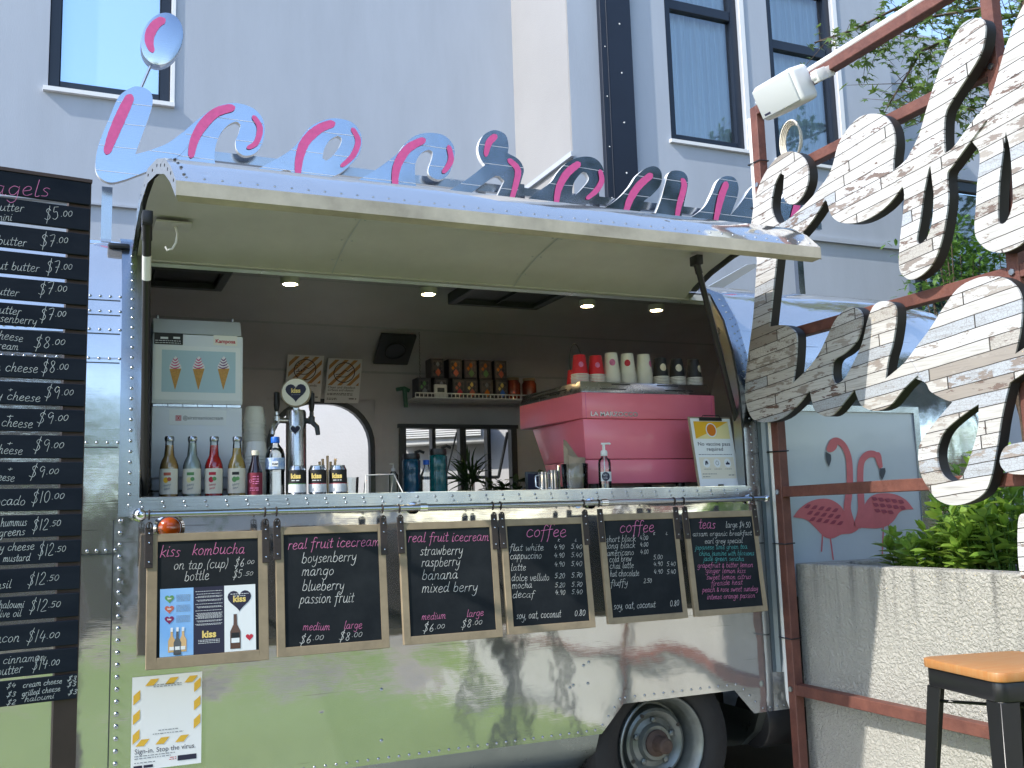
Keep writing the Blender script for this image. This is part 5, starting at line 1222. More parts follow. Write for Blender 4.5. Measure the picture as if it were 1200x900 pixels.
for cx, h, mt in ((.12, .34, 'juice_amber'), (.235, .34, 'juice_amber'), (.178, .36, 'juice_dark')):
    m = MB(ML); bottle_flat(m, lu0+lw*cx, lv0+H*.06-(.01 if cx == .178 else 0), H*h, .0012 if cx == .178 else .0008); m.build('bottle_picture', mt, lf, smooth=0)
m = MB(ML)
for cx in (.12, .235, .178): m.rect(lu0+lw*(cx-.023), lu0+lw*(cx+.023), lv0+H*.09, lv0+H*.14, .0016); m.rect(lu0+lw*(cx-.012), lu0+lw*(cx+.012), lv0+H*.36, lv0+H*.42, .0016)
m.build('bottle_picture_label', 'paper', lf, smooth=0)
m = MB(ML)
for k, v in enumerate((.07, .11, .145, .16, .20, .215, .26, .30, .315, .36, .40, .415, .43, .445, .46, .475, .51, .525, .56, .575)): scribble(m, cA+lw*.02+.004*(k % 3), cB-lw*.02-.004*(k % 2), lv1-H*v, .0022, .0008)
for v in (.80, .82, .845): scribble(m, cA+lw*.05, cB-lw*.05, lv1-H*v, .0025, .0008)
m.build('small_print', 'paper', lf, smooth=0)
m = MB(ML); put_text(m, 'kiss', .032, (cA+cB)/2, lv1-H*.76, .0008, 'CENTER', .0012); m.build('brand_lettering', 'print_gold', lf, smooth=0)
m = MB(ML); c = ((cB+lu1)/2-.002, lv1-H*.22); m.poly(heart(*c, lw*.27), .0008); m.build('big_heart', 'print_dark', lf, smooth=0)
m = MB(ML); put_text(m, 'kiss', .030, c[0], c[1]-.008, .0014, 'CENTER', .001); m.build('brand_lettering', 'print_gold', lf, smooth=0)
m = MB(ML); scribble(m, c[0]-.03, c[0]+.032, c[1]+.018, .003, .0014); scribble(m, c[0]-.02, c[0]+.02, c[1]+.011, .003, .0014); m.build('small_print', 'paper', lf, smooth=0)
m = MB(ML); bottle_flat(m, cB+lw*.115, lv0+H*.04, H*.52, .0008); m.build('bottle_picture', 'brown_glass', lf, smooth=0)
m = MB(ML); m.rect(cB+lw*.072, cB+lw*.158, lv0+H*.20, lv0+H*.28, .0014); m.build('bottle_picture_label', 'print_black', lf, smooth=0)
m = MB(ML); m.rect(cB+lw*.072, cB+lw*.158, lv0+H*.13, lv0+H*.20, .0014); m.build('bottle_picture_label', 'paper', lf, smooth=0)
m = MB(ML); m.poly(heart(cB+lw*.265, lv0+H*.20, lw*.085), .0008); m.build('small_heart', 'print_red', lf, smooth=0)

# sign-in poster on the skin, its code square left blank
MP = frame((0, Y0-.003, 0), (1, 0, 0), (0, 0, 1))
q = [uv_on(MP, *p) for p in ((155, 794), (236.5, 787), (236, 895), (153, 903))]
u0, u1, v1, v0 = (q[0][0]+q[3][0])/2, (q[1][0]+q[2][0])/2, (q[0][1]+q[1][1])/2, (q[2][1]+q[3][1])/2
ps = thing('sign_in_poster', 'white sign-in poster edged with yellow stripes taped low on the trailer skin', 'poster', (u0+.1, Y0-.003, v0))
m = MB(MP); m.rect(u0, u1, v0, v1, 0); m.build('sheet', 'paper', ps, smooth=0)
Wd, Hd = u1-u0, v1-v0
m = MB(MP)
for k in range(3): a = u0+Wd*(.18+.28*k); m.poly([(a, v1-Hd*.105), (a+Wd*.12, v1-Hd*.105), (a+Wd*.20, v1-Hd*.035), (a+Wd*.08, v1-Hd*.035)], .0008)
for k in range(3):
    b = v1-Hd*(.20+.21*k); m.poly([(u0+Wd*.02, b-Hd*.10), (u0+Wd*.115, b-Hd*.04), (u0+Wd*.115, b+Hd*.06), (u0+Wd*.02, b)], .0008)
    b = v1-Hd*(.12+.20*k); m.poly([(u0+Wd*.885, b-Hd*.10), (u0+Wd*.98, b-Hd*.04), (u0+Wd*.98, b+Hd*.06), (u0+Wd*.885, b)], .0008)
for k in range(3): a = u0+Wd*(.06+.28*k); m.poly([(a, v0+Hd*.255), (a+Wd*.12, v0+Hd*.255), (a+Wd*.20, v0+Hd*.325), (a+Wd*.08, v0+Hd*.325)], .0008)
m.build('yellow_stripe', 'stripe_yellow', ps, smooth=0)
m = MB(MP); put_text(m, 'Sign-in. Stop the virus.', .0235, u0+Wd*.05, v0+Hd*.175, .0008, 'LEFT', 0, 0, Wd*.86); m.build('headline', 'print_dark', ps, smooth=0)
m = MB(MP)
for v in (.895, .875): scribble(m, u0+Wd*.30, u0+Wd*.70, v0+Hd*v, .0042, .0008)
for v, a, b in ((.40, .38, .66), (.365, .30, .74), (.145, .05, .62), (.12, .05, .56), (.075, .05, .35)): scribble(m, u0+Wd*a, u0+Wd*b, v0+Hd*v, .0042, .0008)
m.build('small_print', 'print_grey', ps, smooth=0)
m = MB(MP); m.rect(u0+Wd*.04, u0+Wd*.16, v0+Hd*.02, v0+Hd*.05, .0008); m.rect(u0+Wd*.18, u0+Wd*.31, v0+Hd*.02, v0+Hd*.05, .0008); m.rect(u0+Wd*.66, u0+Wd*.93, v0+Hd*.055, v0+Hd*.11, .0008); m.build('logo_block', 'print_dark', ps, smooth=0)
m = MB(MP); scribble(m, u0+Wd*.55, u0+Wd*.64, v0+Hd*.095, .004, .0009); scribble(m, u0+Wd*.54, u0+Wd*.64, v0+Hd*.075, .004, .0009); m.build('logo_print', 'print_red', ps, smooth=0)
# ================================================================ ON THE COUNTER
CT = 1.4652
def base(px_, Y, z=CT): p = atY(px_, 560, Y); return (p.x, Y, z)
def scale_at(px_, Y): p = atY(px_, 560, Y); return (p.x*sin(YAW)+p.y*cos(YAW))/PXF   # metres per photo pixel
# --- soft-serve machine
YM = 4.02; a = atY(177, 520, YM).x; b = atY(283.5, 520, YM).x; zt = atY(230, 372, YM).z; mz = lambda y: atY(200, y, YM).z
im = thing('ice_cream_machine', 'white upright ice cream machine with a poster of three cones on its front', 'ice cream machine', ((a+b)/2, YM+.2, CT))
D = .36
m = MB(); m.box(a+.004, b-.004, YM+.006, YM+D, CT+.035, mz(477)); m.box(a+.01, b-.01, YM+.03, YM+D-.02, CT, CT+.035); m.build('lower_cabinet', 'fridge_white', im, bevel=.006)
m = MB(); m.box(a+.001, b-.001, YM-.004, YM+.005, mz(560), mz(477)); m.build('door_panel', 'fridge_white', im, bevel=.002)
m = MB(); m.box(a-.001, b+.002, YM-.002, YM+D, mz(473.5), mz(391)); m.build('upper_cabinet', 'fridge_white', im, bevel=.006)
m = MB(frame((0, YM, 0), (0, 1, 0), (0, 0, 1))); z1_, z2_ = mz(390.5), mz(372); m.prism([(-.004, z1_), (D, z1_), (D, z2_), (.03, z2_)], a-.0, b-.004); m.build('sloped_lid', 'lid_grey', im, bevel=.004)
m = MB(); 
for x in (a+.02, b-.03): m.lathe((x, YM+.06, zt), [(.006, 0), (.006, .012), (.0001, .016)], 10)
m.build('lid_peg', 'aluminium_trim', im)
m = MB()
for k in range(6): x0 = a+.004+k*(b-a-.008)/6; m.box(x0, x0+(b-a)/6-.004, YM-.006, YM-.003, mz(476.6), mz(473.8))
m.build('hinge_strip', 'aluminium_trim', im, smooth=0)
MI = frame((0, YM-.0025, 0), (1, 0, 0), (0, 0, 1))
def U(px_, py_, M): return uv_on(M, px_, py_)
pa, pb = U(181, 468, MI), U(281.5, 408, MI)
m = MB(MI); m.rect(pa[0], pb[0], pa[1], pb[1], .0006); pp = m.build('poster_sheet', 'paper', im, smooth=0)
qa, qb = U(189, 459, MI), U(276, 413, MI); m = MB(MI); m.rect(qa[0], qb[0], qa[1], qb[1], .0012); m.build('poster_picture', 'poster_blue', pp, smooth=0)
cn = MB(MI); sws = [MB(MI) for _ in range(3)]; sw = MB(MI)
for k, cx in enumerate((205.5, 232.8, 262)):
    t = U(cx, 432, MI); bt = U(cx-.5, 456.5, MI); wd = (U(cx+7, 432, MI)[0]-t[0])
    cn.poly([(bt[0]-.0008, bt[1]), (bt[0]+.0008, bt[1]), (t[0]+wd, t[1]+.003), (t[0], t[1]-.001), (t[0]-wd, t[1])], .0018)
    tp = U(cx, 417.5, MI)[1]
    sw.poly([(t[0]-wd*1.02, t[1]-.002), (t[0]+wd*1.02, t[1]+.001), (t[0]+wd*.95, t[1]+.012), (t[0]+wd*.6, t[1]+.025), (t[0]+wd*.2, tp-.004), (t[0], tp), (t[0]-wd*.3, tp-.008), (t[0]-wd*.7, t[1]+.024), (t[0]-wd, t[1]+.010)], .0024)
    for r in range(4):
        h = t[1]+.004+r*.0105; ww = wd*(.92-.17*r); sws[k].ribbon(smooth_line([(t[0]-ww, h+.004), (t[0]-ww*.3, h-.003), (t[0]+ww*.4, h), (t[0]+ww*.9, h+.007)], False, 4), [.0015, .003, .004, .004, .004, .005, .005, .005, .004, .004, .003, .002, .0015], .003)
cn.build('cone_picture', 'cone', pp, smooth=0); sw.build('swirl_picture', 'swirl_white', pp, smooth=0)
for k, mt in enumerate(('swirl_pink', 'swirl_pink', 'swirl_purple')): sws[k].build('swirl_stripe', mt, pp, smooth=0)
qa, qb = U(180.5, 403, MI), U(214.5, 391, MI); m = MB(MI); m.rect(qa[0], qb[0], qa[1], qb[1], .0012); m.build('rating_plate', 'print_black', im, smooth=0)
m = MB(MI)
for x0, x1, y0, y1 in ((188, 197, 397, 395), (203, 211, 397, 395)):
    c0, c1 = U(x0, y0, MI), U(x1, y1, MI); m.rect(c0[0], c1[0], c0[1], c1[1], .002)
for yy in (399, 401.5): c0 = U(182, yy, MI); c1 = U(212, yy, MI); scribble(m, c0[0], c1[0], c0[1], .0035, .002)
m.build('plate_print', 'paper', im, smooth=0)
qa, qb = U(250, 404.5, MI), U(278, 394, MI); m = MB(MI); m.rect(qa[0], qb[0], qa[1], qb[1], .0012); m.build('maker_plate', 'paper_cup', im, smooth=0)
m = MB(MI); put_text(m, 'Kamposa', .021, (qa[0]+qb[0])/2, qa[1]+.010, .0018, 'CENTER', .0006); m.build('maker_lettering', 'print_red', im, smooth=0)
qa, qb = U(198, 498, MI), U(265, 481, MI); m = MB(frame((0, YM-.0045, 0), (1, 0, 0), (0, 0, 1))); m.rect(qa[0], qb[0], qa[1], qb[1], .0005); tg = m.build('handle_strip', 'paper', im, smooth=0)
m = MB(frame((0, YM-.0045, 0), (1, 0, 0), (0, 0, 1))); c0 = U(214, 490, MI); put_text(m, '@airstreamicecream', .020, c0[0], c0[1]-.005, .0011, 'LEFT', 0, 0, U(261, 490, MI)[0]-c0[0]); m.build('handle_lettering', 'print_dark', tg, smooth=0)
m = MB(frame((0, YM-.0045, 0), (1, 0, 0), (0, 0, 1))); c0 = U(209, 490, MI); s = .0105
m.prism(smooth_line([(c0[0]-s, c0[1]-s), (c0[0]+s, c0[1]-s), (c0[0]+s, c0[1]+s), (c0[0]-s, c0[1]+s)], True, 4), .0005, .0011); m.build('camera_emblem', 'print_red', tg, smooth=0)
m = MB(frame((0, YM-.0045, 0), (1, 0, 0), (0, 0, 1)))
for rr in (.005,): m.ribbon(ell(c0[0], c0[1], rr, rr, 16)+[(c0[0]+rr, c0[1])], .0016, .0016)
m.ribbon([(c0[0]-.008, c0[1]-.008), (c0[0]+.008, c0[1]-.008), (c0[0]+.008, c0[1]+.008), (c0[0]-.008, c0[1]+.008), (c0[0]-.008, c0[1]-.008)], .0016, .0016); m.build('emblem_outline', 'paper', tg, smooth=0)

# --- bottles
def ring_label(c, r, z0, z1, a0, a1, name, mt, parent, n=18):
    m = MB(); 
    for k in range(n):
        t0 = a0+(a1-a0)*k/n; t1 = a0+(a1-a0)*(k+1)/n
        m.quad((c[0]+r*cos(t0), c[1]+r*sin(t0), z0), (c[0]+r*cos(t1), c[1]+r*sin(t1), z0), (c[0]+r*cos(t1), c[1]+r*sin(t1), z1), (c[0]+r*cos(t0), c[1]+r*sin(t0), z1))
    return m.build(name, mt, parent, smooth=60)
FACE = -pi/2-.28   # the side of a round thing that looks to the camera
def soda(px_, fill, lab, picture, pic2, label, band):
    c = base(px_, 3.865); t = thing('soda_bottle', label, 'bottle', c); r = .0335; x, y, z = c
    out = [(.0001, .002), (r*.9, .0), (r, .006), (r, .112), (r*.97, .122), (r*.80, .140), (r*.56, .156), (r*.50, .175), (r*.43, .208), (r*.45, .212), (r*.45, .222)]
    m = MB(); m.lathe(c, out, 28); m.build('glass', 'clear_glass', t, smooth=60)
    top = {'juice_clear': .205, 'juice_red': .197, 'juice_amber': .197, 'juice_gold': .186}[fill]
    li = [(.0001, .004)]+[(q-.0022, h+.002) for q, h in out[1:] if h < top-.01]
    rt = r*.50-.0024; li += [(rt, top), (.0001, top+.0005)]
    m = MB(); m.lathe(c, li, 28); m.build('drink', fill, t, smooth=60)
    m = MB(); m.lathe((x, y, z+.212), [(r*.50, 0), (r*.52, .002), (r*.52, .014), (r*.46, .018), (.0001, .018)], 20); m.build('cap', 'aluminium_trim', t)
    ring_label(c, r+.0005, z+.014, z+.108, FACE-1.35, FACE+1.35, 'paper_label', 'label_cream', t)
    ring_label(c, r+.0009, z+.083, z+.094, FACE-.38, FACE+.38, 'label_band', band, t, 8)
    MBf = frame((x+(r+.0012)*cos(FACE), y+(r+.0012)*sin(FACE), z), (-sin(FACE), cos(FACE), 0), (0, 0, 1))
    m = MB(MBf); m.poly(ell(-.004, .066, .009, .0105, 18), .0004); m.build('fruit_picture', picture, t, smooth=0)
    m = MB(MBf); m.poly(ell(.008, .069, .0075, .0075, 14), .0008); m.build('fruit_picture', pic2, t, smooth=0)
    m = MB(MBf)
    for k, (u, v) in enumerate(((-.012, .042), (-.010, .029))):
        st, wd = hand_strokes('lemony'[:6-k]); 
        for s_ in st: m.ribbon([(u+px2*.0011, v+py2*.0012+px2*.0002) for px2, py2 in smooth_line(s_, False, 3)], .0008, .0012)
    m.build('label_script', 'print_grey' if band != 'print_red' else 'print_red', t, smooth=0)
soda(198, 'juice_amber', 0, 'print_yellow', 'print_orange', 'amber soda bottle with an orange fruit label, standing nearest the left end of the counter', 'print_orange')
soda(225, 'juice_clear', 0, 'print_paleyellow', 'print_green', 'clear pale soda bottle with a lime green label on the counter', 'print_green')
soda(250.5, 'juice_red', 0, 'print_red', 'print_green', 'bright red soda bottle with a cream label on the counter', 'print_red')
soda(277.5, 'juice_gold', 0, 'print_green', 'print_green', 'golden soda bottle with a green fruit label between red soda and dark bottle', 'print_black')
c = base(299, 3.86); t = thing('dark_bottle', 'small dark purple drink bottle with a maroon label and pale cap', 'bottle', c)
m = MB(); r = .0285; m.lathe(c, [(.0001, .002), (r*.9, 0), (r, .006), (r, .088), (r*.94, .10), (r*.55, .135), (r*.46, .152), (r*.46, .166)], 26); m.build('glass', 'juice_dark', t, smooth=60)
m = MB(); m.lathe((c[0], c[1], c[2]+.158), [(r*.55, 0), (r*.55, .016), (r*.5, .018), (.0001, .018)], 18); m.build('cap', 'label_cream', t)
ring_label(c, r+.0005, c[2]+.004, c[2]+.090, FACE-1.4, FACE+1.4, 'paper_label', 'label_maroon', t)
MBf = frame((c[0]+(r+.001)*cos(FACE), c[1]+(r+.001)*sin(FACE), c[2]), (-sin(FACE), cos(FACE), 0), (0, 0, 1)); m = MB(MBf)
for v in (.074, .064, .055, .047, .030, .022): scribble(m, -.006 if v > .04 else -.016, .018, v, .005, .0006)
m.ribbon(ell(-.013, .058, .004, .006, 12)+[(-.009, .058)], .0014, .0006); m.build('label_print', 'chalk_pink', t, smooth=0)
c = base(322.5, 3.88); t = thing('water_bottle', 'clear plastic water bottle with blue cap and blue and white label', 'bottle', c); r = .0375
pr_ = [(.0001, .004), (r*.8, 0), (r*.95, .006)]
for k in range(9): pr_ += [(r*.97, .014+k*.009), (r*.92, .018+k*.009)]
pr_ += [(r, .100), (r, .150), (r*.95, .165), (r*.78, .183), (r*.5, .197), (r*.38, .203), (r*.38, .215)]
m = MB(); m.lathe(c, pr_, 28); m.build('clear_body', 'pale_glass', t, smooth=60)
m = MB(); m.lathe(c, [(.0001, .006)]+[(q*.95, h) for q, h in pr_[2:-3]]+[(.0001, .19)], 24); m.build('water', 'clear_glass', t, smooth=60)
m = MB(); m.lathe((c[0], c[1], c[2]+.208), [(r*.45, 0), (r*.45, .020), (r*.40, .023), (.0001, .023)], 20); m.build('cap', 'cap_blue', t)
ring_label(c, r+.0006, c[2]+.104, c[2]+.148, 0, 2*pi, 'wrap_label', 'label_bluewhite', t, 30)
MBf = frame((c[0]+(r+.0014)*cos(FACE), c[1]+(r+.0014)*sin(FACE), c[2]), (-sin(FACE), cos(FACE), 0), (0, 0, 1)); m = MB(MBf); m.rect(-.009, .015, .114, .134, .0); m.build('label_patch', 'paper', t, smooth=0)
m = MB(MBf); put_text(m, 'PUMP', .009, -.008, .120, .0005, 'LEFT', .0003); m.build('label_print', 'print_dark', t, smooth=0)
# --- cans
for px_, lab, bandm in ((348, 'black and white drink can standing beside the clear water bottle', 'print_green'), (372, 'black and white drink can between its two neighbours before the tap tower', 'print_red'), (396, 'black and white drink can farthest from the water bottle, red line on its band', 'print_red')):
    c = base(px_, 3.86); t = thing('drink_can', lab, 'can', c, 'drink cans on the counter'); r = .0345
    m = MB(); m.lathe(c, [(.0001, .004), (r*.78, .0), (r*.86, .004), (r, .012), (r, .100), (r*.80, .114), (r*.82, .117), (r*.76, .117), (r*.74, .113), (.0001, .113)], 30); m.build('can_body', 'aluminium_trim', t, smooth=50)
    ring_label(c, r+.0004, c[2]+.012, c[2]+.044, 0, 2*pi, 'white_band', 'paper', t, 30); ring_label(c, r+.0005, c[2]+.044, c[2]+.099, 0, 2*pi, 'black_band', 'print_black', t, 30)
    ring_label(c, r+.0008, c[2]+.044, c[2]+.0465, 0, 2*pi, 'thin_line', bandm, t, 30)
    f = FACE-.05; MBf = frame((c[0]+(r+.0016)*cos(f), c[1]+(r+.0016)*sin(f), c[2]), (-sin(f), cos(f), 0), (0, 0, 1)); m = MB(MBf); put_text(m, 'kiss', .026, .0, .066, .0, 'CENTER', .0012); m.build('gold_lettering', 'print_gold', t, smooth=0)
    m = MB(MBf); scribble(m, -.016, .017, .056, .005, .0002); m.build('small_print', 'paper', t, smooth=0)
# --- tap tower
c = base(347, 4.16); t = thing('tap_tower', 'brushed steel kombucha tap tower topped by a round heart badge', 'drinks tap', c)
ztop_ = atY(347, 481, 4.16).z; m = MB(); m.lathe(c, [(.055, 0), (.055, .01), (.043, .014), (.042, ztop_-CT-.012), (.038, ztop_-CT), (.0001, ztop_-CT)], 32); m.build('column', 'steel', t, smooth=50)
zd = atY(347, 460, 4.06).z; dc = atY(347, 460, 4.06); nrm = Vector((-.33, -.94, .03))
m = MB(); m.lathe(dc, [(.0001, -.012), (.058, -.012), (.062, -.006), (.062, .004), (.057, .008)], 40, nrm); m.build('badge_rim', 'mdf', t, smooth=40)
m = MB(); m.lathe(dc, [(.0565, .0086), (.0001, .0092)], 40, nrm); m.build('badge_face', 'label_cream', t, smooth=60)
ex_ = Vector((-nrm.y, nrm.x, 0)).normalized(); MD = frame(dc+nrm.normalized()*.0105, ex_, (0, 0, 1))
m = MB(MD); m.poly(heart(0, .002, .090), .0); m.build('heart_emblem', 'print_dark', t, smooth=0)
m = MB(MD); put_text(m, 'kiss', .026, 0, -.002, .0008, 'CENTER', .001); m.build('gold_lettering', 'print_gold', t, smooth=0)
m = MB(MD); scribble(m, -.018, .018, -.012, .004, .0008); scribble(m, -.009, .009, .021, .003, .0008); m.build('small_print', 'print_grey', t, smooth=0)
m = MB(); m.tube([dc+Vector((.0, .005, -.06)), (c[0], c[1]-.02, ztop_-.0)], .012, 12); m.build('badge_stem', 'steel', t)
sh = Vector((c[0]-.012, c[1]-.043, ztop_-.085)); MH = frame(sh, ex_, (0, 0, 1))
m = MB(MH); m.poly(heart(.0, 0, .050), .0); m.build('sticker', 'paper', t, smooth=0); m = MB(MH); m.poly(heart(.0, 0, .042), .0008); m.build('sticker_heart', 'print_dark', t, smooth=0)
for sx in (-1, 1):
    zz = ztop_-.045; x = c[0]; y = c[1]-.01; e = .085 if sx < 0 else .062
    m = MB(); m.tube([(x+sx*.04, y, zz), (x+sx*e, y-.01, zz)], .012, 12); m.lathe((x+sx*e, y-.01, zz-.014), [(.014, 0), (.014, .03), (.009, .034), (.009, .05)], 14); m.tube([(x+sx*e, y-.012, zz-.005), (x+sx*(e+.018), y-.03, zz-.028), (x+sx*(e+.022), y-.034, zz-.062)], [.011, .011, .0095], 12)
    f = m.build('faucet', 'steel' if sx < 0 else 'hatch_dark', t, smooth=50)
    m = MB(); m.lathe((x+sx*e, y-.01, zz+.034), [(.006, 0), (.010, .01), (.0125, .03), (.0125, .082), (.009, .086), (.0001, .087)], 14); m.build('tap_handle', 'black_plastic', f)
# --- paper tubs and cups: every one in its stack is a thing
def cup_proto(name, label, cat, rb, rt, h, m_body, group, lid=None, rimm=None):
    """one cup upside down, its rim at the bottom"""
    t = thing(name, label, cat, (0, 0, 0), group)
    m = MB(); m.lathe((0, 0, 0), [(rt-.003, .001), (rt+.0022, 0), (rt+.0028, .0025), (rt+.0018, .0045), (rt-.0005, .005), (rb, h-.002), (rb-.001, h), (.0001, h-.003)], 26); m.build('cup_wall', m_body, t, smooth=50)
    if rimm:
        m = MB(); m.lathe((0, 0, 0), [(rt-.002, -.0004), (rt+.0028, -.0004), (rt+.0036, .0022), (rt+.0025, .0050), (rt-.0008, .0052)], 26); m.build('rolled_rim', rimm, t, smooth=50)
    return t
def cup_stack(proto, first, c, n, dz, label=None, toplabel=None):
    for k in range(n):
        o = proto if (k == 0 and first) else dup(proto, (0, 0, 0))
        o.location = (c[0]+random.uniform(-.0012, .0012), c[1]+random.uniform(-.0012, .0012), c[2]+dz*k)
        o['label'] = toplabel if (k == n-1 and toplabel) else label
    return o
GT = 'white paper tubs stacked upside down behind the soda bottles'
p0 = cup_proto('paper_tub', '', 'tub', .036, .045, .060, 'paper_cup', GT)
cup_stack(p0, True, base(298, 4.18), 24, .0140, 'white paper tub nested in the taller tub stack beside the ice cream machine', 'topmost white paper tub of the taller stack beside the ice cream machine')
c = base(300, 4.02); cup_stack(p0, False, c, 14, .0125, 'white paper tub nested in the shorter tub stack behind the dark bottle', 'topmost white paper tub of the shorter stack behind the dark bottle')
# --- espresso machine
YE = 3.98; ex0 = atY(684, 520, YE).x; ex1 = atY(840.5, 520, YE).x; zz = lambda y: atY(684, y, YE).z
em = thing('espresso_machine', 'big pink espresso machine with steel cup tray at the far end of the counter', 'coffee machine', ((ex0+ex1)/2, YE+.25, CT))
zb, zm, zs, zt_, ztt = zz(567), zz(490), zz(459.5), zz(458.5), zz(446)
def skew(pts, z0, z1, mt, name, bev=.004): 
    m = MB(); m.prism(pts, z0, z1); return m.build(name, mt, em, bevel=bev)
DE = .58
skew([(ex0-.0, YE), (ex1, YE), (ex1-.02, YE+DE), (ex0-.055, YE+DE)], zm, zs, 'pink_paint', 'upper_band')
m = MB(); z_lo = zb; 
top = [(ex0+.008, YE+.012), (ex1-.055, YE+.012), (ex1-.06, YE+DE-.03), (ex0-.0, YE+DE-.03)]; bot = [(ex0+.022, YE+.02), (ex1-.10, YE+.02), (ex1-.10, YE+DE-.12), (ex0+.05, YE+DE-.12)]
zc_ = zz(538)
midp = [(bot[i][0]+(top[i][0]-bot[i][0])*.35, bot[i][1]+(top[i][1]-bot[i][1])*.35) for i in range(4)]
m.add([(x, y, zm-.001) for x, y in top]+[(x, y, zc_+.0015) for x, y in midp], [(0, 1, 2, 3), (7, 6, 5, 4), (0, 4, 5, 1), (1, 5, 6, 2), (2, 6, 7, 3), (3, 7, 4, 0)]); m.build('body_panel', 'pink_paint', em, bevel=.003)
m = MB(); m.add([(x, y, zc_-.0015) for x, y in midp]+[(x, y, zb) for x, y in bot], [(0, 1, 2, 3), (7, 6, 5, 4), (0, 4, 5, 1), (1, 5, 6, 2), (2, 6, 7, 3), (3, 7, 4, 0)]); m.build('base_panel', 'pink_paint', em, bevel=.003)
m = MB()
for i in range(2):
    for j in range(2): x = ex0+.08+i*(ex1-ex0-.26); y = YE+.07+j*.3; m.lathe((x, y, CT), [(.022, 0), (.022, zb-CT+.002)], 14)
m.build('foot', 'black_plastic', em)
m = MB(); tp_ = [(ex0-.004, YE+.0), (ex1-.018, YE), (ex1-.03, YE+DE), (ex0-.055, YE+DE)]; tq = [(ex0+.004, YE+.02), (ex1-.024, YE+.02), (ex1-.035, YE+DE), (ex0-.03, YE+DE)]
m.add([(x, y, zs+.0005) for x, y in tp_]+[(x, y, ztt) for x, y in tq], [(0, 1, 2, 3), (7, 6, 5, 4), (0, 4, 5, 1), (1, 5, 6, 2), (2, 6, 7, 3), (3, 7, 4, 0)]); m.build('cup_tray', 'steel', em, bevel=.003)
m = MB()
for x0, x1, k in ((ex0+.10, ex0+.24, .35), (ex0+.17, ex0+.27, .8), (ex0+.46, ex0+.62, .35), (ex0+.42, ex0+.54, .8)):
    z = zs+(ztt-zs)*k; y = YE+.02*k; m.box(x0, x1, y-.0012, y+.004, z-.0025, z+.0025)
for y0, y1, k in ((.10, .30, .45), (.34, .52, .45), (.2, .45, .75)):
    xx = ex0-.004-.05*((y0+y1)/2/DE)+.006*k; z = zs+(ztt-zs)*k; m.quad((xx-.006, YE+y0, z-.003), (xx-.014, YE+y1, z-.003), (xx-.012, YE+y1, z+.003), (xx-.004, YE+y0, z+.003))
m.build('tray_slot', 'black_plastic', em, smooth=0)
MEM = frame((0, YE-.0012, 0), (1, 0, 0), (0, 0, 1)); c0 = uv_on(MEM, 692, 487.3); c1 = uv_on(MEM, 747, 486.5)
vs, fs = text_mesh('LA MARZOCCO', .030, 'LEFT', .0008, 0, c1[0]-c0[0]); m = MB(MEM); m.add([(v.x+c0[0], v.y+c0[1], .0006) for v in vs], fs); m.build('metal_lettering', 'steel', em, smooth=0)
m = MB(); m.box(ex0+.018, ex0+.020, YE-.001, YE+.003, zm, zs); m.box(ex1-.022, ex1-.020, YE-.001, YE+.003, zm, zs); m.build('panel_joint', 'pink_brush', em, smooth=0)
# --- cups on top of it
CZ = ztt+.0008
def sleeve_badge(o, r, z0, z1, mt, ang=FACE): return ring_label((0, 0, 0), r, z0, z1, ang-.45, ang+.45, 'round_emblem', mt, o, 8)
def disc_badge(proto, rb, rt, h, mt, ang, v=.55, s=.015):
    m = MB(); n = 14; r = rt+(rb-rt)*v+.0012; cz = h*v
    pts = ell(0, 0, s, s*1.12, n); m.add([(r*cos(ang+p[0]/r)-(p[1]/h)*(rt-rb)*cos(ang)*-1*0, r*sin(ang+p[0]/r), cz+p[1]) for p in pts], [tuple(range(n))]); m.v.append(Vector((r*cos(ang), r*sin(ang), cz))); m.f = [(i, (i+1) % n, n) for i in range(n)]; m.mi = [0]*n
    for i, vv in enumerate(m.v): rr = rt+(rb-rt)*(vv.z/h)+.0012; aa = atan2(vv.y, vv.x); m.v[i] = Vector((rr*cos(aa), rr*sin(aa), vv.z))
    return m.build('round_emblem', mt, proto, smooth=0)
GR, GW, GB = 'red paper cups on the pink espresso machine', 'white paper cups on the pink espresso machine', 'black paper cups on the pink espresso machine'
cr = cup_proto('red_cup', '', 'cup', .029, .040, .098, 'cup_red', GR, None, 'paper_cup')
cr2 = dup(cr, (0, 0, 0)); disc_badge(cr2, .029, .040, .098, 'chalk_pink', FACE, .5, .012)
YC = 4.11
def stackrow(proto, top, first, px_, n, dz, l1, l2, dy=0):
    c = base(px_, YC+dy, CZ); o = cup_stack(proto, first, c, n, dz, l1)
    top.location = (c[0], c[1], c[2]+dz*n); top['label'] = l2
stackrow(cr, cr2, True, 684.5, 6, .0072, 'red paper cup nested low in the stack nearest the shelf jars', 'top red paper cup of the stack nearest the shelf jars')
t2 = dup(cr2, (0, 0, 0)); stackrow(cr, t2, False, 704, 6, .0072, 'red paper cup nested low in the stack touching the white cups', 'top red paper cup of the stack touching the white cups')
c = base(677, 4.30, CZ); rc = dup(cr, c, 'single red paper cup standing behind the red cup stacks')
cw = cup_proto('white_cup', '', 'cup', .030, .040, .098, 'paper_cup', GW)
for i, (px_, em_, nm) in enumerate(((722.5, 'chalk_pink', 'nearest the red cups'), (741.5, 'print_red', 'in the middle of the three white ones'), (761, 'chalk_pink', 'touching the black cups'))):
    tpx = dup(cw, (0, 0, 0)); disc_badge(tpx, .030, .040, .098, em_, FACE+(-.1, -.25, .9)[i], .5, .015)
    stackrow(cw, tpx, i == 0, px_, 8, .0074, 'white paper cup nested in the white stack '+nm, 'top white paper cup of the stack '+nm)
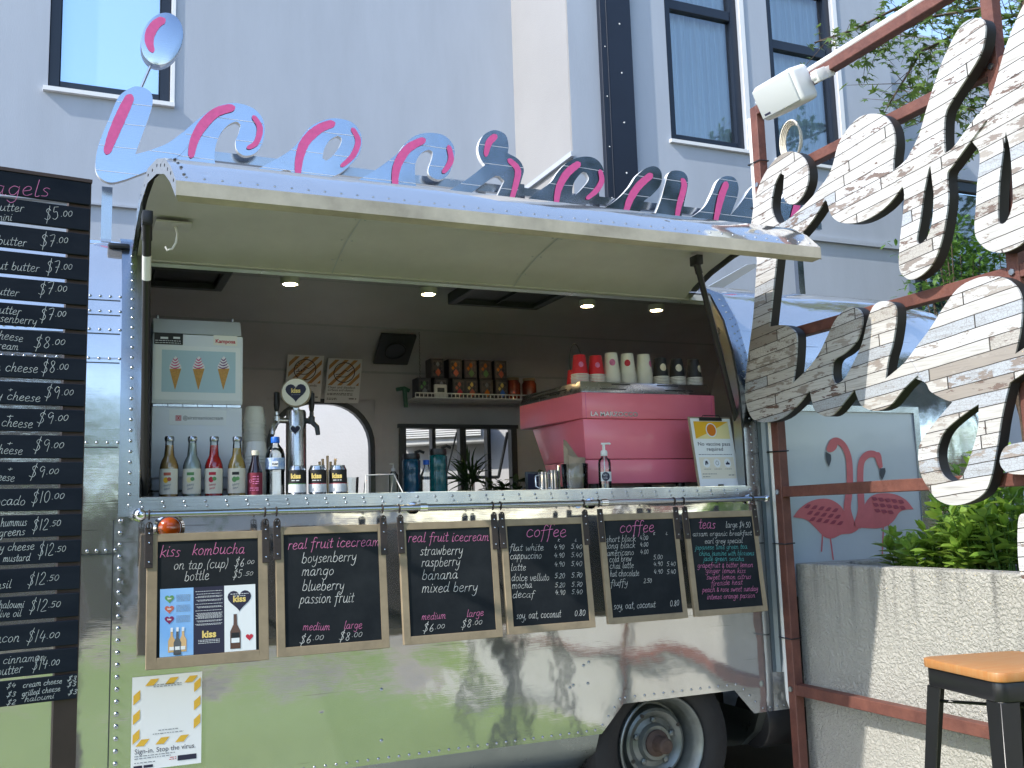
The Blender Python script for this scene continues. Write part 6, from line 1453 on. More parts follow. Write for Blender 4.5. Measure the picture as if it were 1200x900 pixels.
cb = cup_proto('black_cup', '', 'cup', .029, .040, .098, 'cup_black', GB, None, 'paper_cup')
for i, (px_, nm) in enumerate(((780.5, 'touching the white cups'), (800, 'in the middle of the three black ones'), (820, 'nearest the jamb with the gas strut'))):
    tpx = dup(cb, (0, 0, 0)); disc_badge(tpx, .029, .040, .098, 'label_cream', FACE+(.15, .0, .75)[i], .5, .017)
    stackrow(cb, tpx, i == 0, px_, 6, .0074, 'black paper cup nested in the black stack '+nm, 'top black paper cup of the stack '+nm)
# wire hoop and stuff behind the cups
c = base(680, 4.34, CZ); m = MB(); m.tube([(c[0]+.045*cos(q), c[1]+.02*cos(q), c[2]+.14+.10*sin(q)) for q in [2*pi*k/28 for k in range(29)]], .003, 6, False); m.tube([(c[0], c[1], c[2]), (c[0], c[1], c[2]+.04)], .006, 8); o = m.build('wire_hoop', 'hatch_dark'); tag(o, 'thin dark wire hoop standing behind the red paper cups', 'hoop')
# --- hand sanitiser
c = base(709, 3.85); t = thing('sanitiser_pump', 'clear sanitiser bottle with white pump and navy round label before the pink machine', 'pump bottle', c); r = .0285
m = MB(); m.lathe(c, [(.0001, .002), (r*.9, 0), (r, .006), (r, .118), (r*.9, .132), (r*.5, .143), (r*.42, .146), (r*.42, .155)], 26); m.build('bottle', 'clear_glass', t, smooth=60)
m = MB(); m.lathe(c, [(.0001, .004), (r*.92, .004), (r*.92, .075), (.0001, .0755)], 22); m.build('gel', 'pale_glass', t, smooth=60)
m = MB(); x, y, z = c; m.lathe((x, y, z+.150), [(r*.55, 0), (r*.55, .018), (r*.42, .024), (.0065, .026), (.0065, .052), (.0001, .052)], 18); m.tube([(x-.012, y, z+.204), (x+.026, y-.006, z+.205), (x+.03, y-.007, z+.201)], .0048, 8); m.tube([(x, y, z+.01), (x, y, z+.15)], .0025, 6); m.build('pump_head', 'paper', t, smooth=50)
ring_label(c, r+.0006, z+.036, z+.078, FACE-.9, FACE+1.2, 'label_wrap', 'paper', t, 14)
MBf = frame((x+(r+.002)*cos(FACE), y+(r+.002)*sin(FACE), z), (-sin(FACE), cos(FACE), 0), (0, 0, 1)); m = MB(MBf); m.poly(ell(-.003, .057, .018, .020, 22), 0); m.build('navy_disc', 'print_dark', t, smooth=0)
m = MB(MBf)
for v in (.066, .061, .053, .046): scribble(m, -.014, .004, v, .003, .0006)
m.build('label_print', 'paper', t, smooth=0)
# --- glass jug holding a paper bag
c = base(674, 3.93); t = thing('glass_jar', 'wide clear glass jar on the counter holding a folded kraft paper bag', 'jar', c)
m = MB(); r = .061; m.lathe(c, [(.0001, .004), (r*.86, 0), (r*.92, .006), (r, .118), (r*.985, .119), (r*.955, .116), (r*.9, .01), (.0001, .009)], 30); m.build('jar_wall', 'clear_glass', t, smooth=50)
x, y, z = c; m = MB(); n = 18; rows = []
for k in range(9):
    h = .012+.135*k/8; w_ = .024+.024*sin(min(1, k/5)*pi/2); rows.append([(x+w_*cos(2*pi*i/n)*(1+.12*sin(3*i)), y+w_*.75*sin(2*pi*i/n), z+h+(.055*max(0, cos(2*pi*i/n-2.3))*(k/8)**3 + (.03*max(0, cos(2*pi*i/n-2.6)) if k == 8 else 0))) for i in range(n)])
vs = [p for r_ in rows for p in r_]; m.add(vs, [(k*n+i, k*n+(i+1) % n, (k+1)*n+(i+1) % n, (k+1)*n+i) for k in range(8) for i in range(n)]); b_ = m.build('paper_bag', 'kraft', smooth=45); tag(b_, 'crumpled kraft paper bag standing up out of the wide glass jar', 'paper bag')
# --- steel jugs and small frame
for px_, h, r, lab in ((637, .085, .022, 'small steel milk jug beside the dark photo frame'), (648, .092, .021, 'taller steel milk jug next to the glass jar')):
    c = base(px_, 3.93); t = thing('milk_jug', lab, 'jug', c, 'steel milk jugs on the counter'); m = MB(); m.lathe(c, [(.0001, .002), (r, 0), (r*1.02, .004), (r*.92, h*.8), (r*.98, h), (r*.93, h-.002), (r*.86, h*.8), (.0001, .01)], 24); m.build('jug_body', 'chrome', t, smooth=50)
    m = MB(); m.tube([(c[0]-r*.9, c[1]-.003, c[2]+h*.85), (c[0]-r*1.9, c[1]-.004, c[2]+h*.8), (c[0]-r*1.9, c[1]-.004, c[2]+h*.25), (c[0]-r*.95, c[1]-.003, c[2]+h*.15)], .0035, 8); m.build('jug_handle', 'chrome', t, smooth=60)
c = base(655, 3.95); m = MB(); m.tube([(c[0], c[1], c[2]), (c[0], c[1], c[2]+.115)], .0065, 10); o = m.build('steel_rod', 'chrome'); tag(o, 'slim upright steel rod by the glass jar', 'rod')
c = base(628, 4.10); t = thing('photo_frame', 'small dark photo frame with a pale surround by the steel jugs', 'frame', c); m = MB(); x, y, z = c; m.box(x-.05, x+.05, y, y+.012, z, z+.095); m.build('surround', 'hatch_dark', t, bevel=.002); m = MB(); m.box(x-.040, x+.040, y-.001, y-.0002, z+.010, z+.085); m.build('picture', 'print_dark', t, smooth=0)
m = MB(frame((x, y-.0016, z), (1, 0, 0), (0, 0, 1)))
for v in (.07, .062, .045, .037): scribble(m, -.01, .03, v, .003, 0)
m.build('picture_print', 'print_grey', t, smooth=0)
# --- clipboard leaning on the jamb
MCb = None
cl = [(808, 490), (855.5, 491), (867, 566), (820.5, 567)]
pb = Vector((atY(844, 567, 3.80).x, 3.80, CT)); exc = Vector((1, .02, 0)).normalized(); eyc = Vector((-.035, .16, .98)).normalized(); MCb = frame(pb, exc, eyc)
uu = [uv_on(MCb, *p) for p in cl]; u0, u1 = (uu[0][0]+uu[3][0])/2, (uu[1][0]+uu[2][0])/2; v1 = (uu[0][1]+uu[1][1])/2
cbd = thing('clipboard', 'wooden clipboard with a yellow notice reading No vaccine pass required', 'clipboard', pb)
m = MB(MCb); m.box(u0-.010, u1+.004, 0, v1+.008, -.006, -.0008); m.build('board', 'mdf', cbd, bevel=.0015, seg=1)
m = MB(MCb); m.rect(u0, u1, .004, v1, 0); m.build('notice_sheet', 'paper', cbd, smooth=0)
wq, hq = u1-u0, v1
ya, yb_ = hq*.70, hq*.955
m = MB(MCb); m.rect(u0+wq*.07, u1-wq*.07, ya, yb_, .0006); m.build('notice_top', 'print_paleyellow', cbd, smooth=0)
m = MB(MCb); m.poly([(u0+wq*.07, yb_), (u0+wq*.07, ya), (u0+wq*.5, ya+(yb_-ya)*.45), (u0+wq*.93, yb_)], .0012); m.build('yellow_wedge', 'print_yellow', cbd, smooth=0)
m = MB(MCb); m.poly(ell(u0+wq*.48, (ya+yb_)/2, wq*.135, wq*.15), .0018); m.build('white_ring', 'paper', cbd, smooth=0); m = MB(MCb); m.poly(ell(u0+wq*.48, (ya+yb_)/2, wq*.112, wq*.127), .0024); m.build('amber_disc', 'print_amber', cbd, smooth=0)
m = MB(MCb); put_text(m, 'No vaccine pass', .024, u0+wq*.5, hq*.60, .0006, 'CENTER', .0002, 0, wq*.80); put_text(m, 'required', .024, u0+wq*.5, hq*.525, .0006, 'CENTER', .0002, 0, wq*.40); scribble(m, u0+wq*.08, u1-wq*.08, hq*.465, .0045, .0006); m.build('notice_headline', 'print_dark', cbd, smooth=0)
m = MB(MCb); m.rect(u0+wq*.07, u1-wq*.07, hq*.12, hq*.43, .0006); m.build('notice_lower', 'label_cream', cbd, smooth=0)
m = MB(MCb)
for k in range(3): m.poly(ell(u0+wq*(.24+.26*k), hq*.345, wq*.085, wq*.095, 18), .0012)
m.build('icon_disc', 'paper', cbd, smooth=0)
m = MB(MCb)
for k in range(3):
    cx = u0+wq*(.24+.26*k); cy = hq*.345
    if k == 0: m.poly([(cx-.010, cy-.008), (cx-.006, cy+.010), (cx+.004, cy+.011), (cx+.009, cy-.002), (cx+.003, cy-.009), (cx+.001, cy+.002), (cx-.004, cy-.010)], .0018)
    elif k == 1: m.ribbon(ell(cx, cy, .008, .010, 14)+[(cx+.008, cy)], .0018, .0018)
    else: m.poly([(cx-.011, cy-.008), (cx+.011, cy-.008), (cx+.011, cy), (cx+.004, cy+.002), (cx, cy+.011), (cx-.004, cy+.002), (cx-.011, cy)], .0018)
for k in range(3): scribble(m, u0+wq*(.15+.26*k), u0+wq*(.33+.26*k), hq*.255, .003, .0012)
scribble(m, u0+wq*.10, u0+wq*.45, hq*.185, .004, .0012); scribble(m, u0+wq*.10, u0+wq*.28, hq*.145, .004, .0012); scribble(m, u0+wq*.74, u0+wq*.9, hq*.165, .005, .0012)
m.build('icon_print', 'print_dark', cbd, smooth=0)
m = MB(MCb); m.box(u0+wq*.22, u0+wq*.78, v1-.012, v1+.004, .001, .005); m.tube([(u0+wq*.25, v1-.004, .006), (u0+wq*.30, v1+.012, .010), (u0+wq*.70, v1+.012, .010), (u0+wq*.75, v1-.004, .006)], .0018, 6); m.build('clip', 'black_plastic', cbd)
m = MB(MCb); m.box(u0+wq*.44, u0+wq*.56, .0, .012, .001, .006); m.build('small_clip', 'black_plastic', cbd)
# --- acrylic stand, papers, wooden sticks
c = base(452, 3.92); t = thing('acrylic_stand', 'tilted clear acrylic card holder lying by the drink cans', 'card holder', c); x, y, z = c
m = MB(); A_ = [(x-.085, y, z+.004), (x+.075, y+.005, z+.004), (x+.05, y+.05, z+.085), (x-.07, y+.05, z+.082)]; m.quad(*A_); m.build('sheet', 'pale_glass', t, smooth=0)
m = MB()
for i in range(4): m.tube([A_[i], A_[(i+1) % 4]], .0024, 6)
m.tube([A_[2], (x+.055, y+.11, z)], .0024, 6); m.tube([A_[3], (x-.065, y+.11, z)], .0024, 6); m.build('polished_edge', 'white_plastic', t)
m = MB(); m.box(x-.03, x+.115, y-.04, y-.005, z, z+.004); o = m.build('papers', 'paper', bevel=0); tag(o, 'thin pile of white papers lying on the counter before the card holder', 'paper')
sj = thing('stick_cup', 'low glass tumbler of wooden stirring sticks behind the drink cans', 'tumbler', base(384, 4.03)); x, y, z = base(384, 4.03)
m = MB(); m.lathe((x, y, z), [(.0001, .002), (.03, 0), (.036, .10), (.034, .10), (.028, .006), (.0001, .006)], 22); m.build('tumbler', 'clear_glass', sj)
for k in range(5):
    m = MB(); a_ = -.35+.17*k; p1 = Vector((x+.01*(k-2), y+.006*(k % 2), z+.008)); p2 = p1+Vector((sin(a_)*.04, .01*(k % 2), .135+.012*(k % 3))); m.tube([p1, p1.lerp(p2, .8), p2], [.004, .005, .006], 6); o = m.build('stirring_stick', 'wood_stick'); tag(o, 'wooden stirring stick standing in the low glass tumbler', 'stick', 'wooden sticks in the tumbler')
c = base(412, 4.0); m = MB(); m.lathe(c, [(.0001, .002), (.026, 0), (.030, .075), (.028, .075), (.024, .006), (.0001, .006)], 22); o = m.build('drinking_glass', 'clear_glass'); tag(o, 'empty clear drinking glass just past the last drink can', 'glass')
# --- teal flasks and the things beyond
def flask(px_, Y, zt_px, mt, lidm, lab, w=.040):
    c = base(px_, Y); zt_ = atY(px_, zt_px, Y).z-CT; t = thing('drink_flask', lab, 'flask', c); x, y, z = c
    m = MB(); m.lathe(c, [(.0001, .002), (w*.9, 0), (w, .008), (w, zt_*.42), (w*.94, zt_*.47), (w, zt_*.52), (w, zt_*.76), (w*.8, zt_*.80)], 26); m.build('flask_body', mt, t, smooth=50)
    m = MB(); m.lathe((x, y, z+zt_*.79), [(w*.92, 0), (w*.95, .01), (w*.92, zt_*.12), (.0001, zt_*.125)], 22); m.tube([(x+w*.3, y-.01, z+zt_*.93), (x+w*.9, y-.012, z+zt_*.97), (x+w*1.4, y-.012, z+zt_*.93)], .007, 8); m.build('flask_lid', lidm, t)
    return t
flask(482.5, 4.22, 527, 'blue_plastic', 'black_plastic', 'blue drink flask with black spout lid, the shorter of the pair')
flask(514, 4.12, 521, 'teal_plastic', 'black_plastic', 'teal drink flask with black flip lid and strap, the taller of the pair')
c = base(515, 4.36); m = MB(); m.lathe(c, [(.0001, 0), (.034, 0), (.034, .155), (.030, .17), (.030, .20), (.0001, .20)], 20); o = m.build('green_canister', 'green_plastic'); tag(o, 'dark green canister rising behind the teal drink flask', 'canister')
c = base(500, 4.40); t = thing('spare_bottle', 'dim clear bottle with a blue lid between the blue and teal flasks', 'bottle', c); m = MB(); m.lathe(c, [(.0001, 0), (.03, 0), (.03, .10), (.012, .135), (.012, .15)], 18); m.build('bottle_body', 'pale_glass', t); m = MB(); m.lathe((c[0], c[1], c[2]+.148), [(.016, 0), (.016, .022), (.0001, .023)], 14); m.build('lid', 'cap_blue', t)
c = base(461, 4.36); t = thing('soap_pump', 'small clear soap pump standing near the rear wall behind the card holder', 'pump bottle', c); m = MB(); m.lathe(c, [(.0001, 0), (.022, 0), (.022, .10), (.008, .118)], 16); m.build('bottle_body', 'pale_glass', t); m = MB(); m.lathe((c[0], c[1], c[2]+.117), [(.010, 0), (.010, .012), (.003, .014), (.003, .035)], 10); m.tube([(c[0], c[1], c[2]+.15), (c[0]-.02, c[1]-.01, c[2]+.15)], .003, 6); m.build('pump_head', 'paper', t)
# pot plants on the rear counter
ZRC = 1.3205
def pot_plant(px_, Y, zbase, rp, hp, hl, n, spread, lab, ll=.06, lw=.018, mt='leaf_dark', up=.8):
    p = atY(px_, 560, Y); c = (p.x, Y, zbase); t = thing('pot_plant', lab, 'pot plant', c); m = MB()
    m.lathe(c, [(.0001, 0), (rp*.75, 0), (rp, hp), (rp*.92, hp), (rp*.85, hp-.012), (.0001, hp-.012)], 20); m.build('pot', 'terracotta', t, smooth=40)
    lm = MB(); sm_ = MB()
    for k in range(n):
        a_ = random.uniform(0, 2*pi); tl = random.uniform(.1, 1)*spread; h = hl*random.uniform(.5, 1)
        e = Vector((c[0]+cos(a_)*tl, c[1]+sin(a_)*tl*.6, zbase+hp+h)); s0 = Vector((c[0]+cos(a_)*rp*.3, c[1]+sin(a_)*rp*.3, zbase+hp-.012)); mid = s0.lerp(e, .5)+Vector((0, 0, .03))
        sm_.tube([s0, mid, e], [.0025, .002, .0012], 5)
        for q in (mid, e): leaf(lm, q, Vector((cos(a_+random.uniform(-1, 1)), sin(a_+random.uniform(-1, 1))*.6, random.uniform(-.3, up))), ll*random.uniform(.7, 1.2), lw)
    sm_.build('stem', 'leaf_dark', t); lm.build('foliage', mt, t, smooth=60)
def leaf(m, p, d, L, w):
    d = Vector(d).normalized(); s_ = d.cross(Vector((random.uniform(-.4, .4), random.uniform(-.4, .4), 1))); 
    if s_.length < .05: s_ = d.orthogonal()
    s_.normalize(); u_ = s_.cross(d).normalized(); p = Vector(p)
    a_ = p; b1 = p+d*L*.35+s_*w*.5+u_*L*.05; b2 = p+d*L*.35-s_*w*.5+u_*L*.05; c1 = p+d*L*.72+s_*w*.42-u_*L*.0; c2 = p+d*L*.72-s_*w*.42; e = p+d*L-u_*L*.10; q1 = p+d*L*.35; q2 = p+d*L*.72-u_*L*.02
    m.add([a_, b1, q1, b2, c1, q2, c2, e], [(0, 1, 2), (0, 2, 3), (1, 4, 5, 2), (2, 5, 6, 3), (4, 7, 5), (5, 7, 6)])
pot_plant(551, 5.35, ZRC, .065, .12, .22, 26, .05, 'upright spiky pot plant in front of the louvre window', .16, .016, 'leaf_dark', 3)
pot_plant(575, 5.30, ZRC, .05, .10, .16, 22, .13, 'small leafed trailing pot plant under the louvre window', .05, .03)
pot_plant(600, 5.25, ZRC, .06, .10, .15, 24, .14, 'bushy pot plant near the end of the louvre window', .06, .035)
pot_plant(640, 5.20, ZRC, .07, .11, .16, 24, .13, 'broad leafed pot plant beside the pink machine', .08, .045)
p = atY(570, 560, 4.9); m = MB()
for k in range(4): m.tube([(p.x-.06+.03*k, 4.30+.012*k, CT+.016), (p.x-.0+.03*k, 4.29+.012*k, CT+.020), (p.x+.06+.02*k, 4.31, CT+.014)], [.006, .015, .006], 8)
o = m.build('banana_bunch', 'banana', smooth=60); tag(o, 'dull yellow bunch of bananas lying on the counter before the pot plants', 'bananas')
# --- rear wall: wire shelf with tea boxes and jars
YSf = 5.46; sx0, sx1 = atY(487, 462, YSf).x, atY(640, 462, YSf).x; zsf = atY(550, 466, YSf).z
sh = thing('wire_shelf', 'white wire shelf on the rear wall carrying dark tea boxes and jars', 'shelf', ((sx0+sx1)/2, YSf+.1, zsf-.03))
m = MB(); m.tube([(sx0, YSf, zsf+.022), (sx1, YSf, zsf+.022)], .004, 6); m.tube([(sx0, YSf, zsf-.004), (sx1, YSf, zsf-.004)], .004, 6)
n = 34
for k in range(n+1): x = sx0+(sx1-sx0)*k/n; m.tube([(x, YSf, zsf-.004), (x, YSf, zsf+.022)], .003, 5)
m.build('front_lip', 'white_plastic', sh)
m = MB()
for k in range(60): x = sx0+(sx1-sx0)*k/59; m.tube([(x, YSf, zsf-.004), (x, YSf+.24, zsf-.004)], .0022, 4)
for y in (.08, .16, .24): m.tube([(sx0, YSf+y, zsf-.008), (sx1, YSf+y, zsf-.008)], .003, 5)
m.build('shelf_wires', 'white_plastic', sh)
m = MB()
for k in range(26): z = zsf+.02+k*.018; m.tube([(sx0+.03+.003*(k % 2), YSf, z), (sx0+.03-.003*(k % 2), YSf+.002, z+.016)], .002, 4)
m.build('hanging_chain', 'hatch_dark', sh)
TB = [(497, 0, 'print_green', 'print_grey', 'green'), (517, 0, 'print_grey', 'print_grey', 'plain'), (538, 0, 'print_orange', 'print_red', ''), (552.5, 0, 'print_gold', 'print_orange', ''), (570, 0, 'print_grey', 'print_amber', ''), (588, 0, 'print_gold', 'cap_blue', ''),
      (513, 1, 'print_grey', 'print_orange', ''), (534, 1, 'print_amber', 'print_orange', ''), (552, 1, 'print_amber', 'print_green', ''), (569, 1, 'print_amber', 'print_green', ''), (587, 1, 'print_amber', 'print_orange', '')]
TL_ = ['lower tea box with one lime diamond at the shelf end', 'lower tea box half behind the white timer', 'lower tea box with gold over red diamonds right of the white timer', 'lower tea box with pale gold and orange diamonds', 'lower tea box with one amber diamond', 'lower tea box with a blue diamond beside the jars',
       'upper tea box with one rust diamond under grey ones, nearest the chain', 'upper tea box with amber over rust diamonds, next to the plain one', 'upper tea box with amber and green diamonds, in the middle of its row', 'upper tea box with amber and green diamonds, nearer the jars', 'upper tea box with rust diamond at the jar end of its row']
bw, bh = .088, .118
for (px_, rw, m1_, m2_, _), lab in zip(TB, TL_):
    p = atY(px_, 450, YSf+.03); z = zsf+.001+rw*(bh+.0012); x = p.x; y = YSf+.03
    t = thing('tea_box', 'dark '+lab, 'tea box', (x, y+.05, z), 'tea boxes on the wire shelf')
    m = MB(); m.box(x-bw/2+.002, x+bw/2-.002, y, y+.10, z, z+bh); m.build('carton', 'tea_box', t, bevel=.002, seg=1)
    MT = frame((x, y-.0008, z), (1, 0, 0), (0, 0, 1)); m = MB(MT); m.rect(-bw*.36, bw*.36, bh*.08, bh*.90, 0); m.build('front_panel', 'tea_window', t, smooth=0)
    a_ = MB(MT); b_ = MB(MT); g_ = MB(MT); s_ = bw*.15
    def dia(mm, u, v, s): mm.poly([(u-s, v), (u, v-s*1.25), (u+s, v), (u, v+s*1.25)], .0008)
    dia(a_, .002, bh*.70, s_); dia(a_, -bw*.18, bh*.52, s_*.8) if m1_ != 'print_grey' else None
    dia(b_, .004, bh*.28, s_*1.5)
    for u, v in ((-.2, .72), (.22, .72), (.2, .5), (-.22, .3), (.28, .3)): dia(g_, u*bw, v*bh, s_*.8)
    a_.build('diamond', m1_, t, smooth=0); b_.build('diamond', m2_, t, smooth=0); g_.build('diamond', 'tea_box', t, smooth=0)
p = atY(517.5, 460, YSf); m = MB(); m.box(p.x-.042, p.x+.038, YSf+.006, YSf+.026, zsf+.001, zsf+.078); t_ = thing('kitchen_timer', 'small white timer leaning on the lower tea boxes', 'timer', (p.x, YSf+.016, zsf)); m.build('case', 'white_plastic', t_, bevel=.006); m = MB(); m.box(p.x-.024, p.x+.020, YSf+.004, YSf+.0055, zsf+.030, zsf+.056); m.build('screen', 'hatch_dark', t_, smooth=0)
for px_, lab in ((601, 'preserve jar with a gold lid next to the tea boxes'), (620, 'preserve jar with a gold lid half behind the pink machine')):
    p = atY(px_, 450, YSf+.07); c = (p.x, YSf+.07, zsf+.001); t = thing('preserve_jar', 'red brown '+lab, 'jar', c, 'preserve jars on the wire shelf'); m = MB(); m.lathe(c, [(.0001, 0), (.043, 0), (.046, .008), (.046, .10), (.035, .122)], 22); m.build('jar_body', 'jam', t, smooth=50); m = MB(); m.lathe((c[0], c[1], c[2]+.121), [(.039, 0), (.039, .016), (.0001, .017)], 22); m.build('lid', 'mdf', t)
# green sprayer at the shelf end
p = atY(474, 455, YSf+.05); m = MB(); m.tube([(p.x-.05, YSf+.05, zsf+.045), (p.x, YSf+.05, zsf+.055), (p.x+.03, YSf+.05, zsf+.04)], .012, 8); m.tube([(p.x+.0, YSf+.05, zsf+.05), (p.x+.008, YSf+.05, zsf-.06)], .014, 8); o = m.build('spray_head', 'green_plastic'); tag(o, 'green spray trigger hooked at the end of the wire shelf', 'sprayer')
# --- posters and ceiling speaker on the curved rear wall
def wall_frame(px0, py0, px1, py1, pxr):
    """plane through two points of the lining: bottom and top of a sheet"""
    def on_lin(px_, py_):
        best = None
        for j in range(len(half)-1, NP-2):
            a_ = Vector(lin(0, j, .048)); b_ = Vector(lin(0, j+1, .048)); n_ = Vector((0, -(b_.z-a_.z), (b_.y-a_.y)))
            p_ = on_plane(px_, py_, a_, n_); t_ = (p_-Vector((p_.x, a_.y, a_.z))).dot(b_-a_)/(b_-a_).length_squared
            t_ = (Vector((0, p_.y, p_.z))-a_).dot(b_-a_)/(b_-a_).length_squared
            if -.001 <= t_ <= 1.001: return p_
        return on_plane(px_, py_, (0, Y0+W-.05, 0), (0, 1, 0))
    B = on_lin(px0, py0); T_2 = on_lin(px1, py1); ey_ = (T_2-B); ey_.x = 0; return frame(B+Vector((0, -.012, -.008)), (1, 0, 0), ey_)
for k, ((x0, x1, y1, y0), lab) in enumerate((((337, 382, 417, 470), 'striped hygiene notice with a hand drawing behind the round tap badge'), ((384, 427, 421, 472), 'striped hygiene notice with a wiping hand nearer the ceiling speaker'))):
    M_ = wall_frame((x0+x1)/2-5, y0, (x0+x1)/2+3, y1, x1); a_ = uv_on(M_, x0-4, y0); b_ = uv_on(M_, x1-2, y1); u0, u1, v0, v1 = a_[0], b_[0], a_[1], b_[1]
    t = thing('wall_notice', lab, 'notice', M_ @ Vector(((u0+u1)/2, v0, 0)), 'notices on the rear wall'); m = MB(M_); m.rect(u0, u1, v0, v1, 0); m.build('sheet', 'paper', t, smooth=0)
    w_, h_ = u1-u0, v1-v0; m = MB(M_)
    for q in range(-3, 5):
        s0 = u0+w_*(.05+.27*q); pts = [(s0, v0+h_*.40), (s0+w_*.12, v0+h_*.40), (s0+w_*.82, v0+h_*.97), (s0+w_*.70, v0+h_*.97)]
        xa, xb_ = u0+w_*.05, u1-w_*.05
        def clip(pts, f, inter):
            out = []
            for i in range(len(pts)):
                A, B = pts[i], pts[(i+1) % len(pts)]
                if f(A): out.append(A)
                if f(A) != f(B): out.append(inter(A, B))
            return out
        for X_, sg_ in ((xa, 1), (xb_, -1)):
            if len(pts) > 2: pts = clip(pts, lambda P, X_=X_, sg_=sg_: (P[0]-X_)*sg_ >= 0, lambda A, B, X_=X_: (X_, A[1]+(B[1]-A[1])*(X_-A[0])/(B[0]-A[0])))
        if len(pts) > 2: m.poly(pts, .0008)
    m.build('tan_stripe', 'stripe_tan', t, smooth=0)
    m = MB(M_); m.ribbon(ell(u0+w_*.5, v0+h_*.69, w_*.30, h_*.22, 30)+[(u0+w_*.8, v0+h_*.69)], .005, .0016)
    cx, cy = u0+w_*.5, v0+h_*.69
    m.ribbon(smooth_line([(cx-w_*.24, cy-h_*.05), (cx-w_*.08, cy-h_*.02), (cx+w_*.02, cy+h_*.05), (cx+w_*.1, cy+h_*.03), (cx+w_*.25, cy+h_*.12)], False, 5), .004, .0016)
    m.ribbon(smooth_line([(cx-w_*.22, cy-h_*.09), (cx, cy-h_*.10), (cx+w_*.12, cy-h_*.06), (cx+w_*.26, cy+h_*.04)], False, 5), .004, .0016)
    if k == 0:
        for q in range(9): a2 = q*.7; m.ribbon([(cx-w_*.12+.02*cos(a2), cy+h_*.06+.018*sin(a2)), (cx-w_*.12+.03*cos(a2), cy+h_*.06+.028*sin(a2))], .004, .0016)
    put_text(m, 'Clean and disinfect', .020, u0+w_*.06, v0+h_*.33, .0008, 'LEFT', 0, 0, w_*.8) if k else put_text(m, 'Wash your hands', .020, u0+w_*.06, v0+h_*.33, .0008, 'LEFT', 0, 0, w_*.8)
    put_text(m, 'surfaces and objects', .020, u0+w_*.06, v0+h_*.27, .0008, 'LEFT', 0, 0, w_*.75) if k else None
    for v in (.21, .18, .10, .07): scribble(m, u0+w_*.06, u0+w_*(.8 if v > .15 else .35), v0+h_*v, .006, .0008)
    scribble(m, u0+w_*.70, u0+w_*.92, v0+h_*.09, .010, .0008); m.build('notice_print', 'print_black', t, smooth=0)
M_ = wall_frame(455, 425, 470, 392, 490); a_ = uv_on(M_, 436, 425); b_ = uv_on(M_, 489, 393)
u0, u1, v0, v1 = a_[0]+.005, b_[0]-.005, a_[1], b_[1]; t = thing('ceiling_speaker', 'square dark speaker with a round grille on the curve of the rear ceiling', 'speaker', M_ @ Vector(((u0+u1)/2, v0, 0)))
m = MB(M_); m.box(u0, u1, v0, v1, -.01, .012); m.build('square_plate', 'hatch_dark', t, bevel=.003); m = MB(M_); cx, cy = (u0+u1)/2, (v0+v1)/2; rr = (u1-u0)*.27
vs, fs = filled([ell(cx, cy, rr*1.12, rr*1.12), ell(cx, cy, rr, rr)], .01); m.add([(p.x, p.y, p.z+.016) for p in vs], fs); m.build('trim_ring', 'black_plastic', t, smooth=30)
m = MB(M_); m.poly(ell(cx, cy, rr, rr), .0135); m.build('round_grille', 'slate_grey', t, smooth=0)
# ================================================================ PLANTER, STOOL, PLANTS, TREES
PX_ = 3.045; pyl = atX(934.5, 700, PX_).y; ptz = atX(935, 660, PX_).z
pl = thing('planter_wall', 'roughcast white planter wall behind the rusted sign frame', 'planter', (PX_+.5, pyl-1.5, 0))
m = MB(); y1_, y0_ = pyl, -1.2; th = .10; xw = 4.3
m.box(PX_, PX_+th, y0_, y1_, 0, ptz); m.box(PX_+th, xw, y1_-th, y1_, 0, ptz-.0); m.box(xw-th, xw, y0_, y1_-th, 0, ptz-.002); m.box(PX_+th, xw-th, y0_, y0_+th, 0, ptz-.002)
m.build('roughcast_wall', 'stucco', pl, smooth=0, bevel=.008, seg=2)
m = MB(); m.quad((PX_+th, y0_+th, ptz-.06), (xw-th, y0_+th, ptz-.06), (xw-th, y1_-th, ptz-.06), (PX_+th, y1_-th, ptz-.06)); m.build('soil', 'soil', pl, smooth=0)
def shrub(x, y, z, h, sp, n, label, name='leafy_shrub', mt='leaf_light', ll=(.07, .11), lw=.036):
    t = thing(name, label, 'shrub', (x, y, z), 'shrubs in the planter'); lm = MB(); sm_ = MB()
    for k in range(n):
        a_ = random.uniform(0, 2*pi); rr = sp*sqrt(random.uniform(.02, 1)); hh = h*random.uniform(.45, 1)*(1-.35*(rr/sp)**2)
        e = Vector((x+cos(a_)*rr, y+sin(a_)*rr, z+hh)); s0 = Vector((x+cos(a_)*rr*.35, y+sin(a_)*rr*.35, z)); mid = s0.lerp(e, .55)
        sm_.tube([s0, mid, e], [.004, .003, .0018], 5)
        for lv in range(5):
            q = s0.lerp(e, .35+.16*lv) if lv < 4 else e
            for s_ in ((0, 1) if lv % 2 == 0 else (0,)):
                b_ = a_+lv*pi/2+s_*pi+random.uniform(-.4, .4); leaf(lm, q, (cos(b_), sin(b_), random.uniform(.0, .55)), random.uniform(*ll), lw)
        for s_ in range(3): b_ = random.uniform(0, 6.28); leaf(lm, e, (cos(b_)*.6, sin(b_)*.6, 1), ll[0], lw*.8)
    sm_.build('stems', 'leaf_mid', t); lm.build('foliage', mt, t, smooth=60)
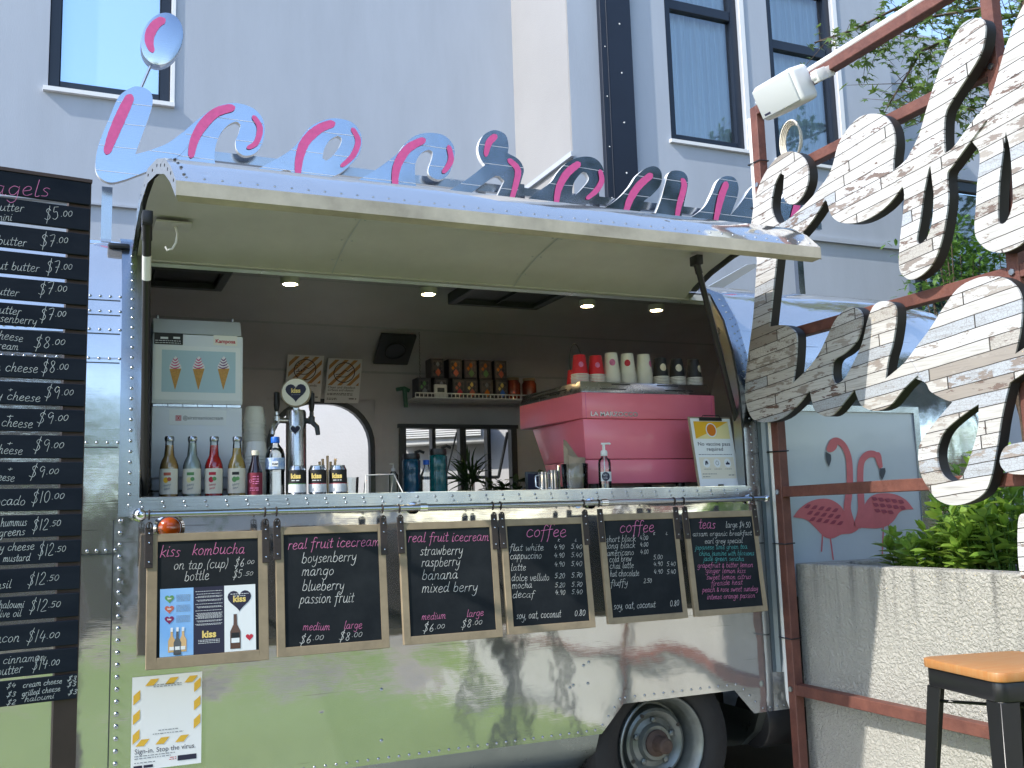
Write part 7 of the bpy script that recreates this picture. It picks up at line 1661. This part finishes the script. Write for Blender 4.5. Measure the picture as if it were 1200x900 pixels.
SH = [(1056, 655, 3.10, .30, .11, 9, 'small sprawling shrub nearest the flamingo panel in the planter'), (1090, 655, 3.02, .38, .12, 12, 'light green leafy shrub under the big r of the sign'), (1122, 655, 3.08, .60, .16, 24, 'tall light green shrub rising behind the looped tail of the r'),
      (1150, 655, 3.00, .62, .16, 24, 'dense light green shrub beside the second rusted post'), (1182, 655, 3.05, .66, .18, 24, 'light green shrub at the edge of the photo in the planter'), (1140, 655, 3.42, .72, .20, 22, 'taller shrub at the back of the planter'), (1195, 655, 3.45, .70, .2, 20, 'back row shrub in the planter farthest from the flamingo panel')]
for px_, py_, X_, h, sp, n, lab in SH:
    X_ += .28; p = atX(px_, py_, X_); shrub(X_, p.y, ptz-.06, h*.62 if X_ < 3.6 else h*.8, sp*.8, n, lab)
# --- bar stool with a timber seat
sc = on_plane(1180, 775, (0, 0, .915), (0, 0, 1))
st = thing('bar_stool', 'black metal bar stool with a square timber seat before the planter', 'stool', (sc.x, sc.y, 0)); 
rotS = R(-24+13); MST = Matrix.Translation((sc.x, sc.y, 0)) @ Matrix.Rotation(rotS, 4, 'Z')
SZ = .90; hs = .165
def rsq(h, r, n=5):
    pts = []
    for cx, cy, a0 in ((h-r, h-r, 0), (-h+r, h-r, pi/2), (-h+r, -h+r, pi), (h-r, -h+r, 3*pi/2)):
        for k in range(n+1): a_ = a0+pi/2*k/n; pts.append((cx+r*cos(a_), cy+r*sin(a_)))
    return pts
m = MB(MST); m.prism(rsq(hs, .035), SZ-.010, SZ+.016); m.build('timber_seat', 'wood_seat', st, bevel=.005, seg=2)
m = MB(MST); m.prism(rsq(hs-.008, .03), SZ-.062, SZ-.0105); m.build('seat_skirt', 'stool_black', st, bevel=.004)
for sx in (-1, 1):
    for sy in (-1, 1):
        m = MB(MST); 
        for k in range(2): pass
        t0 = hs-.012; b0 = hs+.055; w0, w1 = .058, .034; th_ = .004
        # an L-shaped pressed leg, wide at the top, narrowing to the foot
        vs = [(sx*t0, sy*t0, SZ-.062), (sx*(t0-w0), sy*t0, SZ-.062), (sx*t0, sy*(t0-w0), SZ-.062), (sx*b0, sy*b0, .0), (sx*(b0-w1), sy*b0, 0), (sx*b0, sy*(b0-w1), 0)]
        vi = [(sx*(t0-th_), sy*(t0-th_), SZ-.062), (sx*(t0-w0), sy*(t0-th_), SZ-.062), (sx*(t0-th_), sy*(t0-w0), SZ-.062), (sx*(b0-th_), sy*(b0-th_), .0), (sx*(b0-w1), sy*(b0-th_), 0), (sx*(b0-th_), sy*(b0-w1), 0)]
        m.add(vs+vi, [(0, 1, 4, 3), (0, 3, 5, 2), (6, 9, 10, 7), (6, 8, 11, 9), (1, 7, 10, 4), (2, 5, 11, 8), (0, 2, 8, 6), (0, 6, 7, 1), (3, 4, 10, 9), (3, 9, 11, 5)]); m.build('leg', 'stool_black', st, bevel=.0015, seg=1)
m = MB(MST); zb_ = SZ-.105; 
m.tube([(-hs+.02, hs-.02, zb_), (hs-.02, -hs+.02, zb_)], .005, 6); m.tube([(-hs+.02, -hs+.02, zb_-.0), (hs-.02, hs-.02, zb_)], .005, 6); m.build('cross_brace', 'stool_black', st)
m = MB(MST); f = hs+.03
for a_, b_ in (((-f, -f), (f, -f)), ((f, -f), (f, f)), ((f, f), (-f, f)), ((-f, f), (-f, -f))): m.tube([(a_[0], a_[1], .32), (b_[0], b_[1], .32)], .010, 8)
m.build('foot_ring', 'stool_black', st)

# --- trees: tapered trunk, limbs, leaf clumps
def star_leaf(m, p, nrm, up, s):
    n_ = Vector(nrm).normalized(); u_ = (Vector(up)-n_*Vector(up).dot(n_)); 
    if u_.length < .05: u_ = n_.orthogonal()
    u_.normalize(); v_ = n_.cross(u_); pts = []
    for k in range(5):
        a_ = (k-2)*.82; L = s*(1, .92, .66)[abs(k-2)]; pts.append((L, a_-.0)); 
        if k < 4: pts.append((s*.34, a_+.41))
    pts.append((s*.22, pi)); P = [p+u_*r_*cos(a_)+v_*r_*sin(a_)-n_*(.12*r_) for r_, a_ in pts]; k0 = len(P)
    m.add(P+[p], [(i, (i+1) % k0, k0) for i in range(k0)])
def tree(name, label, x, y, hgt, crown, n, mt='leaf_mid', ls=.11, star=False, tr_r=.12, group=None):
    t = thing(name, label, 'tree', (x, y, 0), group); m = MB(); top = Vector((x, y, hgt*.62))
    pts = [(x, y, -.02), (x+.05*hgt*.2, y, hgt*.2), (x-.03*hgt*.2, y+.03, hgt*.42), tuple(top)]; m.tube(pts, [tr_r*1.25, tr_r, tr_r*.8, tr_r*.5], 10)
    cl = []
    for k in range(14):
        a_ = k*2.4; rr = crown*random.uniform(.45, .95); e = Vector((x+cos(a_)*rr, y+sin(a_)*rr, hgt*random.uniform(.45, .98))); s0 = Vector(pts[1]).lerp(top, random.uniform(.3, 1)); m.tube([s0, s0.lerp(e, .5)+Vector((0, 0, .1)), e], [tr_r*.4, tr_r*.22, tr_r*.08], 6); cl += [e, s0.lerp(e, .65)]
    m.build('trunk', 'bark', t, smooth=60); lm = MB()
    for c_ in cl:
        R_ = crown*random.uniform(.22, .42)
        for k in range(n//len(cl)):
            d = Vector((random.gauss(0, 1), random.gauss(0, 1), random.gauss(0, .8))); d = d.normalized()*R_*random.random()**.45; q = c_+d
            if star: star_leaf(lm, q, (random.gauss(0, .5), random.gauss(0, .5)-.3, 1), (random.gauss(0, 1), random.gauss(0, 1), -.3), ls*random.uniform(.7, 1.2))
            else: leaf(lm, q, (random.gauss(0, 1), random.gauss(0, 1), random.gauss(-.1, .6)), ls*random.uniform(.7, 1.3), ls*.45)
    lm.build('crown', mt, t, smooth=0); return t
# maple hanging over the sign from beyond the frame
mp_t = thing('maple_tree', 'maple with thin branches of green star leaves reaching over the sign', 'tree', (6.6, 4.9, 0)); m = MB(); lm = MB()
m.tube([(6.6, 4.9, -.02), (6.5, 4.85, 1.6), (6.35, 4.7, 3.2), (6.3, 4.6, 5.4)], [.16, .13, .10, .05], 10)
def twig(path, n, rad, ls=.066):
    n = int(n*1.7)
    P = [atY(px_, py_, Y_) for px_, py_, Y_ in path]; m.tube([Vector((6.35, 4.68, P[0].z-.6)), P[0]]+P[1:], [.022]+[.014-.010*i/len(P) for i in range(len(P))], 6)
    for k in range(n):
        s_ = random.random()**.8*(len(P)-1); i = min(int(s_), len(P)-2); q = P[i].lerp(P[i+1], s_-i)
        d = Vector((random.gauss(0, 1), random.gauss(0, 1), random.gauss(-.3, .8)))*rad*random.uniform(.3, 1); m.tube([q, q+d*.6, q+d], [.003, .002, .0012], 4)
        for r_ in range(3): star_leaf(lm, q+d*(1-.22*r_)+Vector((random.gauss(0, .02), random.gauss(0, .02), random.gauss(0, .02))), (random.gauss(0, .5), random.gauss(-.4, .5), .8), (random.gauss(0, 1), random.gauss(0, .5), -.9), ls*random.uniform(.65, 1.15))
twig([(1250, -80, 4.6), (1120, -10, 4.7), (1050, 10, 4.8), (1000, 35, 4.8), (955, 50, 4.8)], 30, .10, .055)
twig([(1250, -60, 4.4), (1150, 10, 4.5), (1090, 20, 4.6), (1040, 45, 4.6), (1015, 60, 4.6)], 44, .15)
twig([(1280, 0, 4.2), (1180, 20, 4.3), (1120, 40, 4.4), (1080, 60, 4.5), (1040, 125, 4.6)], 50, .16)
twig([(1280, 40, 4.2), (1200, 50, 4.3), (1150, 80, 4.4), (1120, 110, 4.5), (1090, 150, 4.5)], 70, .20)
twig([(1290, 30, 4.9), (1220, 40, 5.0), (1160, 70, 5.1), (1100, 100, 5.1), (1060, 135, 5.0)], 60, .20)
twig([(1300, -20, 5.0), (1220, -10, 5.1), (1160, 0, 5.1), (1100, -5, 5.1)], 60, .22)
twig([(1300, 100, 4.8), (1220, 120, 4.9), (1180, 140, 5.0), (1140, 170, 5.1)], 60, .22)
twig([(1290, 60, 4.2), (1230, 70, 4.3), (1190, 90, 4.4), (1170, 130, 4.4)], 60, .20)
m.build('branches', 'bark', mp_t, smooth=60); lm.build('star_leaves', 'leaf_maple', mp_t, smooth=0)
# feathery bush in front of the dark recessed window
def bush(px_, py_, Y_, rx, rz, n, lab):
    p = atY(px_, py_, Y_); t = thing('feathery_bush', lab, 'bush', (p.x, Y_, 0)); m = MB(); lm = MB()
    for k in range(30):
        e = Vector((p.x+random.gauss(0, rx*.5), Y_+random.gauss(0, .2), p.z+random.uniform(-rz, rz))); m.tube([(p.x+random.gauss(0, .05), Y_, 0), (p.x+(e.x-p.x)*.4, Y_, e.z*.6), e], [.02, .012, .003], 5)
        for q in range(n//30): leaf(lm, e+Vector((random.gauss(0, .12), random.gauss(0, .10), random.gauss(0, .07))), (random.gauss(0, 1), random.gauss(0, .5), random.gauss(.1, .4)), .075, .030)
    m.build('stems', 'bark', t); lm.build('foliage', 'leaf_mid', t, smooth=0)
bush(1122, 312, 5.6, .34, .30, 900, 'feathery bush growing before the dark recessed window under the sign')
bush(1190, 330, 5.4, .35, .32, 800, 'feathery bush at the edge of the photo behind the second rusted post')
# --- what the polished skin looks out on, behind the photographer
GB_ = 'garden trees facing the trailer across the lawn'
tree('garden_tree', 'broad garden tree across the lawn, reflected in the trailer skin', -5.5, -9.0, 6.0, 2.6, 5200, 'leaf_mid', .16, group=GB_)
tree('garden_tree', 'tall dark garden tree on the right across the lawn, reflected in the roof letters', 9.0, -7.0, 9.4, 3.8, 9000, 'leaf_dark', .34, group=GB_, tr_r=.2)
tree('garden_tree', 'dark garden tree beside the planter end, reflected in the roof letters', 13.5, -3.2, 8.2, 3.8, 9000, 'leaf_dark', .36, group=GB_, tr_r=.2)
tree('garden_tree', 'small garden tree standing left of the lawn, reflected in the trailer end', -6.2, -1.4, 4.2, 1.1, 2600, 'leaf_mid', .11, group=GB_, tr_r=.08)
lm = MB(); hx = []
for k in range(7000):
    x = random.uniform(-3.4, 1.0); y = -5.2+random.choice((-1, 1))*random.uniform(.2, .5)*(1 if random.random() < .75 else random.random()); z = 2.1*random.random()**.7
    leaf(lm, (x, y, z), (random.gauss(0, 1), random.gauss(0, 1), random.gauss(.2, .5)), .10, .05)
hg = thing('clipped_hedge', 'clipped green hedge across the lawn, reflected in the end of the trailer', 'hedge', (-1.2, -5.2, 0)); lm.build('foliage', 'leaf_mid', hg, smooth=0)
m = MB(); m.box(-3.3, .9, -5.4, -5.0, 0, 1.9); m.build('twigs', 'bark', hg)
tree('garden_tree', 'slim garden tree behind the clipped hedge, reflected in the trailer end', .1, -7.6, 4.8, 1.15, 2600, 'leaf_mid', .15, group=GB_, tr_r=.07)
tree('garden_tree', 'garden tree beyond the planter on the far right, reflected in the trailer front', 12.5, 2.2, 6.5, 2.6, 5000, 'leaf_mid', .24, group=GB_, tr_r=.12)
lm = MB()
for k in range(5000):
    y = random.uniform(-6, 5.2); x = 10.3+random.choice((-1, 1))*random.uniform(.2, .5); z = 2.3*random.random()**.7
    leaf(lm, (x, y, z), (random.gauss(0, 1), random.gauss(0, 1), random.gauss(.2, .5)), .16, .08)
hg = thing('clipped_hedge', 'long clipped hedge past the planter, reflected in the trailer front', 'hedge', (10.3, -.4, 0)); lm.build('foliage', 'leaf_mid', hg, smooth=0)
m = MB(); m.box(10.1, 10.5, -6, 5.2, 0, 2.1); m.build('twigs', 'bark', hg)
m = MB(); m.box(-16, 5, -11.2, -11.0, 0, 2.3); o = m.build('garden_wall', 'white_render', smooth=0); tag(o, 'long white rendered garden wall across the lawn facing the trailer', 'wall')
